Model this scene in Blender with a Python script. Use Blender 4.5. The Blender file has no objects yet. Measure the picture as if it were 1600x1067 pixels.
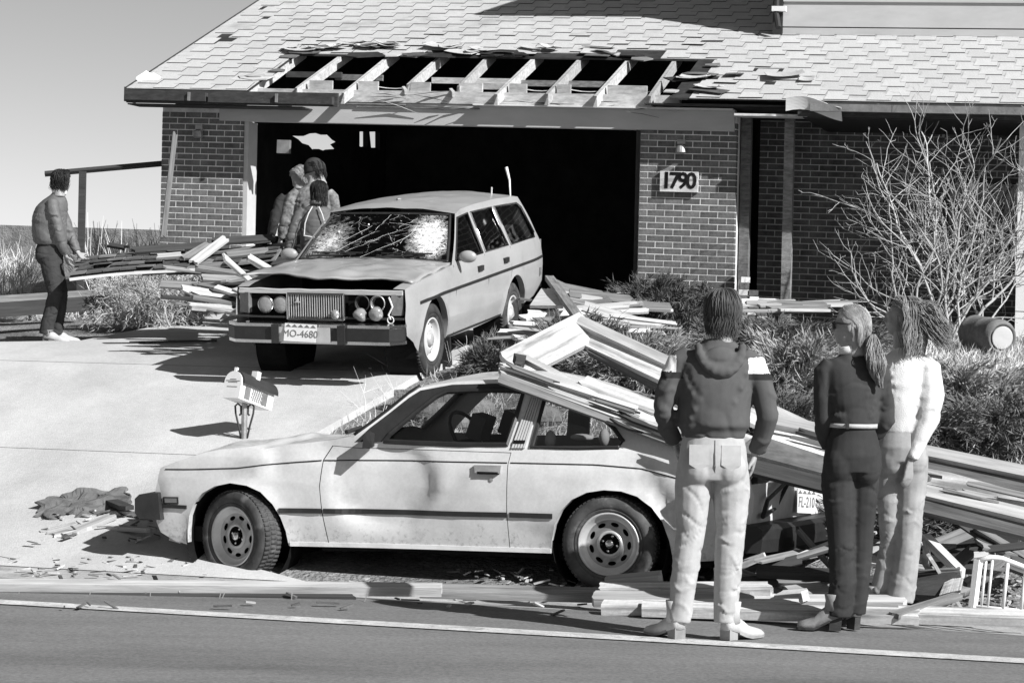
import bpy, bmesh, math, random
import numpy as np
from mathutils import Vector, Matrix, noise
from mathutils.geometry import tessellate_polygon
random.seed(7); RNG = np.random.default_rng(11)
SC = bpy.context.scene; COL = SC.collection
R = math.radians; PI = math.pi
# ------------------------------------------------------------------ camera, sky, sun, exposure
FOC = 3700.0                                   # focal length measured in pixels of a 1600 px wide picture
EYE = Vector((0, 0, 1.62)); PITCH = math.atan(33.5/FOC); ROLL = 0.022
fwd = Vector((0, math.cos(PITCH), -math.sin(PITCH))); r0 = Vector((1, 0, 0)); u0 = r0.cross(fwd)
cright = r0*math.cos(ROLL)+u0*math.sin(ROLL); cup = u0*math.cos(ROLL)-r0*math.sin(ROLL)
cam = bpy.data.cameras.new('camera'); cam_o = bpy.data.objects.new('camera', cam); COL.objects.link(cam_o)
cam.sensor_width = 36; cam.lens = FOC/1600*36; cam.clip_end = 2000; cam.clip_start = .1
mm = Matrix((cright, cup, -fwd)).transposed().to_4x4(); mm.translation = EYE; cam_o.matrix_world = mm
SC.camera = cam_o
SUN_EL = R(35); SUN_AZ = math.atan2(.756, -.654)
wd = bpy.data.worlds.new('World'); SC.world = wd; wd.use_nodes = True
nt = wd.node_tree; nt.nodes.clear()
sky = nt.nodes.new('ShaderNodeTexSky'); sky.sky_type = 'NISHITA'; sky.sun_disc = False
sky.sun_elevation = SUN_EL; sky.sun_rotation = SUN_AZ; sky.dust_density = .4; sky.air_density = 1.0; sky.ozone_density = 1.0
bw = nt.nodes.new('ShaderNodeSeparateColor'); bg = nt.nodes.new('ShaderNodeBackground'); bg.inputs[1].default_value = .072
wo = nt.nodes.new('ShaderNodeOutputWorld')
nt.links.new(sky.outputs[0], bw.inputs[0]); nt.links.new(bw.outputs[0], bg.inputs[0]); nt.links.new(bg.outputs[0], wo.inputs[0])
sl = bpy.data.lights.new('sun', 'SUN'); sl.energy = 5.0; sl.angle = R(.5); sl.color = (1, 1, 1)
so = bpy.data.objects.new('sun', sl); COL.objects.link(so)
SUND = Vector((math.sin(SUN_AZ)*math.cos(SUN_EL), math.cos(SUN_AZ)*math.cos(SUN_EL), math.sin(SUN_EL)))
so.rotation_euler = SUND.to_track_quat('Z', 'Y').to_euler(); so.location = (8, -6, 12)
vs = SC.view_settings; vs.view_transform = 'Standard'; vs.look = 'None'; vs.exposure = .65; vs.gamma = 1; vs.use_curve_mapping = False
# ------------------------------------------------------------------ measuring helpers
def ray(px, py):
    return fwd + cright*((px-800)/FOC) + cup*((533.5-py)/FOC)
def P(px, py, Y):                                # the place seen at (px, py) at distance Y
    d = ray(px, py); return EYE + d*(Y/d.y)
ANG = R(16)                                      # street, house and both cars share this direction
U = Vector((math.cos(ANG), -math.sin(ANG), 0)); N = Vector((math.sin(ANG), math.cos(ANG), 0)); Z = Vector((0, 0, 1))
def wv(p): return (p.x*U.x+p.y*U.y, p.x*N.x+p.y*N.y)
def xy(w, v): return Vector((U.x*w+N.x*v, U.y*w+N.y*v, 0))
HV = [(-80, -.3), (5, -.02), (11, 0), (12.95, -.01), (13.55, -.08), (14.2, -.07), (14.9, .03), (17.5, .58), (20.3, 1.13), (22.9, 1.34), (26.2, 1.60), (30, 1.64), (42, 2.45), (46, 2.5), (60, 1.2), (500, 1.0)]
def hv(v):
    for (a, za), (b, zb) in zip(HV, HV[1:]):
        if v <= b:
            t = max(0, (v-a)/(b-a)); return za+(zb-za)*t
    return HV[-1][1]
def gz(p):
    return hv(wv(p)[1])
def G(px, py, dz=0):                             # the place on the ground seen at (px, py)
    lo, hi = 9.0, 9.0
    Y = 9.0
    while Y < 80:
        q = P(px, py, Y)
        if q.z <= gz(q)+dz: break
        Y += .05
    q = P(px, py, Y); return Vector((q.x, q.y, gz(q)+dz))
# ------------------------------------------------------------------ materials
def mat(name, col, rough=.8, amt=.15, scale=6, bump=.1, bscale=40, spec=.3, coat=0, metal=0, stretch=(1, 1, 1), col2=None, det=4, bdist=.01, spots=None, speck=None):
    m = bpy.data.materials.new(name); m.use_nodes = True; t = m.node_tree; b = t.nodes['Principled BSDF']
    b.inputs['Roughness'].default_value = rough; b.inputs['Specular IOR Level'].default_value = spec
    b.inputs['Coat Weight'].default_value = coat; b.inputs['Coat Roughness'].default_value = .08; b.inputs['Metallic'].default_value = metal
    tc = t.nodes.new('ShaderNodeTexCoord'); mp = t.nodes.new('ShaderNodeMapping'); mp.inputs['Scale'].default_value = stretch
    t.links.new(tc.outputs['Object'], mp.inputs[0])
    n = t.nodes.new('ShaderNodeTexNoise'); n.inputs['Scale'].default_value = scale; n.inputs['Detail'].default_value = det; n.inputs['Roughness'].default_value = .65
    t.links.new(mp.outputs[0], n.inputs[0])
    rp = t.nodes.new('ShaderNodeValToRGB'); rp.color_ramp.elements[0].position = .3; rp.color_ramp.elements[1].position = .7
    lo = col*(1-amt) if col2 is None else col2; hi = min(.95, col*(1+amt)) if col2 is None else col
    rp.color_ramp.elements[0].color = (lo, lo, lo, 1); rp.color_ramp.elements[1].color = (hi, hi, hi, 1)
    t.links.new(n.outputs[0], rp.inputs[0]); last = rp.outputs[0]
    oi = t.nodes.new('ShaderNodeObjectInfo'); mr = t.nodes.new('ShaderNodeMapRange'); mr.inputs[3].default_value = 1-amt*.6; mr.inputs[4].default_value = 1+amt*.6
    t.links.new(oi.outputs['Random'], mr.inputs[0])
    mx = t.nodes.new('ShaderNodeMixRGB'); mx.blend_type = 'MULTIPLY'; mx.inputs[0].default_value = 1
    t.links.new(last, mx.inputs[1]); t.links.new(mr.outputs[0], mx.inputs[2]); last = mx.outputs[0]
    if spots:                                      # dark stains with a shape of their own
        sc_, th, dk = spots
        n3 = t.nodes.new('ShaderNodeTexNoise'); n3.inputs['Scale'].default_value = sc_; n3.inputs['Detail'].default_value = 6
        t.links.new(mp.outputs[0], n3.inputs[0]); r3 = t.nodes.new('ShaderNodeValToRGB')
        r3.color_ramp.elements[0].position = th; r3.color_ramp.elements[1].position = th+.12
        r3.color_ramp.elements[0].color = (1, 1, 1, 1); r3.color_ramp.elements[1].color = (dk, dk, dk, 1)
        t.links.new(n3.outputs[0], r3.inputs[0]); m3 = t.nodes.new('ShaderNodeMixRGB'); m3.blend_type = 'MULTIPLY'; m3.inputs[0].default_value = 1
        t.links.new(last, m3.inputs[1]); t.links.new(r3.outputs[0], m3.inputs[2]); last = m3.outputs[0]
    if speck:                                      # grit and grain
        n5 = t.nodes.new('ShaderNodeTexNoise'); n5.inputs['Scale'].default_value = speck[0]; n5.inputs['Detail'].default_value = 3; n5.inputs['Roughness'].default_value = .8
        t.links.new(tc.outputs['Object'], n5.inputs[0]); r5 = t.nodes.new('ShaderNodeMapRange'); r5.inputs[1].default_value = .3; r5.inputs[2].default_value = .7; r5.inputs[3].default_value = 1-speck[1]; r5.inputs[4].default_value = 1+speck[1]
        t.links.new(n5.outputs[0], r5.inputs[0]); m5 = t.nodes.new('ShaderNodeMixRGB'); m5.blend_type = 'MULTIPLY'; m5.inputs[0].default_value = 1
        t.links.new(last, m5.inputs[1]); t.links.new(r5.outputs[0], m5.inputs[2]); last = m5.outputs[0]
    t.links.new(last, b.inputs['Base Color'])
    if bump:
        n2 = t.nodes.new('ShaderNodeTexNoise'); n2.inputs['Scale'].default_value = bscale; n2.inputs['Detail'].default_value = 5
        t.links.new(mp.outputs[0], n2.inputs[0]); bp = t.nodes.new('ShaderNodeBump'); bp.inputs['Strength'].default_value = bump; bp.inputs['Distance'].default_value = bdist
        t.links.new(n2.outputs[0], bp.inputs['Height']); t.links.new(bp.outputs[0], b.inputs['Normal'])
    return m
def glass(name, tint=.55, refl=.5, crack=False):
    m = bpy.data.materials.new(name); m.use_nodes = True; t = m.node_tree; t.nodes.clear()
    o = t.nodes.new('ShaderNodeOutputMaterial'); tr = t.nodes.new('ShaderNodeBsdfTransparent'); tr.inputs[0].default_value = (tint,)*3+(1,)
    gl = t.nodes.new('ShaderNodeBsdfGlossy'); gl.inputs['Roughness'].default_value = .03; gl.inputs[0].default_value = (refl,)*3+(1,)
    lw = t.nodes.new('ShaderNodeLayerWeight'); lw.inputs[0].default_value = .5; pw = t.nodes.new('ShaderNodeMath'); pw.operation = 'POWER'; pw.inputs[1].default_value = 5; fr = t.nodes.new('ShaderNodeMath'); fr.operation = 'MULTIPLY_ADD'; fr.inputs[1].default_value = .88; fr.inputs[2].default_value = .09
    t.links.new(lw.outputs['Facing'], pw.inputs[0]); t.links.new(pw.outputs[0], fr.inputs[0])
    mx = t.nodes.new('ShaderNodeMixShader'); t.links.new(fr.outputs[0], mx.inputs[0]); t.links.new(tr.outputs[0], mx.inputs[1]); t.links.new(gl.outputs[0], mx.inputs[2])
    if not crack:
        t.links.new(mx.outputs[0], o.inputs[0]); return m
    # crazed safety glass: white fracture lines, dense where the pane was struck
    tc = t.nodes.new('ShaderNodeTexCoord'); df = t.nodes.new('ShaderNodeBsdfDiffuse'); df.inputs[0].default_value = (.8, .8, .8, 1)
    sp = t.nodes.new('ShaderNodeSeparateXYZ'); t.links.new(tc.outputs['UV'], sp.inputs[0])
    def math_(op, a, b=None):
        k = t.nodes.new('ShaderNodeMath'); k.operation = op
        for i, q in enumerate((a, b)):
            if q is None: continue
            if hasattr(q, 'links'): t.links.new(q, k.inputs[i])
            else: k.inputs[i].default_value = q
        return k.outputs[0]
    def blob(cx, cy, sx, sy):
        dx = math_('MULTIPLY', math_('SUBTRACT', sp.outputs[0], cx), 1/sx); dy = math_('MULTIPLY', math_('SUBTRACT', sp.outputs[1], cy), 1/sy)
        return math_('MAXIMUM', math_('SUBTRACT', 1.0, math_('SQRT', math_('ADD', math_('MULTIPLY', dx, dx), math_('MULTIPLY', dy, dy)))), 0.0)
    hit = math_('ADD', blob(.86, .5, .19, .62), math_('MULTIPLY', blob(.12, .35, .20, .6), .55))
    def cells(scale, th, sy=.45):
        mp = t.nodes.new('ShaderNodeMapping'); mp.inputs['Scale'].default_value = (scale, scale*sy, 1)
        nz = t.nodes.new('ShaderNodeTexNoise'); nz.inputs['Scale'].default_value = 7; mxv = t.nodes.new('ShaderNodeMixRGB'); mxv.inputs[0].default_value = .12
        t.links.new(tc.outputs['UV'], nz.inputs[0]); t.links.new(tc.outputs['UV'], mxv.inputs[1]); t.links.new(nz.outputs[1], mxv.inputs[2]); t.links.new(mxv.outputs[0], mp.inputs[0])
        v = t.nodes.new('ShaderNodeTexVoronoi'); v.feature = 'DISTANCE_TO_EDGE'; v.inputs['Scale'].default_value = 1
        t.links.new(mp.outputs[0], v.inputs['Vector'])
        return math_('LESS_THAN', v.outputs['Distance'], th)
    n1 = t.nodes.new('ShaderNodeTexNoise'); n1.inputs['Scale'].default_value = 16; n1.inputs['Detail'].default_value = 6; t.links.new(tc.outputs['UV'], n1.inputs[0])
    def ramp(off, gain, amp):                       # soft edge, broken by noise
        v = math_('MULTIPLY', math_('SUBTRACT', math_('ADD', hit, math_('MULTIPLY', math_('SUBTRACT', n1.outputs[0], .5), amp)), off), gain); return math_('MINIMUM', math_('MAXIMUM', v, 0.0), 1.0)
    fine = math_('MULTIPLY', math_('MAXIMUM', cells(85, .09), math_('MULTIPLY', cells(34, .10), .8)), ramp(.06, 2.2, .7))
    core = math_('MULTIPLY', ramp(.36, 2.4, 1.2), .55)
    n4 = t.nodes.new('ShaderNodeTexNoise'); n4.inputs['Scale'].default_value = 5; t.links.new(tc.outputs['UV'], n4.inputs[0])
    long_ = math_('MULTIPLY', cells(7, .0035, .6), math_('GREATER_THAN', n4.outputs[0], .5))
    mk = math_('MULTIPLY', math_('MINIMUM', math_('ADD', math_('ADD', math_('MULTIPLY', fine, .7), core), math_('MULTIPLY', long_, .6)), 1.0), .8)
    m2 = t.nodes.new('ShaderNodeMixShader'); t.links.new(mk, m2.inputs[0]); t.links.new(mx.outputs[0], m2.inputs[1]); t.links.new(df.outputs[0], m2.inputs[2])
    t.links.new(m2.outputs[0], o.inputs[0]); return m
M = {}
M['asphalt'] = mat('asphalt', .185, .9, .20, 1.1, .6, 160, .2, bdist=.008, spots=(.9, .60, .80), det=10, stretch=(.35, 1.6, 1), speck=(45, .28))
M['paint_line'] = mat('road_paint', .40, .8, .35, 6, .2, 120, det=8, speck=(50, .3), spots=(9, .58, .55))
M['concrete'] = mat('concrete', .42, .9, .16, 1.3, .35, 90, .2, spots=(.8, .60, .78), det=9, stretch=(1, .45, 1), speck=(28, .10))
M['gutter'] = mat('gutter_concrete', .34, .9, .35, 2.5, .3, 90, .2, speck=(40, .2), spots=(2, .55, .6))
M['dirt'] = mat('dirt', .17, .95, .55, 1.6, .8, 30, .1, bdist=.05, det=9, speck=(26, .4))
M['brick'] = mat('brick_clay', .115, .9, .42, 5, .35, 120, .2, speck=(60, .25))
M['mortar'] = mat('mortar', .60, .95, .3, 3, .4, 150, .1, speck=(60, .12))
M['shingle'] = mat('shingle_granules', .46, .95, .11, 2, .5, 260, .1, det=8, speck=(70, .18), spots=(1.4, .60, .72))
M['shingle_edge'] = mat('felt_edge_shade', .03, .9, .3, 20, .3, 90, .1)
M['felt'] = mat('roof_felt', .030, .95, .4, 5, .5, 100, .1)
M['shingle_dark'] = mat('dark_shingle', .11, .95, .35, 8, .5, 200, .1)
M['wood'] = mat('pine_lumber', .38, .8, .35, 5, .25, 30, .2, stretch=(.35, 5, 5), det=7)
M['wood_white'] = mat('painted_board', .52, .7, .25, 4, .2, 30, .25, stretch=(.4, 4, 4), spots=(3, .54, .42), speck=(40, .12))
M['wood_old'] = mat('weathered_wood', .17, .85, .5, 6, .3, 30, .2, stretch=(.35, 6, 6), det=7)
M['wood_dark'] = mat('dark_stained_wood', .045, .8, .3, 6, .3, 30, .2, stretch=(.35, 6, 6))
M['fascia'] = mat('dark_fascia_paint', .05, .7, .4, 5, .2, 30, .25, stretch=(.4, 5, 5), spots=(7, .66, 3.0))
M['black'] = mat('flat_black', .012, .95, .4, 4, .2, 20, .05)  # flat black for bays, wells, gaps, interiors and lettering
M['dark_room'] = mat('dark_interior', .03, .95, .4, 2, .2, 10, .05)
M['siding'] = mat('painted_siding', .42, .75, .08, 2, .08, 60, .2, stretch=(.4, 3, 3))
M['siding_white'] = mat('white_siding', .70, .75, .08, 2, .08, 60, .2)
M['trim_dark'] = mat('dark_trim', .03, .6, .2, 6, .1, 50, .3)
M['white_metal'] = mat('white_enamel', .72, .45, .07, 8, .05, 60, .4)
M['galv'] = mat('galvanised_metal', .35, .45, .25, 9, .1, 60, .5, metal=.6)
M['chrome'] = mat('chrome', .62, .18, .06, 3, .03, 40, .5, metal=1)
M['rubber'] = mat('tyre_rubber', .05, .75, .5, 5, .25, 60, .25, spots=(9, .58, 2.2))
M['black_plastic'] = mat('black_plastic', .02, .5, .3, 8, .1, 60, .4)
M['rim_steel'] = mat('rim_steel', .50, .35, .15, 8, .05, 60, .5, metal=.3)
M['coupe_paint'] = mat('white_car_paint', .54, .36, .14, 1.6, .05, 300, .4, coat=.35, spots=(2.3, .56, .70), det=9, speck=(50, .07))
def lower_spots(m):                                    # greys the paint in spots, denser towards the bottom
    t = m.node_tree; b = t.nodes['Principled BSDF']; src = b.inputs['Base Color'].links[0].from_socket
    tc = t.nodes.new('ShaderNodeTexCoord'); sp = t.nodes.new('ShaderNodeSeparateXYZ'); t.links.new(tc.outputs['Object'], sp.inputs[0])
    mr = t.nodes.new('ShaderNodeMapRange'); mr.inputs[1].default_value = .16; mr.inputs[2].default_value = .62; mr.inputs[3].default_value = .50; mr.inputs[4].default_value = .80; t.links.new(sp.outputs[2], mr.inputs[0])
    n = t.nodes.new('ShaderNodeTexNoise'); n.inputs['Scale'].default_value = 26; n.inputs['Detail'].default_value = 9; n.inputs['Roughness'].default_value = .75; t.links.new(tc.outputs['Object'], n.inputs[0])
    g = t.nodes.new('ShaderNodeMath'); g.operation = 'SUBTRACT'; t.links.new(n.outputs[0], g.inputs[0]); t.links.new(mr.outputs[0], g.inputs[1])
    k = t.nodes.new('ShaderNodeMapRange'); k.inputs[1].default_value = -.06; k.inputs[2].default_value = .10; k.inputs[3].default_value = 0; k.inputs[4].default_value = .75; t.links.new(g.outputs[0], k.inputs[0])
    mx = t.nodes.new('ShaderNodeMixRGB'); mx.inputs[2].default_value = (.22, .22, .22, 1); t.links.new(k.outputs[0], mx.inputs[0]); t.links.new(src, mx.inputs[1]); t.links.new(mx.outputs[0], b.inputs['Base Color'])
lower_spots(M['coupe_paint'])
M['wagon_paint'] = mat('pale_car_paint', .31, .36, .10, 1.8, .05, 300, .4, coat=.3, spots=(2.6, .60, .78), det=8, speck=(50, .06))
M['lens'] = mat('lamp_lens', .22, .12, .15, 30, .3, 60, .6)
M['lens_dark'] = mat('dark_lens', .14, .2, .2, 20, .1, 60, .5)
M['plate'] = mat('plate_enamel', .62, .5, .06, 10, .05, 60)
M['plate_text'] = mat('plate_lettering', .13, .6, .1, 10, 0)
M['stone'] = mat('stone', .22, .9, .35, 6, .6, 30, .15, bdist=.03)
M['clay'] = mat('grey_drum', .16, .7, .35, 6, .3, 50, .25)
M['bark'] = mat('pale_bark', .36, .85, .25, 14, .3, 60, .2)
M['twig'] = mat('dry_twig', .40, .9, .3, 9, 0, 60, .15)
M['bush_straw'] = mat('dead_bush_leaf', .33, .9, .5, 5, 0, 60, .15)
M['straw'] = mat('dry_straw', .58, .9, .3, 3, 0, 60, .15)
M['juniper'] = mat('juniper_needles', .13, .75, .45, 2.5, 0, 60, .25)
M['juniper_pale'] = mat('winter_juniper_needles', .25, .75, .4, 2.5, 0, 60, .25)
M['skin'] = mat('skin', .28, .55, .08, 20, .1, 150, .35)
M['hair_brown'] = mat('brown_hair', .085, .5, .4, 14, 0, 60, .5)
M['hair_fair'] = mat('fair_hair', .27, .45, .35, 14, 0, 60, .5)
M['hair_mid'] = mat('light_brown_hair', .20, .45, .4, 14, 0, 60, .5)
M['hair_dark'] = mat('dark_hair', .015, .55, .4, 14, 0, 60, .4)
M['denim_pale'] = mat('faded_denim', .38, .9, .16, 9, .3, 320, .1, spots=(4, .62, .82), bdist=.004)
M['denim'] = mat('denim', .27, .9, .2, 9, .3, 320, .1, bdist=.004)
M['cloth_dark'] = mat('dark_wool_cloth', .040, .95, .18, 7, .3, 320, .08, bdist=.004)
M['cloth_navy'] = mat('dark_brushed_cotton', .055, .95, .15, 7, .3, 320, .08, bdist=.004)
M['fleece'] = mat('grey_sweatshirt_fleece', .085, .97, .15, 7, .3, 260, .06, bdist=.004)
M['fleece_white'] = mat('white_stripe_cloth', .66, .95, .08, 7, .2, 260, .08)
M['fleece_black'] = mat('dark_stripe_cloth', .03, .95, .15, 7, .2, 260, .08)
M['knit_white'] = mat('white_knit', .60, .95, .07, 9, .5, 170, .08, bdist=.006)
M['nylon'] = mat('grey_nylon_jacket', .11, .6, .18, 7, .2, 120, .3)
M['cord'] = mat('grey_corduroy', .12, .95, .2, 7, .2, 120, .08)
M['leather'] = mat('tan_leather', .22, .5, .25, 9, .15, 120, .4)
M['leather_pale'] = mat('pale_suede', .42, .7, .2, 9, .15, 120, .3)
M['plaid'] = mat('plaid_wool', .16, .95, .6, 22, .2, 120, .08)
M['paper'] = mat('white_paper', .85, .8, .04, 5, .05, 60)
M['glass'] = glass('window_glass', .80, .7)
M['glass_dark'] = glass('tinted_glass', .35, .7)
M['glass_crack'] = glass('shattered_glass', .45, .6, True)
# ------------------------------------------------------------------ mesh helpers
class MB:
    def __init__(s): s.v = []; s.f = []; s.m = []; s.uv = {}
    def add(s, vs, fs, mi=0):
        k = len(s.v); s.v += [tuple(q) for q in vs]; s.f += [tuple(i+k for i in f) for f in fs]; s.m += [mi]*len(fs); return k
    def box(s, c, d, rot=None, mi=0):
        c = Vector(c); vs = []
        for x in (-.5, .5):
            for y in (-.5, .5):
                for z in (-.5, .5):
                    q = Vector((x*d[0], y*d[1], z*d[2])); q = rot @ q if rot else q; vs.append(c+q)
        s.add(vs, [(0, 1, 3, 2), (4, 6, 7, 5), (0, 4, 5, 1), (2, 3, 7, 6), (0, 2, 6, 4), (1, 5, 7, 3)], mi)
    def hexa(s, vs, mi=0):                           # 4 bottom corners then 4 top corners
        s.add(vs, [(3, 2, 1, 0), (4, 5, 6, 7), (0, 1, 5, 4), (1, 2, 6, 5), (2, 3, 7, 6), (3, 0, 4, 7)], mi)
    def tube(s, pts, rad, n=8, mi=0, flat=1.0, cap=True):
        pts = [Vector(p) for p in pts]
        if not hasattr(rad, '__len__'): rad = [rad]*len(pts)
        rings = []; ref = None
        for i, p in enumerate(pts):
            d = (pts[min(i+1, len(pts)-1)]-pts[max(i-1, 0)]).normalized()
            if ref is None: ref = Vector((1, 0, 0)) if abs(d.x) < .8 else Vector((0, 1, 0))
            b = d.cross(ref).normalized(); a = b.cross(d).normalized(); ref = a
            rings.append([p+(a*math.cos(2*PI*k/n)+b*math.sin(2*PI*k/n)*flat)*rad[i] for k in range(n)])
        s.loft(rings, mi, cap)
    def loft(s, rings, mi=0, cap=True):
        n = len(rings[0]); vs = [p for r_ in rings for p in r_]; fs = []
        for i in range(len(rings)-1):
            for k in range(n):
                k2 = (k+1) % n; fs.append((i*n+k, i*n+k2, (i+1)*n+k2, (i+1)*n+k))
        if cap: fs += [tuple(range(n))[::-1], tuple((len(rings)-1)*n+k for k in range(n))]
        s.add(vs, fs, mi)
    def lathe(s, prof, c, ax, n=32, mi=0):             # prof: (radius, offset along axis)
        ax = Vector(ax).normalized(); a = ax.orthogonal().normalized(); b = ax.cross(a); c = Vector(c)
        s.loft([[c+ax*h+(a*math.cos(2*PI*k/n)+b*math.sin(2*PI*k/n))*r_ for k in range(n)] for r_, h in prof], mi, False)
    def ball(s, c, r_, n=10, m_=7, mi=0, sc=(1, 1, 1)):
        c = Vector(c); rings = []
        for i in range(m_+1):
            t = PI*i/m_; q = max(math.sin(t), .02)
            rings.append([c+Vector((q*math.cos(2*PI*k/n)*sc[0], q*math.sin(2*PI*k/n)*sc[1], -math.cos(t)*sc[2]))*r_ for k in range(n)])
        s.loft(rings, mi)
    def patch(s, f, nu, nv, mi=0, uv=False):
        vs = [f(i/nu, j/nv) for j in range(nv+1) for i in range(nu+1)]
        fs = [(j*(nu+1)+i, j*(nu+1)+i+1, (j+1)*(nu+1)+i+1, (j+1)*(nu+1)+i) for j in range(nv) for i in range(nu)]
        k = s.add(vs, fs, mi)
        if uv:
            for j in range(nv+1):
                for i in range(nu+1): s.uv[k+j*(nu+1)+i] = (i/nu, j/nv)
    def prism(s, poly, f, d, mi=0, mi_side=None):       # poly 2d -> f(a,b) 3d, extruded by vector d
        tri = tessellate_polygon([[Vector((a, b, 0)) for a, b in poly]]); n = len(poly)
        A = [Vector(f(a, b)) for a, b in poly]; B = [q+Vector(d) for q in A]
        k = s.add(A+B, [], mi)
        fs = [tuple(k+i for i in t) for t in tri]+[tuple(k+n+i for i in t[::-1]) for t in tri]
        s.f += fs; s.m += [mi]*len(fs); fs = [(k+i, k+(i+1) % n, k+n+(i+1) % n, k+n+i) for i in range(n)]
        s.f += fs; s.m += [mi if mi_side is None else mi_side]*n
    def panel(s, loops, f, step=.05, mi=0, mirror=None):  # polygon with holes, cut into a fine mesh and bent by f(a,b)
        tri = tessellate_polygon([[Vector((a, b, 0)) for a, b in l] for l in loops]); pts = [q for l in loops for q in l]
        bm = bmesh.new(); V = [bm.verts.new((a, b, 0)) for a, b in pts]
        for t in tri:
            try: bm.faces.new([V[i] for i in t])
            except ValueError: pass
        for ax in (0, 1):
            lo = min(q[ax] for q in pts); hi = max(q[ax] for q in pts); n = max(1, int((hi-lo)/step))
            for i in range(1, n):
                co = Vector((0, 0, 0)); no = Vector((0, 0, 0)); co[ax] = lo+(hi-lo)*i/n; no[ax] = 1
                bmesh.ops.bisect_plane(bm, geom=bm.verts[:]+bm.edges[:]+bm.faces[:], dist=1e-6, plane_co=co, plane_no=no)
        bm.verts.ensure_lookup_table(); bm.verts.index_update()
        vs = [(v.co.x, v.co.y) for v in bm.verts]; fs = [tuple(v.index for v in q.verts) for q in bm.faces]; bm.free()
        s.add([f(a, b) for a, b in vs], fs, mi)
        if mirror: s.add([mirror(Vector(f(a, b))) for a, b in vs], [q[::-1] for q in fs], mi)
    def build(s, name, mats, parent=None, smooth=False, world=False, solid=0, merge=False):
        me = bpy.data.meshes.new(name)
        v = s.v
        if world and parent is not None:
            iv = chain(parent).inverted(); v = [iv @ Vector(q) for q in v]
        me.from_pydata([tuple(q) for q in v], [], s.f)
        mats = mats if isinstance(mats, (list, tuple)) else [mats]
        for m_ in mats: me.materials.append(M[m_] if isinstance(m_, str) else m_)
        if len(mats) > 1: me.polygons.foreach_set('material_index', s.m)
        if s.uv:
            ul = me.uv_layers.new(name='UV')
            for l in me.loops: ul.data[l.index].uv = s.uv.get(l.vertex_index, (0, 0))
        if smooth: me.polygons.foreach_set('use_smooth', [True]*len(me.polygons))
        me.update()
        o = bpy.data.objects.new(name, me); COL.objects.link(o)
        if parent is not None: o.parent = parent
        if solid:
            md = o.modifiers.new('solid', 'SOLIDIFY'); md.thickness = solid; md.offset = 0
        return o
def chain(o):
    m = o.matrix_basis.copy()
    while o.parent: o = o.parent; m = o.matrix_basis @ m
    return m
def tag(o, label=None, cat=None, group=None, kind=None):
    if label: o['label'] = label
    if cat: o['category'] = cat
    if group: o['group'] = group
    if kind: o['kind'] = kind
    return o
def empty(name, loc, label, cat, group=None, rot=(0, 0, 0)):
    o = bpy.data.objects.new(name, None); COL.objects.link(o); o.location = loc; o.rotation_euler = rot; o.empty_display_size = .1
    return tag(o, label, cat, group)
def struct(name, mb, m, parent=None, smooth=False):
    o = mb.build(name, m, parent, smooth)
    if parent is None: o['kind'] = 'structure'
    return o
def evald(o):
    dg = bpy.context.evaluated_depsgraph_get(); e = o.evaluated_get(dg); return bpy.data.meshes.new_from_object(e)
def remesh(mb, voxel, it=6, fn=None, name='m'):          # one continuous surface out of overlapping volumes
    o = mb.build('remesh_source', 'skin'); r_ = o.modifiers.new('r', 'REMESH'); r_.mode = 'VOXEL'; r_.voxel_size = voxel
    if it: q = o.modifiers.new('s', 'SMOOTH'); q.iterations = it; q.factor = .5
    me = evald(o); old = o.data; bpy.data.objects.remove(o); bpy.data.meshes.remove(old); me.materials.clear(); me.name = name
    if fn:
        n = len(me.vertices); co = np.empty(n*3); no = np.empty(n*3); me.vertices.foreach_get('co', co); me.vertices.foreach_get('normal', no)
        co = co.reshape(-1, 3); no = no.reshape(-1, 3); co = fn(co, no); me.vertices.foreach_set('co', co.ravel())
    me.polygons.foreach_set('use_smooth', [True]*len(me.polygons)); me.update(); return me
def link(me, name, mats, parent=None, mf=None):
    for m_ in (mats if isinstance(mats, (list, tuple)) else [mats]): me.materials.append(M[m_])
    if mf:
        n = len(me.polygons); c = np.empty(n*3); me.polygons.foreach_get('center', c); me.polygons.foreach_set('material_index', mf(c.reshape(-1, 3)).astype(np.int32))
    o = bpy.data.objects.new(name, me); COL.objects.link(o); o.parent = parent; return o
def fnoise(co, sc, seed=0.0):
    sc = np.array(sc, float); out = np.empty(len(co))
    for i, q in enumerate(co*sc): out[i] = noise.noise((q[0]+seed, q[1]+seed*1.7, q[2]-seed))
    return out
def lerp(a, b, t): return a+(b-a)*t
def interp(x, pts):
    return float(np.interp(x, [p[0] for p in pts], [p[1] for p in pts]))
def text_mesh(body, size, bold=.0):
    c = bpy.data.curves.new('lettering', 'FONT'); c.body = body; c.size = size; c.align_x = 'CENTER'; c.align_y = 'CENTER'; c.extrude = .0015; c.offset = bold; c.resolution_u = 3
    o = bpy.data.objects.new('lettering', c); COL.objects.link(o); me = evald(o); bpy.data.objects.remove(o); bpy.data.curves.remove(c); me.materials.clear(); return me
def put_text(body, size, m_, parent, mw, name='lettering', bold=0):
    me = text_mesh(body, size, bold); me.materials.append(M[m_]); me.transform(mw); o = bpy.data.objects.new(name, me); COL.objects.link(o); o.parent = parent; return o
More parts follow.
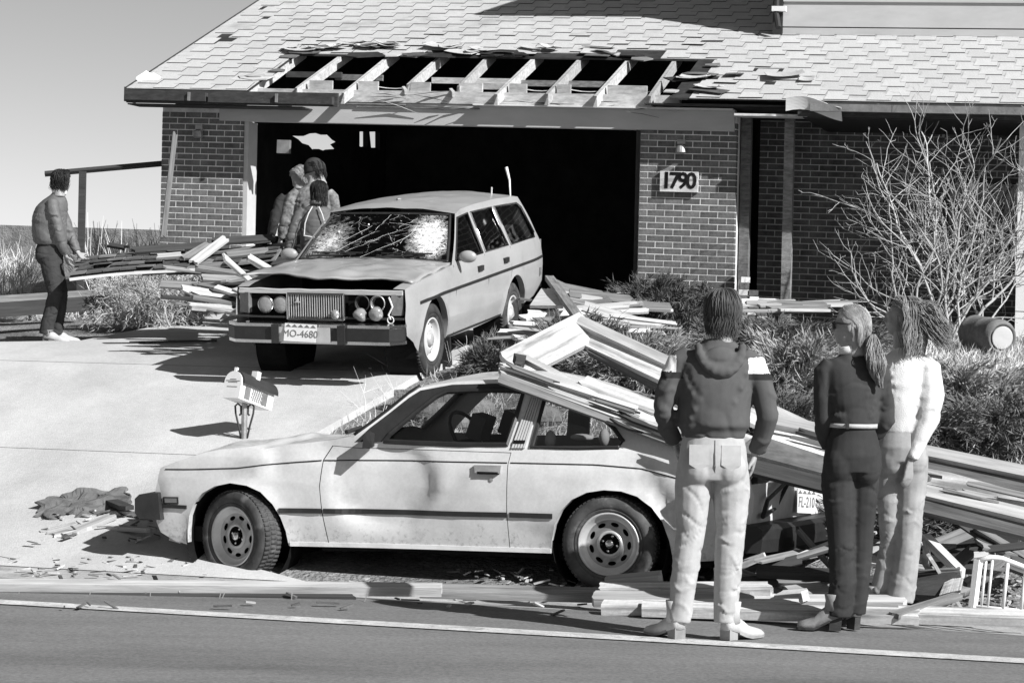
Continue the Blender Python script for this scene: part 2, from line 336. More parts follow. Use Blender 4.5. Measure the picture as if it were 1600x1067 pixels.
def board(name, label, p0, p1, w, th, m_='wood', up=None, jag=(.0, .0), group=None, cat='board', bow=0.0, parent=None):
    """a plank from p0 to p1 (middle of the ends); w across, th thick, up = direction of its broad face"""
    p0 = Vector(p0); p1 = Vector(p1); L = (p1-p0).length; x = (p1-p0).normalized(); up = Vector(up or (0, 0, 1))
    y = up.cross(x).normalized(); z = x.cross(y); rot = Matrix((x, y, z)).transposed()
    rr = random.Random(round(p0.x*977+p1.z*313+L*71))
    def end(j, sgn):
        if not j: return [(0, -w/2), (0, w/2)]
        n = max(3, int(w/.035)); return [(sgn*-rr.random()*j, -w/2+w*i/n) for i in range(n+1)]
    a = end(jag[0], -1); b = end(jag[1], 1)
    poly = [(q[0], q[1]) for q in a[::-1]]+[(L+q[0], q[1]) for q in b]
    mb = MB(); mb.prism(poly, lambda u_, v_: (u_, v_, -th/2+bow*math.sin(PI*min(max(u_/L, 0), 1))), (0, 0, th))
    o = mb.build(name, m_)
    mw = rot.to_4x4(); mw.translation = p0
    if parent is not None: o.parent = parent; mw = chain(parent).inverted() @ mw
    o.matrix_basis = mw
    if parent is None: tag(o, label, cat, group)
    return o
# ------------------------------------------------------------------ ground, road, driveway
def sheet(name, m_, ws, vs_, dz=0, nz=0, kind='structure', hole=None):
    mb = MB(); ws = list(ws); vs_ = list(vs_); pts = []
    for v in vs_:
        for w in ws:
            q = xy(w, v); k = nz*(noise.noise((w*.9, v*.9, 0))+.5*noise.noise((w*2.7, v*2.7, 3))) if nz else 0
            pts.append((q.x, q.y, hv(v)+dz+k))
    n = len(ws); fs = [(j*n+i, j*n+i+1, (j+1)*n+i+1, (j+1)*n+i) for j in range(len(vs_)-1) for i in range(n-1)]
    mb.add(pts, fs); o = mb.build(name, m_, smooth=True); o['kind'] = kind; return o
far = [-400, -120, -60, -30]
sheet('road', 'asphalt', far+list(np.linspace(-20, 20, 21))+[60, 400], list(np.linspace(-60, 12, 20))+[12.95], 0)
sheet('gutter', 'gutter', far+list(np.linspace(-20, 20, 21))+[60, 400], [12.95, 13.25, 13.55, 13.8, 14.05], .002)
# painted edge line of the road, traced by its two ends
la, lb = G(0, 941), G(1600, 1034); ld = (lb-la).normalized(); lp = Vector((-ld.y, ld.x, 0))
mb = MB(); 
for i in range(60):
    a = la+ld*(-14+i*.6); b = a+ld*.6
    mb.add([(q.x, q.y, gz(q)+.005) for q in (a-lp*.092, b-lp*.092, b+lp*.092, a+lp*.092)], [(0, 1, 2, 3)])
struct('road_line', mb, 'paint_line')
EDGE = wv(G(700, 574))[0]                       # right hand edge of the driveway
EDGE2 = wv(G(452, 688))[0]
gw = [-400, -100, -40]+list(np.arange(-26, 10.1, .25))+[30, 100, 400]
gv = [14.05]+list(np.arange(14.3, 27, .22))+[28, 30, 34, 40, 60, 120, 500]
sheet('ground', 'dirt', gw, gv, -.02, .035)
DL0, DL1, DL2 = wv(G(-900, 560)), wv(G(110, 542)), wv(G(345, 497)); DL0 = (-26, min(DL0[1], 19))
# driveway slabs with recessed joints
def dzv(v): return lerp(.004, .045, min(1, max(0, (v-14.06)/.8)))
mb = MB(); vj = [14.06, 17.0, 20.1, 23.2, 26.6]; wl = -26
for a, b in zip(vj, vj[1:]):
    vv = list(np.linspace(a+.006, b-.006, 9)); rows = []
    for v in vv:
        t = min(1, max(0, (v-14)/(20.3-14))); wr = lerp(EDGE2, EDGE, t)
        if v > DL1[1]: wl_ = lerp(DL1[0], DL2[0], (v-DL1[1])/(DL2[1]-DL1[1]))
        else: wl_ = lerp(DL0[0], DL1[0], (v-DL0[1])/(DL1[1]-DL0[1]))
        if v < 15.6: wr += 1.6*((15.6-v)/1.54)**2
        rows.append((wl_, wr, v))
    for (la_, ra, va), (lb_, rb, vb) in zip(rows, rows[1:]):
        n = 6
        for i in range(n):
            q = []
            for (l, r_, v) in ((la_, ra, va), (lb_, rb, vb)):
                for k in (i, i+1): c = xy(lerp(l, r_, k/n), v); q.append((c.x, c.y, hv(v)+dzv(v)))
            mb.add([q[0], q[1], q[3], q[2]], [(0, 1, 2, 3)])
    c = rows
    for (la_, ra, va), (lb_, rb, vb) in zip(rows, rows[1:]):  # right hand edge, with depth
        p, q = xy(ra, va), xy(rb, vb)
        mb.add([(p.x, p.y, hv(va)+dzv(va)), (q.x, q.y, hv(vb)+dzv(vb)), (q.x, q.y, hv(vb)-.12), (p.x, p.y, hv(va)-.12)], [(0, 1, 2, 3)])
struct('driveway', mb, 'concrete')
# ------------------------------------------------------------------ the brick house
O3 = P(995, 470, 26.8); TILT = -.022
def H(s, t, z): q = Vector((O3.x, O3.y, 0))+U*s+N*t; return Vector((q.x, q.y, z+TILT*s))
house = empty('brick_house', H(0, 0, 1.55), 'brick house with a blown-out double garage and torn roof edge', 'house')
def hbox(mb, s0, s1, t0, t1, z0, z1, mi=0):
    mb.hexa([H(s0, t0, z0), H(s1, t0, z0), H(s1, t1, z0), H(s0, t1, z0), H(s0, t0, z1), H(s1, t0, z1), H(s1, t1, z1), H(s0, t1, z1)], mi)
def hpart(name, m_, *boxes, parent=None, label=None):
    if name == 'window':
        mb = MB()
        for b in boxes: hbox(mb, *b)
        return mb.build(name, m_, house, world=True)
    for b in boxes:
        mb = MB(); hbox(mb, *b); o = mb.build(name, m_, parent or house, world=True)
        if label: o['label'] = label
    return o
ZF = 1.6; ZE = 4.13; SL = .39; OV = .40; LX0, LX1 = -6.16, 9.5
def zr(t): return ZE+SL*(t+OV)
BT = 8.0; PL0, PL1, PR0, PR1 = -5.88, -4.83, 0.0, 1.10
CH = .0712; BL = .203
bricks_part = []; stuff = MB()
def brick_mesh():
    mb = MB(); mb.box((0, 0, 0), (BL-.0105, .10, CH-.0105)); me = mb.build('brick', 'brick'); d = me.data; bpy.data.objects.remove(me); return d
BM = brick_mesh(); HALF = None
axu = Vector((U.x, U.y, TILT)).normalized(); BROT = Matrix((axu, N, axu.cross(N))).transposed()
piers = {}
for nm, (s0, s1) in (('l', (PL0, PL1)), ('r', (PR0, PR1))):
    piers[nm] = hpart('brick_pier', 'mortar', (s0+.004, s1-.004, .0018, .34, 1.3, 3.98))
nb = 0
def lay(s0, s1, z0, z1, t, parent, limit, facing=None, off=0):
    global nb
    n = int((z1-z0)/CH)
    for c in range(n):
        z = z0+(c+.5)*CH; s = s0-(BL*.5 if (c+off) % 2 else 0)
        while s < s1-.02:
            a = max(s, s0); b = min(s+BL-.0105, s1)
            if b-a > .03:
                cen = H((a+b)/2, t+.05+random.uniform(-.001, .001), z)
                if nb < limit and parent is not None:
                    if abs((b-a)-(BL-.0105)) < 1e-3: me = BM
                    else:
                        m2 = MB(); m2.box((0, 0, 0), (b-a, .10, CH-.0105)); o_ = m2.build('brick', 'brick'); me = o_.data; bpy.data.objects.remove(o_)
                    o = bpy.data.objects.new('brick', me); COL.objects.link(o); o.parent = parent; mw = BROT.to_4x4(); mw.translation = cen
                    o.matrix_basis = chain(parent).inverted() @ mw; nb += 1
                else: stuff.box(cen, (b-a, .10, CH-.0105), BROT)
            s += BL
lay(PR0, PR1, 1.62, 3.92, 0, piers['r'], 178)
lay(PL0, PL1, 1.62, 3.0, 0, piers['l'], 296)
lay(PL0, PL1, 1.62+19*CH, 3.95, 0, None, 0, off=1)
# recessed entrance wall, in shade under the roof
RT = 1.5; REC0, REC1 = PR1, 6.3
WIN = (3.25, 4.85, 2.45, 3.45)
hpart('wall', 'mortar', (REC0, WIN[0], RT+.002, RT+.25, 1.3, 4.2), (WIN[1], REC1, RT+.002, RT+.25, 1.3, 4.2), (WIN[0], WIN[1], RT+.002, RT+.25, 1.3, WIN[2]), (WIN[0], WIN[1], RT+.002, RT+.25, WIN[3], 4.2))
lay(REC0, WIN[0], 1.7, 4.1, RT, None, 0); lay(WIN[1], REC1, 1.7, 4.1, RT, None, 0); lay(WIN[0], WIN[1], 1.7, WIN[2]-.02, RT, None, 0); lay(WIN[0], WIN[1], WIN[3]+.01, 4.1, RT, None, 0)
so_ = stuff.build('brick_courses', 'brick', house, world=True); so_['kind'] = 'stuff'
win = hpart('window', 'fascia', (WIN[0], WIN[0]+.06, RT-.03, RT+.05, WIN[2], WIN[3]), (WIN[1]-.06, WIN[1], RT-.03, RT+.05, WIN[2], WIN[3]), (WIN[0]+.06, WIN[1]-.06, RT-.03, RT+.05, WIN[2], WIN[2]+.06), (WIN[0]+.06, WIN[1]-.06, RT-.03, RT+.05, WIN[3]-.06, WIN[3]))
hpart('pane', 'glass_dark', (WIN[0]+.06, WIN[1]-.06, RT+.02, RT+.03, WIN[2]+.06, WIN[3]-.06), parent=win)
mb = MB()
for a, b in (((WIN[0]+.06, WIN[2]+.06), ((WIN[0]+WIN[1])/2-.03, WIN[3]-.06)), ((WIN[0]+.06, WIN[3]-.06), ((WIN[0]+WIN[1])/2-.03, WIN[2]+.06)), (((WIN[0]+WIN[1])/2+.03, WIN[2]+.06), (WIN[1]-.06, WIN[3]-.06)), (((WIN[0]+WIN[1])/2+.03, WIN[3]-.06), (WIN[1]-.06, WIN[2]+.06))):
    mb.tube([H(a[0], RT-.01, a[1]), H(b[0], RT-.012, b[1])], .03, 4)
mb.build('muntin', 'siding', win, world=True)
# garage room
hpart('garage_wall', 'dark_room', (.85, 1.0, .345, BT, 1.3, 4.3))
def inv_h(p):
    d = Vector((p.x-O3.x, p.y-O3.y, 0)); return d.dot(U), d.dot(N)
SW = PL0+.05
def back(px, py):                                # t,z on the left garage wall
    d = ray(px, py); o = Vector((O3.x, O3.y, 0))+U*SW; k = (o-EYE).dot(U)/d.dot(U); q = EYE+d*k; _, t = inv_h(q); return (t, q.z-TILT*SW)
jag = [(452, 212), (470, 213), (480, 209), (496, 208), (505, 211), (513, 209), (523, 219), (528, 222), (520, 226), (526, 233), (512, 234), (505, 237), (494, 233), (486, 236), (478, 227), (468, 224), (462, 218)]
winp = [(558, 206), (571, 206), (571, 229), (566, 231), (558, 229)]; winq = [(576, 206), (590, 206), (590, 236), (583, 231), (576, 231)]
mb = MB(); outer = [(.345, 1.3), (BT, 1.3), (BT, zr(BT)-.04), (.345, zr(.345)-.04)]
mb.panel([outer]+[[back(*q) for q in l] for l in (jag, winp, winq)], lambda a, b: H(SW, a, b), 20)
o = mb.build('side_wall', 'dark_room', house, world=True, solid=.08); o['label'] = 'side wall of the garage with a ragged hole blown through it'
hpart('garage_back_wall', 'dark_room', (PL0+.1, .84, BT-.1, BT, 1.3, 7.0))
hpart('garage_floor', 'wood_old', (PL0+.1, .84, .0, BT-.11, ZF-.1, ZF+.01))
hpart('door_jamb', 'siding', (PL1+.002, PL1+.055, .02, .30, 1.6, 3.8), label='white painted garage door jamb beside the brick')
hpart('door_jamb', 'trim_dark', (PR0-.06, PR0-.002, .05, .30, 1.6, 3.8))
# header over the door opening
hpart('garage_header', 'siding', (PL1-.3, PR1-.02, -.035, .10, 3.80, 4.045))
hpart('top_plate', 'wood', (PL1+.1, .45, -.05, .06, 4.05, 4.19))
# roof deck: left strip, right part, part above the hole
HS0, HS1, HT = -4.62, .42, 1.12
def slab(mb, s0, s1, t0, t1, top=0.0, th=.02, mi=0, sh=0.0):
    mb.hexa([H(s0+sh*0, t0, zr(t0)+top-th), H(s1, t0, zr(t0)+top-th), H(s1, t1, zr(t1)+top-th), H(s0+sh, t1, zr(t1)+top-th), H(s0, t0, zr(t0)+top), H(s1, t0, zr(t0)+top), H(s1, t1, zr(t1)+top), H(s0+sh, t1, zr(t1)+top)], mi)
roof = MB(); slab(roof, LX0, HS0, -OV, HT); slab(roof, HS1, LX1, -OV, HT); slab(roof, LX0, LX1, HT+.001, 8.6)
rf = roof.build('roof', 'felt', house, world=True)
# shingles: each tab a slab tilted a little, its butt edge of black felt also painting the shade beneath
TW, PIT, EXP = .262, .468, .172
def tab_mesh():
    mb = MB(); L = .30; a = math.atan(SL)
    w = TW/2; vs = [(-w, 0, .007), (w, 0, .007), (w-.01, L, .004), (-w+.01, L, .004), (-w, 0, .015), (w, 0, .015), (w-.01, L, .012), (-w+.01, L, .012)]
    mb.add(vs, [(4, 5, 6, 7)], 0); mb.add(vs, [(3, 2, 1, 0), (0, 1, 5, 4), (1, 2, 6, 5), (3, 0, 4, 7)], 1)
    o = mb.build('shingle', ['shingle', 'shingle_edge']); d = o.data; bpy.data.objects.remove(o); return d
TAB = tab_mesh(); far_tabs = MB(); cover = MB(); ns = 0
def torn(s, t):                                  # where the covering is gone round the blown-out part
    if HS0-.12-.25*noise.noise((s*2, t*2, 5)) < s < HS1+.1+.2*noise.noise((t*3, s, 2)) and t < HT+.02: return True
    d = HT+.30+.42*noise.noise((s*1.3, 0, 9))+.2*noise.noise((s*4, t*3, 1))
    if HS0+1.6 < s < HS1+.2 and t < d-.12: return True
    if -.4 < s < 1.9 and t < 1.0 and noise.noise((s*2.2, t*3.5, 12)) > .28: return True
    if LX0 < s < LX0+.5 and noise.noise((s*3, t*2, 30)) > .35: return True
    return False
rx = axu; tz = (N+Z*SL).normalized(); rn = rx.cross(tz)
SROT = Matrix((rx, tz, rn)).transposed()
rows = int(6.0/EXP)
for r_ in range(rows):
    t = -OV+.0+r_*EXP; off = (r_*.39*PIT) % PIT
    k = 0; s = LX0+off-PIT
    while s < LX1:
        s += PIT
        if s > LX1 or s-TW/2 < LX0: continue
        if t > 2.2 and s > 1.05: continue
        if torn(s, t+.08): continue
        curl = noise.noise((s*1.7, t*2.1, 4)); dx = random.uniform(-.012, .012); ry = random.uniform(-.02, .02)
        nearhole = HS0-.6 < s < 2.0 and t < HT+.9
        tilt = max(0, curl)*(.22 if nearhole else .03)
        rot = SROT @ Matrix.Rotation(ry*(3 if nearhole else 1), 3, 'Z') @ Matrix.Rotation(-tilt, 3, 'X')
        loc = H(s+dx, t, zr(t)+.002+tilt*.14)
        if ns < 296 and t < 1.9 and s < 7.2:
            o = bpy.data.objects.new('shingle', TAB); COL.objects.link(o); o.parent = rf; mw = rot.to_4x4(); mw.translation = loc
            o.matrix_basis = chain(house).inverted() @ mw; ns += 1
        elif t < 4.6:
            d = [loc+rot @ v.co for v in TAB.vertices]
            far_tabs.add(d, [(4, 5, 6, 7)], 0); far_tabs.add(d, [(3, 2, 1, 0), (0, 1, 5, 4), (1, 2, 6, 5), (3, 0, 4, 7)], 1)
o = far_tabs.build('shingle_courses', ['shingle', 'shingle_edge'], rf, world=True); o['kind'] = 'stuff'
# lower layer of the covering: one strip per course between the tabs, cut where it is torn
for r_ in range(rows):
    t = -OV+r_*EXP; s = LX0
    while s < LX1:
        b = min(s+.17, LX1)
        if not torn((s+b)/2, t+.08) and not (t > 2.3 and s > 1.05):
            cover.hexa([H(s, t-.01, zr(t-.01)+.001), H(b, t-.01, zr(t-.01)+.001), H(b, t+EXP, zr(t+EXP)+.001), H(s, t+EXP, zr(t+EXP)+.001), H(s, t-.01, zr(t-.01)+.010), H(b, t-.01, zr(t-.01)+.010), H(b, t+EXP+.02, zr(t+EXP+.02)+.006), H(s, t+EXP+.02, zr(t+EXP+.02)+.006)])
        s = b
o = cover.build('shingle_underlayer', 'shingle', rf, world=True); o['kind'] = 'stuff'
# curled scraps of covering along the torn edge
for i in range(34):
    s = random.uniform(HS0-.2, 2.2); t = HT+random.uniform(.0, .35) if s < HS1 else random.uniform(-.3, .5)
    mb = MB(); w_ = random.uniform(.08, .22); l_ = random.uniform(.1, .25); kk = random.uniform(.01, .05); a0 = random.uniform(-.5, .5)
    c, sn = math.cos(a0), math.sin(a0)
    def ff(a, b): 
        x_ = (a-.5)*w_*2; y_ = (b-.5)*l_; return H(s+x_*c-y_*sn, t+x_*sn+y_*c, zr(t+x_*sn+y_*c)+.03+kk*(a-.5)**2*3*(1 if i % 3 else -.2)+kk*(1-b))
    mb.patch(ff, 5, 3); mb.build('torn_shingle', 'shingle' if i % 3 else 'shingle_dark', rf, world=True, solid=.006)
rt = random.Random(17)
for i in range(20):                              # torn sheathing and felt round the hole
    if i < 12: s, t = rt.uniform(HS0, HS1), HT+rt.uniform(-.10, .10)
    elif i < 16: s, t = HS0+rt.uniform(-.15, .12), rt.uniform(-.2, HT)
    else: s, t = HS1+rt.uniform(-.12, .25), rt.uniform(-.3, HT)
    w_ = rt.uniform(.10, .32); pts = [(w_*rt.uniform(.6, 1)*math.cos(q), .6*w_*rt.uniform(.45, 1)*math.sin(q)) for q in np.linspace(0, 2*PI, rt.randint(6, 9))[:-1]]; tl_ = rt.uniform(-.06, .16)
    mb = MB(); mb.prism(pts, lambda a, b: H(s+a, t+b, zr(t+b)+.02+tl_*abs(b)*2), (0, -.003, .012)); mb.build('torn_sheathing', rt.choice(('wood_old', 'felt', 'shingle_dark', 'wood')), house, world=True)
# rafters laid bare
RS = []
for px_ in (430, 505, 580, 660, 735, 812, 885, 963, 1035):
    d = ray(px_, 118); o_ = Vector((O3.x, O3.y, 0))+N*.55; t = (o_-EYE).dot(N)/d.dot(N); RS.append(inv_h(EYE+d*t)[0])
for i, s in enumerate(RS):
    t0 = [-.32, -.20, -.36, .05, .0, -.34, -.28, -.33, -.3][i]; t1 = HT+.4; mb = MB(); w_ = .024; dpt = .135
    jt = rt.gauss(0, .025); t0 += rt.uniform(-.03, .05); s0_ = s+jt
    mb.hexa([H(s0_-w_, t0, zr(t0)-.02-dpt), H(s0_+w_, t0, zr(t0)-.02-dpt), H(s+w_, t1, zr(t1)-.02-dpt), H(s-w_, t1, zr(t1)-.02-dpt), H(s0_-w_, t0+.03, zr(t0)-.022), H(s0_+w_, t0-.02, zr(t0)-.03), H(s+w_, t1, zr(t1)-.022), H(s-w_, t1, zr(t1)-.022)])
    ra = mb.build('rafter', 'wood', house, world=True)
    if t0 > -.1:  # broken tail
        mb = MB(); mb.box(H(s-.03, t0-.03, zr(t0)-.10), (.035, .16, .06), SROT @ Matrix.Rotation(.5, 3, 'Z')); mb.build('splinter', 'wood', ra, world=True)
    if i not in (0, 8):
        hpart('blocking', 'wood', (s+.03, s+.03+random.uniform(.16, .5), .02, .06, 4.19, 4.30))
for s0, s1, t_, z_, m_ in ((RS[0], RS[1]+.1, .9, 4.42, 'wood_dark'), (RS[1], RS[2], .95, 4.40, 'wood_old'), (RS[3]+.05, RS[5], .75, 4.36, 'wood'), (RS[4], RS[5]-.1, .45, 4.27, 'wood'), (RS[5], RS[7], .6, 4.33, 'wood_old')):
    hpart('attic_board', m_, (s0, s1, t_, t_+.05, z_, z_+.07))
mb = MB()
for a, b in ((RS[2], RS[3]), (RS[5], RS[6]), (RS[6], RS[7]), (RS[7], RS[8])):
    mb = MB(); mb.tube([H(lerp(a, b, k/6), .5+.02*math.sin(k), 4.30-.035*math.sin(PI*k/6)) for k in range(7)], .006, 5)
    mb.build('electric_cable', 'white_metal', house, world=True)
# fascia: left length still up, right length with its gutter, pieces hanging
zf = ZE-.015
hpart('fascia_board', 'fascia', (LX0, RS[2]-.06, -OV-.02, -OV+.02, zf-.155, zf), label='dark fascia still hanging over the left garage pier')
hpart('gutter_channel', 'fascia', (LX0+.02, LX0+1.05, -OV-.11, -OV-.021, zf-.13, zf-.03))
hpart('gutter_channel', 'fascia', (LX0+1.08, RS[2]-.1, -OV-.10, -OV-.021, zf-.14, zf-.05))
hpart('fascia_board', 'fascia', (1.85, LX1, -OV-.02, -OV+.02, zf-.16, zf))
hpart('gutter_channel', 'clay', (2.0, LX1, -OV-.12, -OV-.021, zf-.11, zf-.03), label='grey gutter over the entrance')
mb = MB(); mb.patch(lambda a, b: H(1.72+.62*a, -OV-.03-.1*a*(1-b), zf+.03-.14*b-.07*a*a+.03*math.sin(a*5)), 8, 4); mb.build('bent_flashing', 'white_metal', house, world=True, solid=.006)
mb = MB()
for i in range(2):
    mb = MB(); mb.box(H(LX0+.85+i*1.1, -OV-.125, zf-.08), (.03, .02, .10), BROT); mb.build('gutter_bracket', 'galv', house, world=True)
for i in range(16):                              # torn slivers hanging along the broken eave
    s = random.uniform(RS[2], RS[8]+.5); l = random.uniform(.15, .6); z = random.uniform(3.98, 4.16); mb = MB(); a = random.gauss(0, .12)
    mb.tube([H(s, -.08-random.uniform(0, .12), z), H(s+l*.5, -.1, z+l*.5*a+.01), H(s+l, -.07, z+l*a)], [.004, .013, .005], 4, flat=.4); mb.build('sliver', random.choice(('wood', 'wood_dark', 'fascia', 'wood_old')), house, world=True)
# soffit: boards under the eave, broken off in the middle
hpart('soffit', 'trim_dark', (LX0, RS[1]+.1, -OV+.02, -.04, zf-.175, zf-.16), (1.9, LX1, -OV+.02, RT, zf-.175, zf-.16))
hpart('soffit_strip', 'siding_white', (RS[5]-.35, PR1-.02, -.16, -.04, 4.03, 4.045), label='pale soffit strip left over the right half of the opening')
hpart('soffit', 'wood_dark', (RS[8], 1.85, -OV+.05, RT, 4.06, 4.075))
hpart('eave_plank', 'wood_old', (RS[3]-.6, RS[4]+.3, -.065, -.036, 3.99, 4.005), (RS[2]-.1, RS[3], -.07, -.036, 4.02, 4.035))
hpart('hanging_soffit_board', 'wood_white', (1.14, 1.95, -OV+.02, -.12, 3.95, 3.975), label='white broken soffit board dangling beside the right pier')
hpart('rake_board', 'fascia', (LX0-.03, LX0-.001, -OV-.02, -OV+.25, zf-.14, zf+.03))
mb = MB(); 
for a, b in ((-OV, 2.5), (2.5, 8)):
    mb.hexa([H(LX0-.025, a, zr(a)-.15), H(LX0-.002, a, zr(a)-.15), H(LX0-.002, b, zr(b)-.15), H(LX0-.025, b, zr(b)-.15), H(LX0-.025, a, zr(a)+.015), H(LX0-.002, a, zr(a)+.015), H(LX0-.002, b, zr(b)+.015), H(LX0-.025, b, zr(b)+.015)])
mb.build('rake_board', 'fascia', house, world=True)
# gable wall closing the left side, and attic back
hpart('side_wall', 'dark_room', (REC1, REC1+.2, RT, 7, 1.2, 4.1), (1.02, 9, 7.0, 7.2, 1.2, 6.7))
# upper storey with wide lap siding
UT = 2.22; US0 = 1.10; ub = zr(UT)
for i in range(9):
    z0 = ub+.10+i*.30 if i else ub+.02; z1 = ub+.10+(i+1)*.30-.012 if i else ub+.388
    if i == 0: hpart('siding_board', 'siding', (US0+.12, LX1+.5, UT-.022, UT+.05, ub+.01, ub+.088)); z0, z1 = ub+.10, ub+.388
    mb = MB(); mb.hexa([H(US0+.12, UT-.03, z0), H(LX1+.5, UT-.03, z0), H(LX1+.5, UT+.04, z0), H(US0+.12, UT+.04, z0), H(US0+.12, UT-.004, z1+.03), H(LX1+.5, UT-.004, z1+.03), H(LX1+.5, UT+.04, z1+.03), H(US0+.12, UT+.04, z1+.03)])
    mb.build('siding_board', 'siding', house, world=True)
hpart('corner_board', 'trim_dark', (US0, US0+.115, UT-.05, UT+.1, ub-.05, ub+3.05))
hpart('upper_wall', 'siding', (US0+.02, US0+.10, UT+.1, 7, ub-.3, ub+3.05), (US0+.2, LX1+.4, UT+.06, UT+.2, ub-.2, ub+3.05))
hpart('upper_roof', 'shingle_dark', (US0-.40, LX1+.8, UT-.90, 7.2, ub+3.06, ub+3.2))
ds = MB(); ds.tube([H(US0+.05, UT-.10, ub+3.0), H(US0+.05, UT-.10, ub+.25), H(US0+.10, UT-.22, ub+.06)], .035, 8); ds.build('downspout', 'trim_dark', house, world=True)
hpart('downspout_strap', 'white_metal', (US0+.0, US0+.17, UT-.14, UT-.055, ub+.27, ub+.33))
# entrance posts, base rail, end wall with white lap siding
def s_at(px_, t_, py=420):
    d = ray(px_, py); o_ = Vector((O3.x, O3.y, 0))+N*t_; k = (o_-EYE).dot(N)/d.dot(N); return inv_h(EYE+d*k)[0]
sp_ = s_at(1152, .1); hpart('porch_post', 'wood_old', (PR1+.012, PR1+.012+.11, .22, .33, 1.5, 4.0), label='dark porch post against the right pier')
sp_ = s_at(1229, .3); hpart('porch_post', 'wood_old', (sp_-.05, sp_+.055, .24, .35, 1.5, 4.0), label='grey porch post standing clear of the wall')
hpart('porch_rail', 'wood_white', (PR1+.13, sp_-.055, .25, .29, 1.93, 1.96))
sw_ = s_at(1588, -.05)
for i in range(9): hpart('siding_board', 'siding_white', (sw_, sw_+2.5, -.06-.012*(i % 2)*0, .0, 1.35+i*.29, 1.35+i*.29+.281))
hpart('end_wall', 'mortar', (sw_+.003, sw_+2.5, .001, RT, 1.3, 4.0))
# broken brick toothing at the foot of the right pier
for i in range(9):
    for k in range(1+(8-i)//3):
        mb = MB(); mb.box((0, 0, 0), (.10, .10, .062)); o = mb.build('brick', 'mortar' if (i+k) % 2 else 'brick', house); mw = (BROT @ Matrix.Rotation(random.uniform(-.3, .3), 3, 'Z')).to_4x4(); mw.translation = H(PR1+.14+k*.105+random.uniform(-.01, .01), -.06, 1.62+.035+i*.071); o.matrix_basis = chain(house).inverted() @ mw
# house number
ns_ = s_at(1032, -.03, 275); ne_ = s_at(1091, -.03, 275)
d = ray(1060, 262); zt = None
def zat(px_, py, t_):
    d = ray(px_, py); o_ = Vector((O3.x, O3.y, 0))+N*t_; k = (o_-EYE).dot(N)/d.dot(N); q = EYE+d*k; s, _ = inv_h(q); return q.z-TILT*s
z0, z1 = zat(1060, 300, -.05), zat(1060, 268, -.05)
num = hpart('house_number', 'wood_white', (ns_, ne_, -.05, -.004, z0, z1))
mw = Matrix((axu, axu.cross(N), -N)).transposed().to_4x4()
for i, ch in enumerate('1790'):
    mw2 = mw.copy(); mw2.translation = H(lerp(ns_, ne_, .17+i*.22), -.053-.0002*i, (z0+z1)/2+.005); put_text(ch, .25, 'black', num, chain(num).inverted() @ mw2, 'digit', .006)
for px_, py_ in ((1065, 222), (312, 199)):
    s = s_at(px_, -.03, py_); z = zat(px_, py_, -.03); mb = MB(); mb.box(H(s, -.03, z), (.09, .06, .05), BROT); mb.lathe([(.02, 0), (.05, .02), (.062, .09), (.045, .10), (0, .10)], H(s, -.07, z-.03), (0, 0, -1), 12); mb.build('porch_lamp', 'galv', house, world=True)
# white scrap of insulation on the roof corner
mb = MB(); w0 = s_at(212, -OV+.2, 122)
pts = [(0, .02), (.10, .20), (.17, .17), (.2, .2), (.3, .16), (.26, .05), (.33, -.06), (.22, -.16), (.12, -.1), (.04, -.06)]
q0 = P(212, 124, 28.4)
mb.prism(pts, lambda a, b: q0+U*a*1.0+Z*(b*.6-a*.28)+N*(b*.3), (0, .03, .02)); o = mb.build('insulation_scrap', 'paper'); tag(o, 'torn white scrap lying on the far corner of the roof edge', 'scrap')
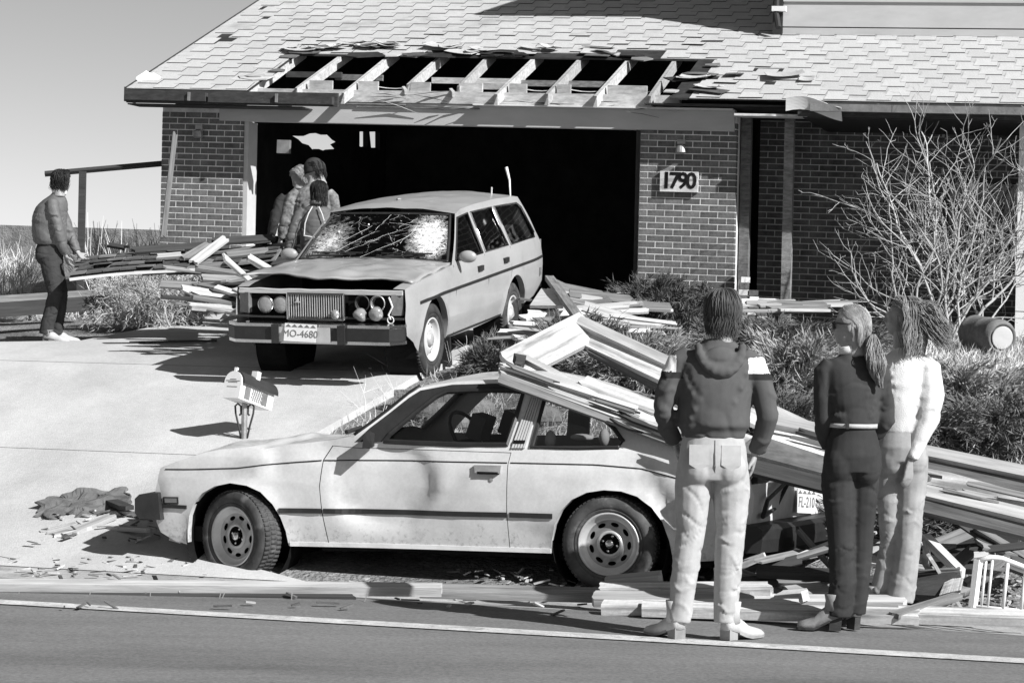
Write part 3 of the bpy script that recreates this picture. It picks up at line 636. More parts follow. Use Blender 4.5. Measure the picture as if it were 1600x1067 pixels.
# ------------------------------------------------------------------ wheels
def wheel(parent, c, out, r=.308, w=.18, style=0, rr=.195):
    """tyre with rim and hub as its own pieces; out = axle direction pointing away from the car"""
    k = r/.308; h = w/.18; out = Vector(out).normalized()
    a = out.orthogonal().normalized(); b = out.cross(a); c = Vector(c)
    mb = MB()
    mb.lathe([(rr-.01, -.085*h), (.255*k, -.10*h), (.290*k, -.088*h), (.304*k, -.068*h), (.308*k, -.03*h), (.308*k, .03*h), (.304*k, .066*h), (.297*k, .078*h), (.285*k, .088*h), (.262*k, .096*h), (.235*k, .094*h), (.228*k, .088*h), (.222*k, .091*h), (rr+.006, .080*h), (rr-.004, .068*h)], c, out, 48)
    for i in range(60):                             # tread lugs
        t = 2*PI*i/60; rd = a*math.cos(t)+b*math.sin(t); tg = out.cross(rd)
        for hh in (-.05, .0, .05):
            rot = Matrix((out, tg, rd)).transposed(); mb.box(c+rd*(.3045*k)+out*hh*h+tg*(.006 if hh == 0 else 0), (.042*h, .022, .010), rot)
    ty = mb.build('wheel', 'rubber', parent, True)
    ty.data.polygons.foreach_set('use_smooth', [p.area > .0004 for p in ty.data.polygons])
    mb = MB()
    if style == 0:
        mb.lathe([(rr-.003, .070*h), (rr+.004, .084*h), (rr-.006, .086*h), (rr-.014, .074*h), (rr-.032, .050*h), (rr-.044, .046*h)], c, out, 48)
        def f(u_, v_):
            q = math.hypot(u_, v_); d = .046-.012*math.sin(min(1, max(0, (rr-.044-q)/.06))*PI); return c+a*u_+b*v_+out*d*h
        ro = rr-.044; slots = []
        for i in range(9):
            t = 2*PI*(i+.3)/9; slots.append([( (ro-.028+.0135*math.cos(q))*math.cos(t)-.027*math.sin(q)*math.sin(t), (ro-.028+.0135*math.cos(q))*math.sin(t)+.027*math.sin(q)*math.cos(t)) for q in [2*PI*j/10 for j in range(10)]])
        ring = [(ro*math.cos(2*PI*j/48), ro*math.sin(2*PI*j/48)) for j in range(48)]; inn = [(.074*math.cos(2*PI*j/32), .074*math.sin(2*PI*j/32)) for j in range(32)]
        rim = mb.build('rim', 'rim_steel', ty, True)
        m2 = MB(); m2.panel([ring]+slots+[inn], f, .03); m2.build('wheel_disc', 'galv', ty, True)
        m2 = MB(); m2.lathe([(.088, .036*h), (.080, .052*h), (.070, .056*h), (.064, .05*h)], c, out, 32); m2.build('hub_ring', 'rim_steel', ty, True)
        m2 = MB(); m2.lathe([(.066, .046*h), (.06, .015*h), (.0, .012*h)], c, out, 32); m2.lathe([(rr-.01, -.02*h), (.05, -.02*h), (0, -.02*h)], c, out, 32); m2.build('brake_drum', 'black', ty, True)
        m2 = MB(); m2.lathe([(.030, .012*h), (.028, .055*h), (.022, .066*h), (.0, .068*h)], c, out, 20); m2.build('hub_cap', 'chrome', ty, True)
        for i in range(4):
            t = 2*PI*i/4+.5; m2 = MB(); m2.lathe([(.010, .012*h), (.010, .04*h), (.0, .046*h)], c+(a*math.cos(t)+b*math.sin(t))*.050, out, 6); m2.build('wheel_nut', 'chrome', ty)
    else:
        mb.lathe([(rr-.003, .070*h), (rr+.004, .084*h), (rr-.008, .086*h), (rr-.016, .070*h), (rr-.030, .042*h), (rr-.050, .034*h), (rr-.062, .040*h), (rr-.085, .060*h), (.075, .062*h), (.066, .056*h), (.06, .058*h)], c, out, 48)
        rim = mb.build('rim', 'siding', ty, True)
        m2 = MB(); m2.lathe([(.064, .052*h), (.058, .078*h), (.040, .086*h), (.0, .088*h)], c, out, 24); m2.build('hub_cap', 'rim_steel', ty, True)
        m2 = MB()
        for i in range(10):
            t = 2*PI*i/10; rd = a*math.cos(t)+b*math.sin(t); rot = Matrix((rd, out.cross(rd), out)).transposed(); m2.box(c+rd*(rr-.058)+out*.038*h, (.014, .026, .004), rot)
        o = m2.build('rim_slots', 'black', ty); o['kind'] = 'stuff'
    return ty
def ribbon(mb, pts, S, hh, proud, mi=0, n=40):         # a strip following a body side
    P2 = [Vector((a, b)) for a, b in pts]; L = [0]
    for q, s in zip(P2, P2[1:]): L.append(L[-1]+(s-q).length)
    rings = []
    for i in range(n+1):
        d = L[-1]*i/n; x = float(np.interp(d, L, [q.x for q in P2])); z = float(np.interp(d, L, [q.y for q in P2]))
        lo = Vector(S(x, z-hh)); hi = Vector(S(x, z+hh)); o = Vector((0, -1, 0))*proud
        rings.append([lo-o*.3, lo+o, hi+o, hi-o*.3])
    mb.loft(rings, mi)
# ------------------------------------------------------------------ white hatchback coupe at the kerb
FW = Vector((-1.796, 15.46, 0)); CZ = -.06
coupe = empty('hatchback_coupe', (FW.x+N.x*.79, FW.y+N.y*.79, CZ), 'dented white two-door hatchback coupe crushed at the back by fallen roof beams', 'car', rot=(0, 0, -ANG))
def CP(px, py):
    d = ray(px, py); t = (FW-EYE).dot(N)/d.dot(N); q = EYE+d*t; return ((q-FW).dot(U), q.z-CZ)
def cps(l): return [CP(*q) for q in l]
WZ = [(.05, .73), (.2, .765), (.35, .79), (.5, .806), (.6, .81), (.70, .803), (.745, .795), (.80, .775), (.87, .752), (1.05, .665), (1.24, .575), (1.4, .5)]
fc = CP(371, 838); rc = CP(951, 850)
DA = CP(600, 760); DB = CP(700, 775); DC = CP(1000, 770); DD = CP(430, 715); DE = CP(1040, 790)
def CW(x, z):
    w = interp(z, WZ)
    if x < -.15: w -= .16*(x+.15)**2
    if x > 2.9: w -= .10*(x-2.9)**2
    for c in (fc, rc):
        r_ = math.hypot(x-c[0], z-c[1]); w += .016*math.exp(-((r_-.325)/.045)**2)
    return w
def dents(x, z):
    k = 0
    r_ = math.hypot((x-DA[0])*.8, z-DA[1]); k += .048/(1+math.exp((r_-.27)/.020))+.012*math.exp(-(r_/.2)**2)
    dx, dz = x-DB[0], z-DB[1]; q = dx*.75-dz*.66; e = dx*.66+dz*.75; k += .018*math.exp(-(q/.05)**2-(e/.16)**2)-.014*math.exp(-((q+.08)/.06)**2-(e/.16)**2)
    dx, dz = x-DE[0], z-DE[1]; k += .035*math.exp(-((dx*.9+dz*.5)/.05)**2-((dz)/.22)**2)-.02*math.exp(-((dx*.9+dz*.5+.12)/.07)**2-(dz/.2)**2)
    r_ = math.hypot(x-DC[0]+.05, (z-DC[1]-.06)*1.4); k += .018*math.exp(-(r_/.12)**2)
    dx, dz = x-DD[0], z-DD[1]; k += .02*math.exp(-(dx/.09)**2-(dz/.09)**2)
    k += .004*noise.noise((x*4, 3, z*5))+.003*noise.noise((x*9, 1, z*9))
    return k
def CS(x, z): return Vector((x, -CW(x, z)+dents(x, z), z))
def CS2(x, z): return Vector((x, CW(x, z), z))
top = [(252, 730), (275, 721), (300, 713), (322, 706), (345, 702), (375, 699), (398, 697), (412, 701), (425, 699), (445, 695), (470, 693), (510, 688), (548, 683)]
apil = [(548, 683), (572, 664), (600, 640), (625, 617), (640, 607)]
roofl = [(640, 607), (668, 601), (700, 597), (740, 595), (780, 594), (815, 597), (850, 604), (890, 615), (930, 632)]
tail = [(930, 632), (965, 647), (1000, 662), (1030, 677), (1060, 693), (1090, 708), (1120, 724), (1150, 738), (1172, 750)]
rear = [(1178, 775), (1176, 800), (1170, 822), (1160, 850), (1150, 866), (1120, 876), (1085, 878), (1058, 876)]
rarch = [(1050, 872), (1046, 845), (1036, 815), (1020, 792), (998, 775), (972, 767), (945, 765), (918, 769), (895, 780), (878, 797), (867, 820), (862, 845), (861, 864)]
farch = [(450, 853), (447, 830), (440, 808), (428, 787), (410, 768), (388, 758), (362, 754), (338, 759), (318, 770), (303, 787), (296, 806), (292, 830), (290, 851)]
front = [(270, 846), (247, 832), (241, 815), (247, 790), (243, 765), (247, 745)]
w1 = [(596, 690), (604, 679), (640, 645), (668, 621), (684, 613), (720, 611), (770, 611), (804, 614), (798, 650), (789, 695), (720, 695), (640, 692)]
w2 = [(828, 699), (839, 626), (880, 633), (922, 647), (952, 669), (970, 690), (964, 699), (900, 700)]
door_h = [(517, 696), (560, 700), (640, 702), (797, 707), (794, 725), (793, 800), (796, 857), (512, 854), (503, 800), (500, 760), (505, 718)]
dcx, dcz = 650, 778
door_p = [(x+(1.1 if x < dcx else -1.1), y+(1.0 if y < dcz else -1.0)) for x, y in door_h]
mb = MB(); mb.panel([cps(top+apil[1:]+roofl[1:]+tail[1:]+rear+rarch+[(800, 861), (700, 859), (600, 857)]+farch+front), cps(w1), cps(w2), cps(door_h)], CS, .045)
far_out = cps(top+apil[1:]+roofl[1:]+tail[1:]+rear+rarch+[(800, 861), (700, 859), (600, 857)]+farch+front)
mb.panel([far_out, cps(w1), cps(w2)], CS2, .12)
# wheel arch returns
for arch in (rarch, farch):
    for S_, sg in ((CS, 1), (CS2, -1)):
        pts = [S_(*CP(*q)) for q in arch]; mb.add(pts+[p+Vector((0, .06*sg, 0)) for p in pts], [(i, i+1, len(pts)+i+1, len(pts)+i) for i in range(len(pts)-1)])
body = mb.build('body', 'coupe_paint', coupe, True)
def edge(l, n):                                  # points along a traced line
    q = cps(l); L = [0]
    for a, b in zip(q, q[1:]): L.append(L[-1]+math.hypot(b[0]-a[0], b[1]-a[1]))
    return lambda t: (float(np.interp(t*L[-1], L, [p[0] for p in q])), float(np.interp(t*L[-1], L, [p[1] for p in q])))
def across(l, crown, inset=0, wav=0):
    e = edge(l, 20)
    def f(u_, v_):
        x, z = e(u_); y0 = CS(x, z).y+inset; y1 = CW(x, z)-inset; k = crown(u_) if callable(crown) else crown
        s_ = math.sin(PI*v_)**.8 if 0 < v_ < 1 else 0
        return Vector((x, lerp(y0, y1, v_), z+k*s_+wav*s_*noise.noise((x*3, v_*4, 5))))
    return f
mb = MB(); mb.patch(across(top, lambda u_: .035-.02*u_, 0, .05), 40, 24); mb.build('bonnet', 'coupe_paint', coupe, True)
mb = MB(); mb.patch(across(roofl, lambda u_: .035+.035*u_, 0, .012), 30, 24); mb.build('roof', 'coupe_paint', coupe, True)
mb = MB(); mb.patch(across(apil, .03, .05), 8, 14); mb.build('windscreen', 'glass', coupe, True)
mb = MB()
e = edge(apil, 9)
for sg in (-1, 1): mb = MB(); mb.tube([Vector((e(i/8)[0], sg*(CW(*e(i/8))-.025), e(i/8)[1]+.004)) for i in range(9)], .022, 8); mb.build('windscreen_pillar', 'black_plastic', coupe, True)
tl = across(tail, lambda u_: .075+.05*math.sin(PI*min(1, u_*1.5)), 0, .03); mb = MB(); H_ = MB()
def hatch_in(u_, v_): return .06 < u_ < .58 and .12 < v_ < .88
n1, n2 = 36, 30
for i in range(n1):
    for j in range(n2):
        q = [tl(i/n1, j/n2), tl((i+1)/n1, j/n2), tl((i+1)/n1, (j+1)/n2), tl(i/n1, (j+1)/n2)]
        (H_ if hatch_in((i+.5)/n1, (j+.5)/n2) else mb).add(q, [(0, 1, 2, 3)])
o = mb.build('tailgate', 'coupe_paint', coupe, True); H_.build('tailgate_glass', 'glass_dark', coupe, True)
# door, its backing and furniture
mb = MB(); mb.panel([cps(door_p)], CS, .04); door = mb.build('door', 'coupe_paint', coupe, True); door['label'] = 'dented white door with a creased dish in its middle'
mb = MB(); mb.panel([cps([(505, 692), (800, 703), (802, 862), (498, 862), (490, 760)])], lambda x, z: CS(x, z)+Vector((0, .035, 0)), .2); mb.build('door_shut', 'black', coupe)
mb = MB(); mb.hexa([CS(*CP(*q))+Vector((0, d, 0)) for d in (-.022, .01) for q in ((744, 738), (783, 739), (784, 727), (742, 726))]); hd = mb.build('door_handle', 'galv', door)
mb = MB(); mb.hexa([CS(*CP(*q))+Vector((0, d, 0)) for d in (-.026, .0) for q in ((748, 740), (780, 741), (780, 737), (748, 736))]); mb.build('handle_recess', 'black', door)
mb = MB(); mb.lathe([(.013, 0), (.012, .008), (0, .009)], CS(*CP(769, 749)), (0, -1, 0), 10); mb.build('door_lock', 'galv', door)
def strip(name, pts, hh, proud, m_, par=coupe, n=30):
    mb = MB(); ribbon(mb, cps(pts), CS, hh, proud, 0, n); return mb.build(name, m_, par)
strip('rub_strip', [(438, 797), (503, 798)], .016, .010, 'black_plastic'); strip('rub_strip', [(506, 798), (792, 804)], .016, .010, 'black_plastic', door); strip('rub_strip', [(797, 804), (864, 806)], .016, .010, 'black_plastic')
strip('rub_strip', [(248, 790), (292, 792)], .012, .012, 'black_plastic')
strip('crease_shade', [(258, 733), (300, 733), (372, 731), (413, 726), (460, 722), (503, 719)], .0035, .003, 'black'); strip('crease_shade', [(507, 719), (640, 720), (792, 723)], .0035, .003, 'black', door); strip('crease_shade', [(797, 723), (930, 726), (1000, 732), (1058, 747), (1120, 765)], .0035, .003, 'black')  # shade line of the body crease, put in as thin black ribbons
strip('sill_trim', [(452, 850), (600, 853), (860, 861)], .014, .006, 'siding_white')
def frame(name, loop, r_, m_, par=coupe):
    mb = MB(); q = cps(loop); q = q+q[:2]; mb.tube([CS(*p)+Vector((0, -.004, 0)) for p in q], r_, 6, cap=False); return mb.build(name, m_, par)
frame('window_frame', w1, .017, 'black_plastic'); frame('window_frame', w2, .014, 'black_plastic')
for nm, l, m_ in (('door_window', w1, 'glass'), ('quarter_window', w2, 'glass')):
    for S_, sg in ((CS, 1), (CS2, -1)):
        mb = MB(); mb.panel([cps(l)], lambda x, z: S_(x, z)+Vector((0, .015*sg, 0)), .3); mb.build(nm, m_, coupe, True)
mb = MB(); mb.panel([cps([(552, 690), (572, 669), (600, 645), (626, 622), (642, 611), (690, 602), (760, 600), (808, 603), (812, 610), (770, 609), (720, 609), (684, 611), (667, 619), (639, 643), (603, 677), (592, 691)])], lambda x, z: CS(x, z)+Vector((0, -.006, 0)), .08); mb.build('pillar_trim', 'black_plastic', coupe, True)
# louvred pillar trim
mb = MB(); A = [(797, 700), (816, 617)]; B = [(819, 700), (834, 620)]
for k in range(5):
    a0 = [lerp(A[0][0], B[0][0], (k+.08)/5), 700]; a1 = [lerp(A[0][0], B[0][0], (k+.8)/5), 700]; b0 = [lerp(A[1][0], B[1][0], (k+.08)/5), 619]; b1 = [lerp(A[1][0], B[1][0], (k+.8)/5), 619]
    mb.hexa([CS(*CP(*q))+Vector((0, d, 0)) for d in (-.016, .01) for q in (a0, a1, b1, b0)])
mb.build('pillar_louvre', 'siding', coupe)
mb = MB(); mb.hexa([CS(*CP(*q))+Vector((0, d, 0)) for d in (-.02, .0) for q in ((799, 693), (817, 693), (818, 688), (800, 688))]); mb.build('pillar_badge', 'black', coupe)
# nose: lamp surround, bumper, valance, marker lamp
def crossbar(name, poly, y0, y1, m_, par=coupe, b=0):
    q = cps(poly); mb = MB(); n = len(q); rings = []
    for i in range(9):
        t = i/8; y = lerp(y0, y1, t); k = b*(2*t-1)**2; rings.append([Vector((x+k, y, z)) for x, z in q])
    mb.loft(rings); return mb.build(name, m_, par)
nose = crossbar('nose_panel', [(238, 733), (258, 729), (252, 800), (244, 845), (262, 850), (270, 740)], -.70, .70, 'coupe_paint', b=.05)
lamp = crossbar('headlamp_surround', [(239, 731), (256, 730), (247, 768), (231, 768)], -.785, .785, 'siding', b=.05)
for y in (-.62, -.44, .44, .62):
    q = CP(236, 750); mb = MB(); mb.lathe([(.085, 0), (.08, .02), (0, .03)], (q[0]+.055, y, q[1]), (-1, 0, 0), 16); mb.build('headlamp', 'lens', lamp, True)
bm_ = crossbar('front_bumper', [(209, 778), (216, 771), (245, 769), (249, 811), (216, 809), (209, 800)], -.84, .84, 'black_plastic', b=.03)
q = [CP(*k) for k in ((255, 776), (279, 776), (279, 787), (255, 787))]
mb = MB(); mb.hexa([CS(*k)+Vector((0, d, 0)) for d in (-.012, .01) for k in q]); mb.build('marker_lamp', 'black_plastic', coupe)
mb = MB(); q = [CP(*k) for k in ((258, 778), (277, 778), (277, 785), (258, 785))]; mb.hexa([CS(*k)+Vector((0, d, 0)) for d in (-.015, .0) for k in q]); mb.build('marker_lens', 'lens_dark', coupe)
# mirror, wipers
mq = CP(578, 684); mb = MB(); mb.hexa([CS(*CP(*k))+Vector((0, d, 0)) for d, ks in ((-.16, ((574, 700), (590, 698), (584, 672), (576, 676))), (-.02, ((566, 698), (582, 697), (582, 678), (572, 680)))) for k in ks]); mb.build('door_mirror', 'black_plastic', coupe)
mb = MB(); q = CP(545, 682); mb.tube([Vector((q[0]-.02, -.45, q[1]+.045)), Vector((q[0]-.06, -.1, q[1]+.06)), Vector((q[0]+.12, .1, q[1]+.15))], .010, 5); mb.tube([Vector((q[0]-.08, -.62, q[1]+.02)), Vector((q[0]-.04, -.45, q[1]+.045))], .016, 5); mb.build('wiper', 'black_plastic', coupe)
# crushed tail: rear panel pushed in on the kerb side, plate, bumper
rx0 = CP(1168, 790)[0]; RX = lambda y: rx0+.36*(y+.78)/1.5
def rface(y, z, d=0): return Vector((RX(y)+d+.02*noise.noise((y*4, z*6, 2)), y, z))
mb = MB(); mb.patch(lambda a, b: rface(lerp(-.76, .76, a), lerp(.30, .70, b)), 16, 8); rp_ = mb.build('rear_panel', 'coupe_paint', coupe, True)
ym = .05; pc = Vector((RX(ym)+.03, ym, .555)); ydir = Vector((.36/1.5, 1, 0)).normalized(); prot = Matrix((ydir, Vector((0, .0, 1)), ydir.cross(Vector((0, 0, 1))))).transposed() @ Matrix.Rotation(-.08, 3, 'Z')
mb = MB(); mb.box(pc, (.31, .155, .006), prot); pl = mb.build('number_plate', 'plate', coupe)
mw = prot.to_4x4(); mw.translation = pc+prot @ Vector((0, -.01, .0045)); put_text('FL-210', .098, 'plate_text', pl, mw)
mb = MB()
for k in range(4): mb.add([pc+prot @ Vector((-.15+k*.075, .045, .0042)), pc+prot @ Vector((-.15+(k+1)*.075, .045, .0042)), pc+prot @ Vector((-.1125+k*.075, .07, .0042))], [(0, 1, 2)])
mb.build('plate_emblem', 'plate_text', pl)
mb = MB(); rings = []
for i in range(13):
    y = lerp(-.84, .82, i/12); e_ = .05*(abs(2*i/12-1))**4
    rings.append([Vector((RX(y)+x-e_, y, z)) for x, z in ((.0, .46), (.13, .455), (.165, .43), (.17, .37), (.16, .29), (.0, .285))])
mb.loft(rings); bmp = mb.build('rear_bumper', 'black_plastic', coupe); bmp['label'] = 'black rubber rear bumper with boards over it'
mb = MB(); mb.hexa([Vector((RX(y)+x, y, z)) for z in (.20, .255) for x, y in ((.05, -.70), (.13, -.70), (.13, .62), (.05, .62))]); mb.build('bumper_bar', 'galv', coupe)
mb = MB(); q0 = Vector((RX(-.6)+.03, -.66, .50))
fr = [q0+Vector(k) for k in ((0, 0, 0), (.02, .34, .03), (.10, .42, .22), (.02, .05, .10))]; mb.tube(fr+fr[:2], .014, 6); mb.build('tail_lamp_frame', 'black_plastic', coupe)
mb = MB(); mb.hexa([Vector((RX(y)+x, y, z)) for z in (.50, .72) for x, y in ((.0, .50), (.035, .50), (.035, .72), (.0, .72))]); mb.build('tail_lamp', 'lens_dark', coupe)
# interior and underside
mb = MB()
mb.box((1.4, 0, .22), (3.5, 1.3, .10)); mb.box((1.35, 0, .5), (.1, 1.45, .5)); mb.box((2.75, 0, .62), (.9, 1.3, .25))
for y in (-.37, .37): mb.box((1.42, y, .62), (.16, .46, .52), Matrix.Rotation(.30, 3, 'Y')); mb.box((1.18, y, .42), (.5, .46, .16))
mb.box((2.15, 0, .62), (.16, 1.2, .46), Matrix.Rotation(.35, 3, 'Y')); mb.box((.45, 0, .66), (.34, 1.38, .26))
mb.build('interior', 'black', coupe)
for y, m_ in ((-.37, 'black_plastic'), (.37, 'black_plastic')):
    mb = MB(); mb.box((1.55, y, .98), (.10, .24, .16), Matrix.Rotation(.3, 3, 'Y')); mb.build('headrest', m_, coupe)
for px_ in (838, 870, 906):
    q = CP(px_, 690); mb = MB(); mb.ball((q[0], -.45+.3*(px_ > 850), q[1]+.0), .05, sc=(.7 if px_ != 870 else 1.6, 1, 1.2 if px_ != 870 else .5)); mb.build('seat_belt_guide', 'siding_white', coupe, True)
q = CP(652, 690); mb = MB(); mb.tube([Vector((q[0]+.05*math.cos(t), .36+.19*math.cos(t), q[1]-.02+.17*math.sin(t)))+Vector((-.10*math.sin(t), 0, 0)) for t in np.linspace(0, 2*PI, 21)], .014, 6, cap=False); mb.build('steering_wheel', 'black_plastic', coupe, True)
for c in (fc, rc):
    for sg in (-1, 1): mb = MB(); mb.lathe([(0, -.25), (.37, -.25), (.37, 0)], (c[0], sg*.775, c[1]), (0, sg, 0), 28); mb.build('wheel_well', 'black', coupe)
st = R(24)
wheel(coupe, (fc[0], -.72, fc[1]-.0), (-math.sin(st), -math.cos(st), 0), .300); wheel(coupe, (fc[0], .70, fc[1]), (math.sin(st), math.cos(st), 0), .300)
wheel(coupe, (rc[0], -.715, rc[1]+.0), (0, -1, 0), .300); wheel(coupe, (rc[0], .70, rc[1]), (0, 1, 0), .300)
mb = MB(); q = CP(1058, 880); mb.prism([(0, 0), (.05, 0), (.11, -.24), (.06, -.26)], lambda a, b: Vector((q[0]-.03+a, -.74+.04*b, q[1]+.02+b)), (0, .012, 0)); mb.build('mud_flap', 'siding_white', coupe)
# ------------------------------------------------------------------ pale station wagon on the drive
VW = Vector((-.72, 21.3, 0)); VZ = 1.11; VP = math.atan(.12); VH = .765
vc = VW-U*VH
# local axes: x backwards (towards the garage), y towards the right of the picture, z up, all tipped with the slope
vx = Vector((N.x*math.cos(VP), N.y*math.cos(VP), math.sin(VP))); vy = U; vz = vx.cross(vy); vy = -vy; vz = vx.cross(vy)
wag = empty('station_wagon', (vc.x, vc.y, VZ), 'pale estate car with shattered windscreen and buckled bonnet on the sloping drive', 'station wagon')
wag.rotation_euler = Matrix((vx, vy, vz)).transposed().to_euler()
wag.scale = (1, .95, 1)
# in this frame the side seen from the street is y < 0
VWZ = [(.1, .76), (.25, .80), (.45, .845), (.70, .855), (.85, .84), (.93, .82), (1.15, .745), (1.37, .655), (1.5, .6)]
def VWf(x, z):
    w = interp(z, VWZ)
    if x < -.3: w -= .10*(x+.3)**2
    if x > 3.2: w -= .12*(x-3.2)**2
    for c in ((0, .33), (2.62, .25)):
        r_ = math.hypot(x-c[0], z-c[1]); w += .014*math.exp(-((r_-.38)/.045)**2)
    return w
def VS(x, z): return Vector((x, -VWf(x, z)+.004*noise.noise((x*3, 2, z*4)), z))
def VS2(x, z): return Vector((x, VWf(x, z), z))
def arc(cx, cz, r_, a0, a1, n=14): return [(cx+r_*math.cos(R(lerp(a0, a1, i/n))), cz+r_*math.sin(R(lerp(a0, a1, i/n)))) for i in range(n+1)]
vtop = [(-.74, .845), (-.6, .865), (-.3, .885), (0, .90), (.35, .92), (.62, .935)]
vap = [(.62, .935), (.80, 1.06), (1.0, 1.20), (1.22, 1.365)]
vroof = [(1.22, 1.365), (1.45, 1.395), (1.9, 1.41), (2.6, 1.415), (3.2, 1.40), (3.42, 1.385)]
vtail = [(3.42, 1.385), (3.55, 1.22), (3.70, 1.0), (3.78, .92)]
vout = vtop+vap[1:]+vroof[1:]+vtail[1:]+[(3.80, .75), (3.77, .48), (3.4, .36), (3.08, .33)]+arc(2.62, .27, .385, 8, 172)+[(2.23, .29), (1.3, .27), (.45, .28)]+arc(0, .33, .39, -6, 190)+[(-.52, .36), (-.72, .44), (-.77, .60), (-.75, .75)]
v1 = [(.76, .965), (.80, 1.0), (1.22, 1.325), (1.58, 1.345), (1.63, .965)]
v2 = [(1.72, .965), (1.675, 1.345), (2.38, 1.345), (2.50, .965)]
v3 = [(2.60, .965), (2.48, 1.345), (3.26, 1.33), (3.38, 1.28), (3.56, 1.01), (3.52, .965)]
mb = MB(); mb.panel([vout, v1, v2, v3], VS, .05); mb.panel([vout, v1, v2, v3], VS2, .12)
for aa in (arc(2.62, .27, .385, 8, 172), arc(0, .33, .39, -6, 190)):
    for S_, sg in ((VS, 1), (VS2, -1)):
        pts = [S_(*q) for q in aa]; mb.add(pts+[p+Vector((0, .06*sg, 0)) for p in pts], [(i, i+1, len(pts)+i+1, len(pts)+i) for i in range(len(pts)-1)])
# the tops of the wings, either side of the bonnet
def vedge(l):
    L = [0]
    for a, b in zip(l, l[1:]): L.append(L[-1]+math.hypot(b[0]-a[0], b[1]-a[1]))
    return lambda t: (float(np.interp(t*L[-1], L, [p[0] for p in l])), float(np.interp(t*L[-1], L, [p[1] for p in l])))
def vacross(l, crown, y0=-1, y1=1, wav=0, lift=0):
    e = vedge(l)
    def f(u_, v_):
        x, z = e(u_); w = VWf(x, z); k = lerp(y0, y1, v_); s_ = 1-k*k; c = crown(u_) if callable(crown) else crown
        return Vector((x, w*k, z+c*s_+lift+wav*s_*noise.noise((x*4, k*3, 5))))
    return f
mb.patch(vacross(vtop, .02, -1, -.86), 16, 3); mb.patch(vacross(vtop, .02, .86, 1), 16, 3)
wbody = mb.build('body', 'wagon_paint', wag, True)
mb = MB(); mb.patch(vacross(vroof, .05, -1, 1, .012), 30, 20); mb.build('roof', 'wagon_paint', wag, True)
mb = MB(); mb.patch(vacross(vtail, .02, -1, 1), 10, 12); mb.build('tailgate', 'wagon_paint', wag, True)
mb = MB(); mb.patch(lambda a, b: Vector((lerp(3.785, 3.77, b), lerp(-.8, .8, a), lerp(.92, .42, b))), 6, 4); mb.build('rear_panel', 'wagon_paint', wag, True)
# windscreen
mb = MB(); mb.patch(vacross([(.70, .99), (1.20, 1.35)], .03, .93, -.93), 20, 10); 
def wsf(a, b):
    e = vedge([(.665, .965), (1.205, 1.352)]); x, z = e(b); w = VWf(x, z)-.05; k = lerp(1, -1, a); return Vector((x-.05*(1-k*k), w*k, z+.012*(1-k*k)))
mb = MB(); mb.patch(wsf, 20, 12, uv=True); ws = mb.build('windscreen', 'glass_crack', wag, True); ws['label'] = 'crazed windscreen, whitest before the driver'
mb = MB(); rim_ = [wsf(a, 0) for a in np.linspace(0, 1, 9)]+[wsf(1, b) for b in np.linspace(0, 1, 5)]+[wsf(a, 1) for a in np.linspace(1, 0, 9)]+[wsf(0, b) for b in np.linspace(1, 0, 5)]
mb.tube(rim_, .014, 6, cap=False); mb.build('windscreen_seal', 'black_plastic', ws)
# long cracks standing on the pane as fine ridges
cr = MB(); rr_ = random.Random(4)
for a0, b0, a1, b1 in ((.42, .05, .78, .62), (.44, .62, .52, .98), (.52, .8, .80, .72), (.55, .55, .63, .30), (.66, .35, .76, .72), (.10, .12, .40, .72), (.16, .05, .44, .6), (.22, .06, .5, .45), (.75, .9, .62, .70), (.40, .35, .70, .72)):
    pts = []
    for i in range(9):
        t = i/8; q = wsf(lerp(a0, a1, t)+rr_.uniform(-.005, .005), lerp(b0, b1, t)+rr_.uniform(-.012, .012)); pts.append(q+Vector((-.006, 0, .004)))
    cr.tube(pts, [.0004+.0009*rr_.random() for _ in pts], 4)
o = cr.build('crack_line', 'paper', ws); o['kind'] = 'stuff'
ch = MB()
for i in range(30):
    q = wsf(rr_.random(), rr_.random())+Vector((-.008, 0, .005)); ch.ball(q, rr_.choice((.002, .003, .004, .009)), 5, 4)
o = ch.build('glass_crumb', 'paper', ws); o['kind'] = 'stuff'
# bonnet: buckled, its front lip sprung up and open over the engine bay
def hoodf(a, b):
    x = lerp(.60, -.52+.05*math.sin(a*9), b); k = lerp(-.98, .98, a); w = VWf(.2, .9)
    z = lerp(.95, .915, b)+.03*(1-k*k)+.035*b*noise.noise((k*2.2, b*3, 8))+.018*noise.noise((k*5, b*6, 1))-.05*max(0, b-.82)/.18*(1-abs(k))
    z += .02*b*b-(.05*b if k < 0 else 0)*abs(k)
    return Vector((x-(.10*b*max(0, k-.8)/.2), k*w*(1+.04*b*(k > .8)), z))
mb = MB(); mb.patch(hoodf, 36, 28); hd = mb.build('bonnet', 'wagon_paint', wag, True, solid=.02); hd['label'] = 'buckled bonnet sprung open over the dark engine bay'
mb = MB(); mb.patch(lambda a, b: Vector((lerp(.72, .58, b), lerp(-.72, .72, a), .962+.03*(1-(2*a-1)**2))), 12, 2); mb.build('scuttle', 'wagon_paint', wag, True)
for k in range(2):
    mb = MB(); y0 = .62-k*.72; a_, b_, c_ = Vector((.60, y0, 1.0)), Vector((.70, y0-.18, 1.03)), Vector((.655, y0-.62, 1.035)); mb.tube([a_, b_], .008, 5); mb.tube([b_+Vector((-.03, .2, .0)), c_+Vector((-.02, .1, 0))], .008, 5); mb.tube([a_+Vector((-.02, .05, .0)), b_+Vector((-.02, -.25, -.01))], .010, 5); mb.build('wiper', 'black_plastic', wag)
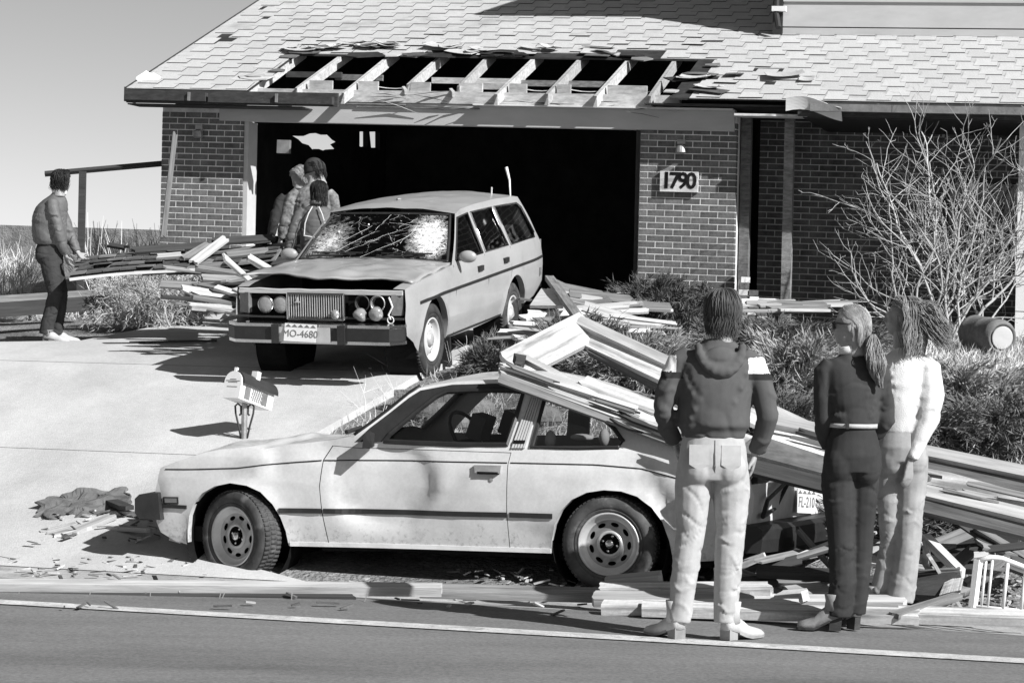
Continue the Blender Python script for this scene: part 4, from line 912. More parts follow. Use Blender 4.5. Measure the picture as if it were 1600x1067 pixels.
mb = MB(); mb.box((.0, 0, .52), (1.2, 1.5, .3)); mb.box((-.62, 0, .60), (.06, 1.5, .40)); mb.box((-.1, .2, .70), (.5, .35, .12)); mb.box((-.2, -.45, .68), (.3, .25, .15)); mb.build('engine_bay', 'black', wag)
mb = MB(); mb.hexa([Vector((x, y, z+.012*noise.noise((y*5, 0, 3)))) for z in (.795, .822) for x, y in ((-.76, -.80), (-.70, -.80), (-.70, .80), (-.76, .80))]); mb.tube([Vector((-.74, y, .828+.012*noise.noise((y*6, 1, 1)))) for y in np.linspace(-.8, .8, 17)], .010, 6); mb.build('slam_panel', 'siding', wag)
# grille with its own bars
gy0, gy1, gz0, gz1, gx = -.25, .30, .575, .80, -.80
fr = MB()
for a, b in (((gy0, gz0), (gy1, gz0)), ((gy1, gz0), (gy1, gz1)), ((gy1, gz1), (gy0, gz1)), ((gy0, gz1), (gy0, gz0))):
    fr.tube([Vector((gx, a[0], a[1])), Vector((gx, b[0], b[1]))], .011, 6)
gr = fr.build('grille', 'chrome', wag)
mb = MB(); mb.box((gx+.03, (gy0+gy1)/2, (gz0+gz1)/2), (.01, gy1-gy0, gz1-gz0)); mb.build('grille_back', 'black', gr)
for i in range(24):
    y = lerp(gy0, gy1, (i+.5)/24); mb = MB(); mb.box((gx+.008, y, (gz0+gz1)/2), (.016, .0065, gz1-gz0-.02)); mb.build('grille_bar', 'rim_steel', gr)
mb = MB(); mb.prism([(0, .035), (.012, 0), (.035, -.012), (-.035, -.012), (-.012, 0)], lambda a, b: Vector((gx-.004, .20-a, .735+b)), (-.008, 0, 0)); mb.build('grille_badge', 'rim_steel', gr)
mb = MB(); mb.lathe([(.035, 0), (.044, .02), (.040, .035), (0, .045)], (gx-.0, -.17, .625), (-1, 0, 0), 18); mb.build('fog_lamp', 'lens', gr, True)
# lamps: one pair whole, the other pair knocked out of its sockets and hanging
for y, z in ((.52, .70), (.37, .70)):
    mb = MB(); mb.lathe([(.062, -.02), (.070, .0), (.070, .018), (.062, .023), (.035, .028), (0, .030)], (-.78, y, z), (-1, 0, 0), 24); hl = mb.build('headlamp', 'lens', wag, True)
    mb = MB(); mb.lathe([(.066, .0), (.076, .0), (.076, .022), (.068, .024)], (-.78, y, z), (-1, 0, 0), 24); mb.build('lamp_rim', 'chrome', hl, True)
for y, z, ax in ((-.40, .615, (-.5, .3, -.75)), (-.56, .635, (-.8, -.1, -.35))):
    mb = MB(); mb.lathe([(.02, -.07), (.05, -.05), (.066, .0), (.066, .015), (.05, .03), (0, .038)], (-.80, y, z), ax, 20); hl = mb.build('headlamp', 'lens', wag, True); hl['label'] = 'knocked-out headlamp hanging below its empty socket'
for y in (-.42, -.57):
    mb = MB(); mb.lathe([(.058, .0), (.070, .0), (.074, .02), (.066, .022)], (-.765, y, .725), (-1, 0, 0), 20); mb.lathe([(.058, 0), (.04, -.06), (0, -.07)], (-.765, y, .725), (-1, 0, 0), 16); mb.build('lamp_socket', 'galv' if y < -.5 else 'trim_dark', wag, True)
for y, w_ in ((.45, .50), (-.48, .42)): mb = MB(); mb.box((-.72, y, .69), (.03, w_, .24)); mb.build('lamp_panel', 'black', wag)
for sg in (-1, 1): mb = MB(); mb.hexa([Vector((x, y*sg, z)) for z in (.62, .80) for x, y in ((-.775, .70), (-.74, .80), (-.70, .80), (-.73, .68))]); mb.build('indicator', 'lens_dark', wag)
mb = MB(); mb.tube([Vector((-.80, -.70+.03*math.cos(t), .585+.03*math.sin(t))) for t in np.linspace(0, 2*PI, 13)], .005, 5); mb.tube([Vector((-.78, -.68, .78)), Vector((-.80, -.72, .70)), Vector((-.80, -.68, .63)), Vector((-.80, -.70, .59))], .008, 5); mb.build('lamp_wire', 'siding_white', wag)
mb = MB(); mb.hexa([Vector((x, y, z)) for z in (.585, .60) for x, y in ((-.80, -.82), (-.72, -.82), (-.72, .82), (-.80, .82))]); mb.build('front_valance', 'trim_dark', wag)
# bumper: black rubber face between bright edges
def bump(z0, z1, x0, x1, m_, name, ys=(-.86, .86), par=None):
    mb = MB(); rings = []
    for i in range(17):
        y = lerp(ys[0], ys[1], i/16); k = abs(y)/.86; e = .12*max(0, (k-.82)/.18)**2
        rings.append([Vector((x0+e, y, z0)), Vector((x1, y, z0)), Vector((x1, y, z1)), Vector((x0+e, y, z1))])
    mb.loft(rings); return mb.build(name, m_, par or wag)
bp = bump(.415, .525, -1.0, -.84, 'black_plastic', 'front_bumper')
bump(.528, .555, -.985, -.82, 'chrome', 'bumper_trim', par=bp); bump(.385, .412, -.985, -.82, 'chrome', 'bumper_trim', par=bp)
for y in (.34, -.30):
    mb = MB(); mb.box((-1.0, y, .47), (.05, .07, .165)); mb.build('overrider', 'black_plastic', bp)
mb = MB(); mb.box((-1.004, .07, .465), (.012, .52, .13)); mb.build('plate_bracket', 'rim_steel', bp)
pr = Matrix((Vector((0, -1, 0)), Vector((0, 0, 1)), Vector((-1, 0, 0)))).transposed() @ Matrix.Rotation(-.03, 3, 'Z') @ Matrix.Rotation(-.18, 3, 'X')
pc = Vector((-1.025, .09, .485)); mb = MB(); mb.box(pc, (.31, .155, .005), pr); pl = mb.build('number_plate', 'plate', bp)
mw = pr.to_4x4(); mw.translation = pc+pr @ Vector((0, -.012, .004)); put_text('MO-4680', .088, 'plate_text', pl, mw)
mb = MB()
for k in range(5): mb.add([pc+pr @ Vector((-.15+k*.06, .045, .0036)), pc+pr @ Vector((-.09+k*.06, .045, .0036)), pc+pr @ Vector((-.12+k*.06, .072, .0036))], [(0, 1, 2)])
mb.build('plate_emblem', 'plate_text', pl)
# side glass, trim, handles, mirrors
for l, nm in ((v1, 'door_window'), (v2, 'door_window'), (v3, 'load_window')):
    for S_, sg in ((VS, 1), (VS2, -1)):
        mb = MB(); mb.panel([l], lambda x, z: S_(x, z)+Vector((0, .012*sg, 0)), .3); g_ = mb.build(nm, 'glass_dark', wag, True)
    mb = MB(); q = l+l[:2]; mb.tube([VS(*p)+Vector((0, -.004, 0)) for p in q], .011, 6, cap=False); mb.build('window_frame', 'chrome' if l is not v1 else 'black_plastic', wag, True)
def vstrip(name, pts, hh, proud, m_):
    mb = MB(); ribbon(mb, pts, VS, hh, proud); return mb.build(name, m_, wag)
vstrip('rub_strip', [(-.42, .70), (.1, .715), (3.76, .745)], .012, .010, 'black_plastic'); vstrip('sill_trim', [(.46, .295), (2.2, .30)], .010, .006, 'trim_dark')
for pts in ([(.66, .93), (.64, .70), (.66, .30)], [(1.67, .945), (1.69, .70), (1.68, .30)], [(2.56, .945), (2.50, .72), (2.33, .50)]):
    mb = MB(); mb.tube([VS(*q)+Vector((0, .0005, 0)) for q in pts], .004, 4); mb.build('door_gap', 'black', wag)
for x in (1.44, 2.32): mb = MB(); mb.box(VS(x, .83)+Vector((0, -.006, 0)), (.15, .03, .05)); mb.build('door_handle', 'black_plastic', wag)
mb = MB(); mb.box(VS(3.6, .60)+Vector((0, -.004, 0)), (.06, .02, .08)); mb.build('marker_lamp', 'lens_dark', wag)
for y, nm in ((-1, 'door_mirror'), (1, 'door_mirror')):
    mb = MB(); mb.ball((.78, y*.93, 1.0), .08, 12, 8, sc=(.55, 1.15, .72)); mb.tube([Vector((.84, y*.80, .97)), Vector((.80, y*.88, .985))], .025, 6); mb.build(nm, 'wagon_paint', wag, True)
mb = MB(); mb.tube([Vector((3.30, -.60, 1.40)), Vector((3.34, -.58, 1.56)), Vector((3.36, -.54, 1.69))], [.008, .012, .018], 6); mb.tube([Vector((3.1, -.45, 1.41)), Vector((3.08, -.46, 1.50))], .008, 5); mb.build('aerial', 'siding_white', wag)
mb = MB(); mb.ball((1.7, .1, 1.465), .03, 8, 6, sc=(1, 1, .5)); mb.build('roof_knob', 'galv', wag)
# interior
mb = MB(); mb.box((2.0, 0, .35), (3.4, 1.45, .1)); mb.box((.85, 0, .80), (.5, 1.45, .26)); mb.box((3.74, 0, .7), (.04, 1.4, .5))
for y in (-.38, .38): mb.box((1.75, y, .85), (.16, .5, .6), Matrix.Rotation(.25, 3, 'Y')); mb.box((1.83, y, 1.19), (.1, .26, .16), Matrix.Rotation(.25, 3, 'Y')); mb.box((1.45, y, .6), (.5, .5, .16))
mb.box((2.65, 0, .82), (.16, 1.3, .55), Matrix.Rotation(.2, 3, 'Y')); mb.build('interior', 'black', wag)
for c, r_ in (((0, .33), .41), ((2.62, .27), .40)):
    for sg in (-1, 1): mb = MB(); mb.lathe([(0, -.3), (r_, -.3), (r_, 0)], (c[0], sg*.80, c[1]), (0, sg, 0), 28); mb.build('wheel_well', 'black', wag)
s2 = R(-3)
for y in (-1, 1):
    wheel(wag, (0, y*.735, .322), (math.sin(s2), y*math.cos(s2), 0), .322, .19, 1); wheel(wag, (2.62, y*.735, .25), (0, y, 0), .322, .19, 1)
    for x in (.40, 3.06):
        mb = MB(); mb.prism([(0, 0), (.03, 0), (.07, -.27), (.0, -.28)], lambda a, b: Vector((x+a, y*.70+.0, .30+b)), (0, y*.16, 0)); mb.build('mud_flap', 'black_plastic', wag)
# ------------------------------------------------------------------ people
def ell(mb, pts, side, ra, rb, n=12, mi=0):
    pts = [Vector(p) for p in pts]; side = Vector(side); rings = []
    for i, p in enumerate(pts):
        d = (pts[min(i+1, len(pts)-1)]-pts[max(i-1, 0)]).normalized(); b = d.cross(side).normalized(); a = b.cross(d).normalized()
        rings.append([p+a*math.cos(2*PI*k/n)*ra[i]+b*math.sin(2*PI*k/n)*rb[i] for k in range(n)])
    mb.loft(rings, mi)
def hand(mb, w, d, palm, s=1.0, curl=.5, thumb=1):
    """palm normal = the side the fingers close towards; thumb = +1 / -1 side"""
    w = Vector(w); d = Vector(d).normalized(); palm = Vector(palm); palm = (palm-d*palm.dot(d)).normalized(); side = d.cross(palm).normalized()*thumb
    ell(mb, [w-d*.03*s, w, w+d*.03*s, w+d*.07*s, w+d*.092*s], side, [.026*s, .027*s, .036*s, .040*s, .036*s], [.020*s, .018*s, .018*s, .015*s, .012*s])
    for i, (L, o) in enumerate(((.070, .030), (.080, .010), (.075, -.010), (.058, -.029))):
        p = w+d*.080*s+side*o*s; q = p; pts = [p-d*.02*s]; a = 0
        for j in range(4):
            pts.append(q); a = curl*(.35+j*.55)*(1+.12*i); q = q+(d*math.cos(a)+palm*math.sin(a)+side*(o*.6))*L*s/3.2
        mb.tube(pts, [.0100*s, .0100*s, .0095*s, .0088*s, .0078*s], 8)
    p = w+d*.022*s+side*.028*s; t = (d*.7+side*.6+palm*.35).normalized()
    mb.tube([p-side*.015*s, p+t*.02*s, p+t*.045*s+palm*.004*s, p+t*.068*s+d*.008*s], [.016*s, .014*s, .011*s, .009*s], 8)
def head(mb, c, f, s=1.0, tilt=0):
    """skull, jaw, nose, brow, lips, ears; c = middle of the skull, f = where the face looks"""
    f = Vector(f).normalized(); u_ = Vector((0, 0, 1)); r_ = f.cross(u_).normalized(); u_ = r_.cross(f).normalized(); c = Vector(c)
    def at(a, b, k): return c+(r_*a+f*b+u_*k)*s
    def blob(p, ra, rb, rc, n=14):
        rings = []
        for i in range(9):
            t = PI*i/8; q = max(.03, math.sin(t)); rings.append([at(p[0]+q*math.cos(2*PI*k/n)*ra, p[1]+q*math.sin(2*PI*k/n)*rb, p[2]-math.cos(t)*rc) for k in range(n)])
        mb.loft(rings)
    blob((0, -.012, .012), .074, .094, .092); blob((0, .028, -.045), .058, .060, .062); blob((0, .052, -.088), .030, .030, .024)
    blob((0, .066, .004), .052, .022, .030); mb.tube([at(0, .082, .012), at(0, .098, -.016), at(0, .106, -.030), at(0, .090, -.036)], [.008*s, .011*s, .013*s, .010*s], 8)
    for k in (-1, 1):
        blob((k*.031, .077, .006), .014, .010, .010, 8); blob((k*.034, .060, -.028), .022, .022, .022, 8)
        blob((k*.077, -.012, -.014), .008, .020, .032, 8)
    blob((0, .084, -.058), .022, .010, .006, 8); blob((0, .083, -.068), .019, .010, .007, 8)
    mb.tube([at(0, -.025, -.04), at(0, -.035, -.115), at(0, -.035, -.17)], [.052*s, .053*s, .062*s], 14)
    return at
def hairdo(parent, at, m_, n=520, zend=-.12, vol=.012, back=None, swing=0.0, r_=.0024, front=.55, curl=0.0, seed=1, cap=True, wave=.01, name='hair', tap=.93):
    """cap and strands; at() is the head's own frame (right, forward, up)"""
    rr = random.Random(seed); mb = MB()
    def sk(th, ph, k=0):                       # th from crown, ph round the head (0 = forward)
        return Vector(((.079+k)*math.sin(th)*math.sin(ph), -.012+(.099+k)*math.sin(th)*math.cos(ph), .014+(.096+k)*math.cos(th)))
    def lim(ph):                               # how far down the hairline sits
        c = math.cos(ph); return 1.0 if c > .75 else (1.35 if c > .3 else (1.75 if c > -.3 else 2.05))
    if cap:
        rings = []
        for i in range(9):
            rings.append([at(*sk(max(.02, lim(2*PI*k/28)*i/8), 2*PI*k/28, .004)) for k in range(28)])
        mb.loft(rings, 0, False)
    for i in range(n):
        ph = rr.uniform(0, 2*PI); L = lim(ph); th0 = rr.random()**.7*L*.9; pts = []; p = None; k0 = rr.uniform(.2, 1)*vol
        ex = zend+rr.uniform(-.045, .03); tw = rr.uniform(-.35, .35); j = 0; q = sk(th0, ph, .003)
        sg_ = 1 if math.sin(ph) >= 0 else -1; pa = ph if ph <= PI else ph-2*PI; sweep = max(0, 1.75-abs(pa))*sg_
        th = th0; drift = rr.uniform(-.012, .012); ps = rr.uniform(0, 6)
        while j < 16:
            pts.append(at(q[0]+curl*math.sin(ps+j*1.1), q[1]+curl*math.cos(ps+j*1.3), q[2]))
            if q[2] < ex: break
            th += .20
            if th < max(L, 1.5):
                q = sk(th, ph+tw*(th-th0)*.4+sweep*min(1, max(0, (th-max(.35, th0*.7))*1.25)), .003+k0*min(1, (th-th0)*1.5))
                if back is not None: 
                    w_ = min(1, max(0, (th-.5)/1.3)); q = q.lerp(Vector(back)+Vector((rr.uniform(-.012, .012),)*3), w_*.55)
                    cc = Vector((0, -.012, .014)); dq_ = q-cc; m_q = math.sqrt((dq_.x/.079)**2+(dq_.y/.099)**2+(dq_.z/.096)**2)
                    if m_q < 1.06: q = cc+dq_*((1.06+k0*3)/max(m_q, .2))
            else:
                q = Vector((q.x*tap, (q.y+.03)*tap-.03, q.z))+Vector((drift*.5+wave*math.sin(ps+j*.9), -.002+wave*math.cos(ps+j*.8), -.022))
            j += 1
        if len(pts) > 2:
            m = len(pts); mb.tube(pts, [r_*(1.0 if t < m-2 else .5) for t in range(m)], 3, cap=False)
    o = mb.build(name, m_, parent, True); return o
def shoe(name, parent, heel, toe_dir, m_, L=.27, hh=.03, w=.045, shaft=.14, heel_w=.03, toe_drop=1.0):
    heel = Vector(heel); d = Vector(toe_dir).normalized(); sd = Vector((-d.y, d.x, 0)); mb = MB()
    st = [(-.012, .6, .07), (.01, .82, .085), (.06, .85, .095), (.11, .85, .085), (.15, 1.0, .062), (.20, 1.05, .048), (.245, .8, .036), (L, .3, .018)]
    rings = []
    for x, ww, h in st:
        x *= L/.27; b = hh*max(0, 1-max(0, x-.02)/.12)+.006; rings.append([heel+d*x+sd*w*ww*sx+Z*z for sx, z in ((-1, b), (-1, b+h*.45), (-.62, b+h*.85), (0, b+h), (.62, b+h*.85), (1, b+h*.45), (1, b), (0, b-.002))])
    mb.loft(rings)
    mb.tube([heel+d*.045+Z*(hh+.04), heel+d*.04+Z*(hh+.09), heel+d*.04+Z*(hh+shaft)], [.045, .043, .050], 12)
    o = mb.build(name, m_, parent, True)
    m2 = MB(); b0 = [heel+d*x+sd*y for x, y in ((-.008, -heel_w), (.055, -heel_w), (.055, heel_w), (-.008, heel_w))]; m2.hexa([q+d*(.006 if hh > .05 else 0) for q in b0]+[q+Z*(hh+.012) for q in b0])
    for (xa, wa, _), (xb, wb, _) in zip(st[2:], st[3:]):
        xa *= L/.27; xb *= L/.27; za = hh*max(0, 1-max(0, xa-.02)/.12); zb = hh*max(0, 1-max(0, xb-.02)/.12)
        m2.hexa([heel+d*xa-sd*w*wa*1.05+Z*za, heel+d*xb-sd*w*wb*1.05+Z*zb, heel+d*xb+sd*w*wb*1.05+Z*zb, heel+d*xa+sd*w*wa*1.05+Z*za, heel+d*xa-sd*w*wa*1.05+Z*(za+.012), heel+d*xb-sd*w*wb*1.05+Z*(zb+.012), heel+d*xb+sd*w*wb*1.05+Z*(zb+.012), heel+d*xa+sd*w*wa*1.05+Z*(za+.012)])
    m2.build('sole', 'leather' if m_ != 'leather' else 'wood_dark', o); return o
def folds(amp, sc, ridge=True, seed=0, zone=None):
    def fn(co, no):
        w = fnoise(co, np.array(sc)*.45, seed+9); n = fnoise(co+w[:, None]*.03, sc, seed); k = -np.exp(-(n/.11)**2)*amp*(.35+.9*np.clip(w+.35, 0, 1)); k += fnoise(co, np.array(sc)*.5, seed+5)*amp*.45; k += fnoise(co, np.array(sc)*2.6, seed+2)*amp*.22
        if zone: k *= zone(co)
        return co+no*k[:, None]
    return fn
def strokes(chains, seed):                       # creases laid round a limb: (points, radii, how many, from, to, slant)
    rs = random.Random(seed); out = []
    for pts, rad, n, t0, t1, sl in chains:
        pts = [Vector(p) for p in pts]; L = [0]
        for a, b in zip(pts, pts[1:]): L.append(L[-1]+(b-a).length)
        for i in range(n):
            q = rs.uniform(t0, t1)*L[-1]; k = max(0, min(len(pts)-2, sum(1 for x in L[1:-1] if x < q))); f = (q-L[k])/max(1e-6, L[k+1]-L[k])
            p = pts[k].lerp(pts[k+1], f); r_ = lerp(rad[k], rad[k+1], f); d = (pts[k+1]-pts[k]).normalized(); A = d.orthogonal().normalized(); Bv = d.cross(A)
            a0 = rs.uniform(0, 2*PI); da = rs.uniform(.5, 1.15); s_ = rs.gauss(0, sl); amp = rs.uniform(.4, 1)*(1 if rs.random() < .55 else -1)
            for j in range(11):
                u_ = j/10*2-1; a = a0+da*u_; out.append((*(p+(A*math.cos(a)+Bv*math.sin(a))*r_+d*(u_*da*r_*s_+.012*math.sin(u_*3+i))), amp*(1-u_*u_)**.7, i))
    return out
def crease(S, amp, w, base=None):
    def fn(co, no):
        k = np.zeros(len(co))
        if base: co = base(co, no)
        for q in S:
            m = (np.abs(co[:, 2]-q[2]) < w*2.5); d2 = ((co[m]-np.array(q[:3]))**2).sum(1); g = q[3]*np.exp(-d2/(w*w)); km = k[m]; k[m] = np.where(np.abs(g) > np.abs(km), g, km)
        return co+no*(k*amp)[:, None]
    return fn
def rings_body(mb, rings, n=22):
    L = []
    for z, cx, cy, rx, ry in rings: L.append([Vector((cx+rx*math.cos(2*PI*k/n), cy+ry*math.sin(2*PI*k/n), z)) for k in range(n)])
    mb.loft(L)
def person(loc, label, sp):
    root = empty('person', loc, label, 'person', sp.get('group'))
    b = MB(); rb = [(z, cx, cy, rx*.84, ry*.84) for z, cx, cy, rx, ry in sp['torso']]; rings_body(b, rb); rings_body(b, [(z, cx, cy, rx*.86, ry*.86) for z, cx, cy, rx, ry in sp['hips']])
    for pts, rad in sp['arms']: b.tube(pts, [q*.70 for q in rad], 10)
    for pts, rad in sp['legs']: b.tube(pts, [q*.74 for q in rad], 10)
    for h in sp['hands']: hand(b, **h)
    at = head(b, sp['head'][0], sp['head'][1], sp.get('hs', 1.0))
    hc = Vector(sp['head'][0]); tz_ = max(sp['torso'])
    b.tube([hc+Vector((0, .0, -.08)), Vector((tz_[1], tz_[2], tz_[0]-.02)), Vector((tz_[1], tz_[2], tz_[0]-.1))], [.052, .058, .07], 12)
    me = remesh(b, sp.get('vox', .0075), 2, None, 'body'); link(me, 'body', 'skin', root)
    j = MB(); rings_body(j, sp['torso'])
    for pts, rad in sp['arms']: j.tube(pts, rad, 12)
    for e in sp.get('extra', ()): j.ball(*e[:1], e[1], sc=e[2])
    sd = sp['tfold'][3]; T = sp['torso']; tp = [(cx, cy, z) for z, cx, cy, rx, ry in T]; tr_ = [(rx+ry)/2 for z, cx, cy, rx, ry in T]
    S = strokes([(tp, tr_, 16, .02, .75, 1.6)]+[(a, r_, 15, .25, 1.0, .5) for a, r_ in sp['arms']], sd)
    me = remesh(j, .0080, sp.get('sm', 9), crease(S, sp.get('tc', .013), .015, folds(*sp['tfold'])), sp['top_name']); top = link(me, sp['top_name'], sp['top_m'], root, sp.get('top_mf'))
    t = MB(); rings_body(t, sp['hips'])
    for pts, rad in sp['legs']: t.tube(pts, rad, 14)
    for c, r_, sc_ in sp.get('seat', ()): t.ball(c, r_, 14, 10, sc=sc_)
    S = strokes([(a, r_, 14, .30, .62, .45) for a, r_ in sp['legs']]+[(a, r_, 16, .62, 1.0, .5) for a, r_ in sp['legs']]+[(a, r_, 7, .0, .3, .8) for a, r_ in sp['legs']], sd+1)
    me = remesh(t, .0068, sp.get('sm', 9), crease(S, sp.get('bc', .0075), .0115, folds(*sp['bfold'])), 'trousers'); tr = link(me, 'trousers', sp['trs_m'], root)
    return root, at, top, tr
# ---- the man with his back to the street
def man_mf(c):
    x, y, z = c[:, 0], c[:, 1], c[:, 2]; m = np.zeros(len(c))
    s = np.abs(x)-(1.47-z)*.28                   # along the sleeve
    m[(np.abs(x) > .165) & (z < 1.455+.1*(np.abs(x)-.2)) & (z > 1.375)] = 1; m[(x < 0) & (x > -.205) & (m == 1)] = 0; m[(np.abs(x) > .168) & (z <= 1.375) & (z > 1.338)] = 2
    return m
mp_ = G(1118, 988); mp_ = Vector(((1118-800)/FOC*12.2, 12.2, 0))
man, at, top_, trs = person(mp_, 'man in grey hooded sweatshirt and faded jeans, hands in pockets, back turned', dict(
    torso=[(1.035, 0, 0, .165, .120), (1.075, 0, 0, .170, .125), (1.10, 0, -.005, .190, .145), (1.20, .0, -.01, .188, .142), (1.32, 0, -.012, .192, .138), (1.42, .005, -.01, .198, .122), (1.475, .01, 0, .168, .105), (1.515, .015, .005, .105, .085), (1.55, .018, .01, .070, .075)],
    hips=[(1.06, 0, 0, .155, .112), (.98, 0, -.004, .172, .125), (.90, 0, -.005, .180, .130), (.82, 0, 0, .165, .115)],
    arms=[([(-.13, 0, 1.452), (-.185, -.005, 1.425), (-.238, -.01, 1.30), (-.262, -.01, 1.19), (-.235, .06, 1.08), (-.19, .11, 1.01)], [.066, .066, .060, .056, .053, .043]),
          ([(.14, 0, 1.447), (.200, -.005, 1.415), (.250, -.01, 1.28), (.275, -.015, 1.15), (.255, .04, 1.04), (.225, .08, .965)], [.066, .066, .062, .058, .054, .042])],
    hands=[dict(w=(-.185, .12, 1.0), d=(.3, .3, -.9), palm=(1, -.2, 0), curl=.4, thumb=1), dict(w=(.222, .085, .955), d=(-.15, .15, -.97), palm=(-1, 0, 0), curl=.45, thumb=-1)],
    legs=[([(-.085, 0, .90), (-.098, .0, .78), (-.105, .005, .55), (-.125, -.005, .40), (-.14, 0, .25), (-.155, 0, .085)], [.098, .098, .076, .072, .066, .060]),
          ([(.085, 0, .90), (.098, 0, .78), (.100, .005, .55), (.092, -.005, .40), (.086, 0, .25), (.084, 0, .085)], [.098, .100, .078, .074, .068, .062])],
    seat=[((-.078, -.055, .885), .095, (1, .9, 1.05)), ((.078, -.055, .885), .095, (1, .9, 1.05))],
    head=((.036, .02, 1.695), (.12, 1, .03)), top_name='sweatshirt', top_m=['fleece', 'fleece_white', 'fleece_black'], top_mf=man_mf, tfold=(.005, (5, 5, 5), True, 2), trs_m='denim_pale', bfold=(.0016, (5, 5, 21), True, 4, lambda c: np.clip(1.1-np.abs(c[:, 2]-.45)*1.6, .25, 1.1))))
hairdo(man, at, 'hair_brown', 1500, -.105, .020, seed=2, wave=.007, r_=.0019, tap=.90)
mb = MB()
for k in range(11):
    t = PI*k/10; mb.ball((.018-.112*math.cos(t), -.085-.055*math.sin(t), 1.505-.125*math.sin(t)), .025+.008*math.sin(t), 10, 8)
mb.ball((.02, -.105, 1.435), .075, 14, 10, sc=(1.25, .55, 1.0)); mb.ball((.02, -.125, 1.375), .05, 12, 8, sc=(1.35, .7, .8))
me = remesh(mb, .009, 5, folds(.008, (9, 9, 7), True, 9), 'hood'); link(me, 'hood', 'fleece', man)
mb = MB(); mb.lathe([(.066, 0), (.070, .012), (.071, .03), (.066, .042), (.062, .03)], (.018, .01, 1.535), (0, 0, 1), 24); mb.build('collar', 'fleece_white', man, True)
mb = MB(); mb.hexa([Vector((x, y, z)) for z in (1.033, 1.06) for x, y in ((-.10, -.135), (.10, -.135), (.10, -.12), (-.10, -.12))])
mb = MB(); mb.tube([(.0, -.118, 1.03), (.0, -.134, .96), (.002, -.140, .90), (.0, -.10, .82)], .0035, 5); mb.build('trouser_seam', 'denim', man)
for sx in (-1, 1):
    mb = MB(); mb.prism([(-.05, .07), (.05, .07), (.05, -.03), (0, -.06), (-.05, -.03)], lambda a, b: Vector((sx*.082+a, -.1245-.013*min(1, max(0, (.07-b)/.08)), .935+b)), (0, .03, 0)); mb.build('back_pocket', 'denim_pale', man)
shoe('boot', man, (-.155, -.03, 0), (-.55, .84, 0), 'leather_pale', .28, .045, .046, .15, .034); shoe('boot', man, (.085, -.03, 0), (.72, .69, 0), 'leather_pale', .28, .045, .046, .15, .034)
# ---- the woman in dark clothes
wp = Vector(((1333-800)/FOC*12.67, 12.67, 0)); S2 = 292.0
def wl(px_, py_, y=0, cx=1333, fy=988, s=S2): return ((px_-cx)/s, y, (fy-py_)/s)
w1r, at, _, _ = person(wp, 'woman in dark shirt and dark trousers with pale belt, fair ponytail and sunglasses', dict(
    torso=[(1.085, .01, 0, .118, .095), (1.12, .01, 0, .128, .10), (1.22, .005, 0, .140, .105), (1.32, 0, 0, .155, .108), (1.40, -.005, .0, .160, .095), (1.445, -.005, 0, .125, .08), (1.475, -.005, .005, .07, .065), (1.50, -.005, .01, .055, .058)],
    hips=[(1.095, .01, 0, .115, .095), (1.03, .01, 0, .135, .108), (.94, .012, -.005, .155, .125), (.85, .012, 0, .150, .118)],
    arms=[([(-.115, 0, 1.415), (-.150, 0, 1.385), (-.155, .0, 1.25), (-.145, .02, 1.13), (-.125, .06, 1.03), (-.105, .09, .98)], [.058, .060, .054, .055, .052, .045]),
          ([(.11, 0, 1.415), (.150, .01, 1.38), (.180, .02, 1.24), (.185, .04, 1.14), (.15, .09, 1.06), (.11, .12, 1.03)], [.055, .058, .052, .054, .052, .042])],
    hands=[dict(w=(-.10, .10, .975), d=(.5, .3, -.8), palm=(1, .3, 0), curl=.4, thumb=1, s=.9), dict(w=(.10, .13, 1.02), d=(-.6, .2, -.6), palm=(-1, 0, 0), curl=.4, thumb=-1, s=.9)],
    legs=[([(-.055, 0, .92), (-.062, 0, .78), (-.045, .005, .55), (-.035, 0, .40), (-.03, -.005, .25), (-.045, 0, .075)], [.090, .094, .074, .070, .069, .070]),
          ([(.075, .03, .92), (.075, .04, .78), (.075, .05, .55), (.075, .05, .40), (.065, .05, .25), (.055, .06, .085)], [.086, .090, .068, .064, .060, .056])],
    seat=[((-.055, -.045, .885), .088, (1, .9, 1.3)), ((.080, -.028, .885), .086, (1, .9, 1.3))],
    bc=.0055, head=((-.018, .0, 1.635), (-.93, .36, -.03)), hs=.95, top_name='shirt', top_m='cloth_navy', tfold=(.006, (5, 5, 6), True, 12), trs_m='cloth_dark', bfold=(.0014, (4, 4, 15), True, 14)))
hairdo(w1r, at, 'hair_fair', 1300, -.075, .012, back=(.0, -.115, -.055), seed=5, r_=.0018, wave=.002)
rr = random.Random(3); mb = MB()
for i in range(420):
    x0, y0 = rr.uniform(-.03, .03), rr.uniform(-.03, .03); ps = rr.uniform(0, 6); pts = []
    for k in range(11):
        t = k/10; w_ = .35+1.3*math.sin(PI*min(t*1.1, 1))*.9
        pts.append(Vector((.085+.045*t+x0*w_+.010*math.sin(ps+k*.9), -.075-.03*math.sin(t*2)+y0*w_+.010*math.cos(ps+k), 1.575-.26*t+.012*math.sin(ps))))
    mb.tube(pts, [.0022]*8+[.0019, .0014, .0008], 3, cap=False)
mb.build('ponytail', 'hair_fair', w1r, True)
mb = MB(); mb.tube([at(-.055, .086, .008), at(0, .104, .010), at(.055, .086, .008)], .005, 6)
for k in (-1, 1):
    mb.tube([at(k*.055, .084, .010), at(k*.080, .04, .008), at(k*.082, -.02, .004)], .005, 6)
    rings = [[at(k*.033+q*.030*math.cos(2*PI*i/14), .092+d-.25*abs(k*.033+q*.030*math.cos(2*PI*i/14)), -.004+q*.024*math.sin(2*PI*i/14)) for i in range(14)] for q, d in ((1, 0), (1, .008), (.6, .012))]
    mb.loft(rings)
mb.build('sunglasses', 'black_plastic', w1r, True)
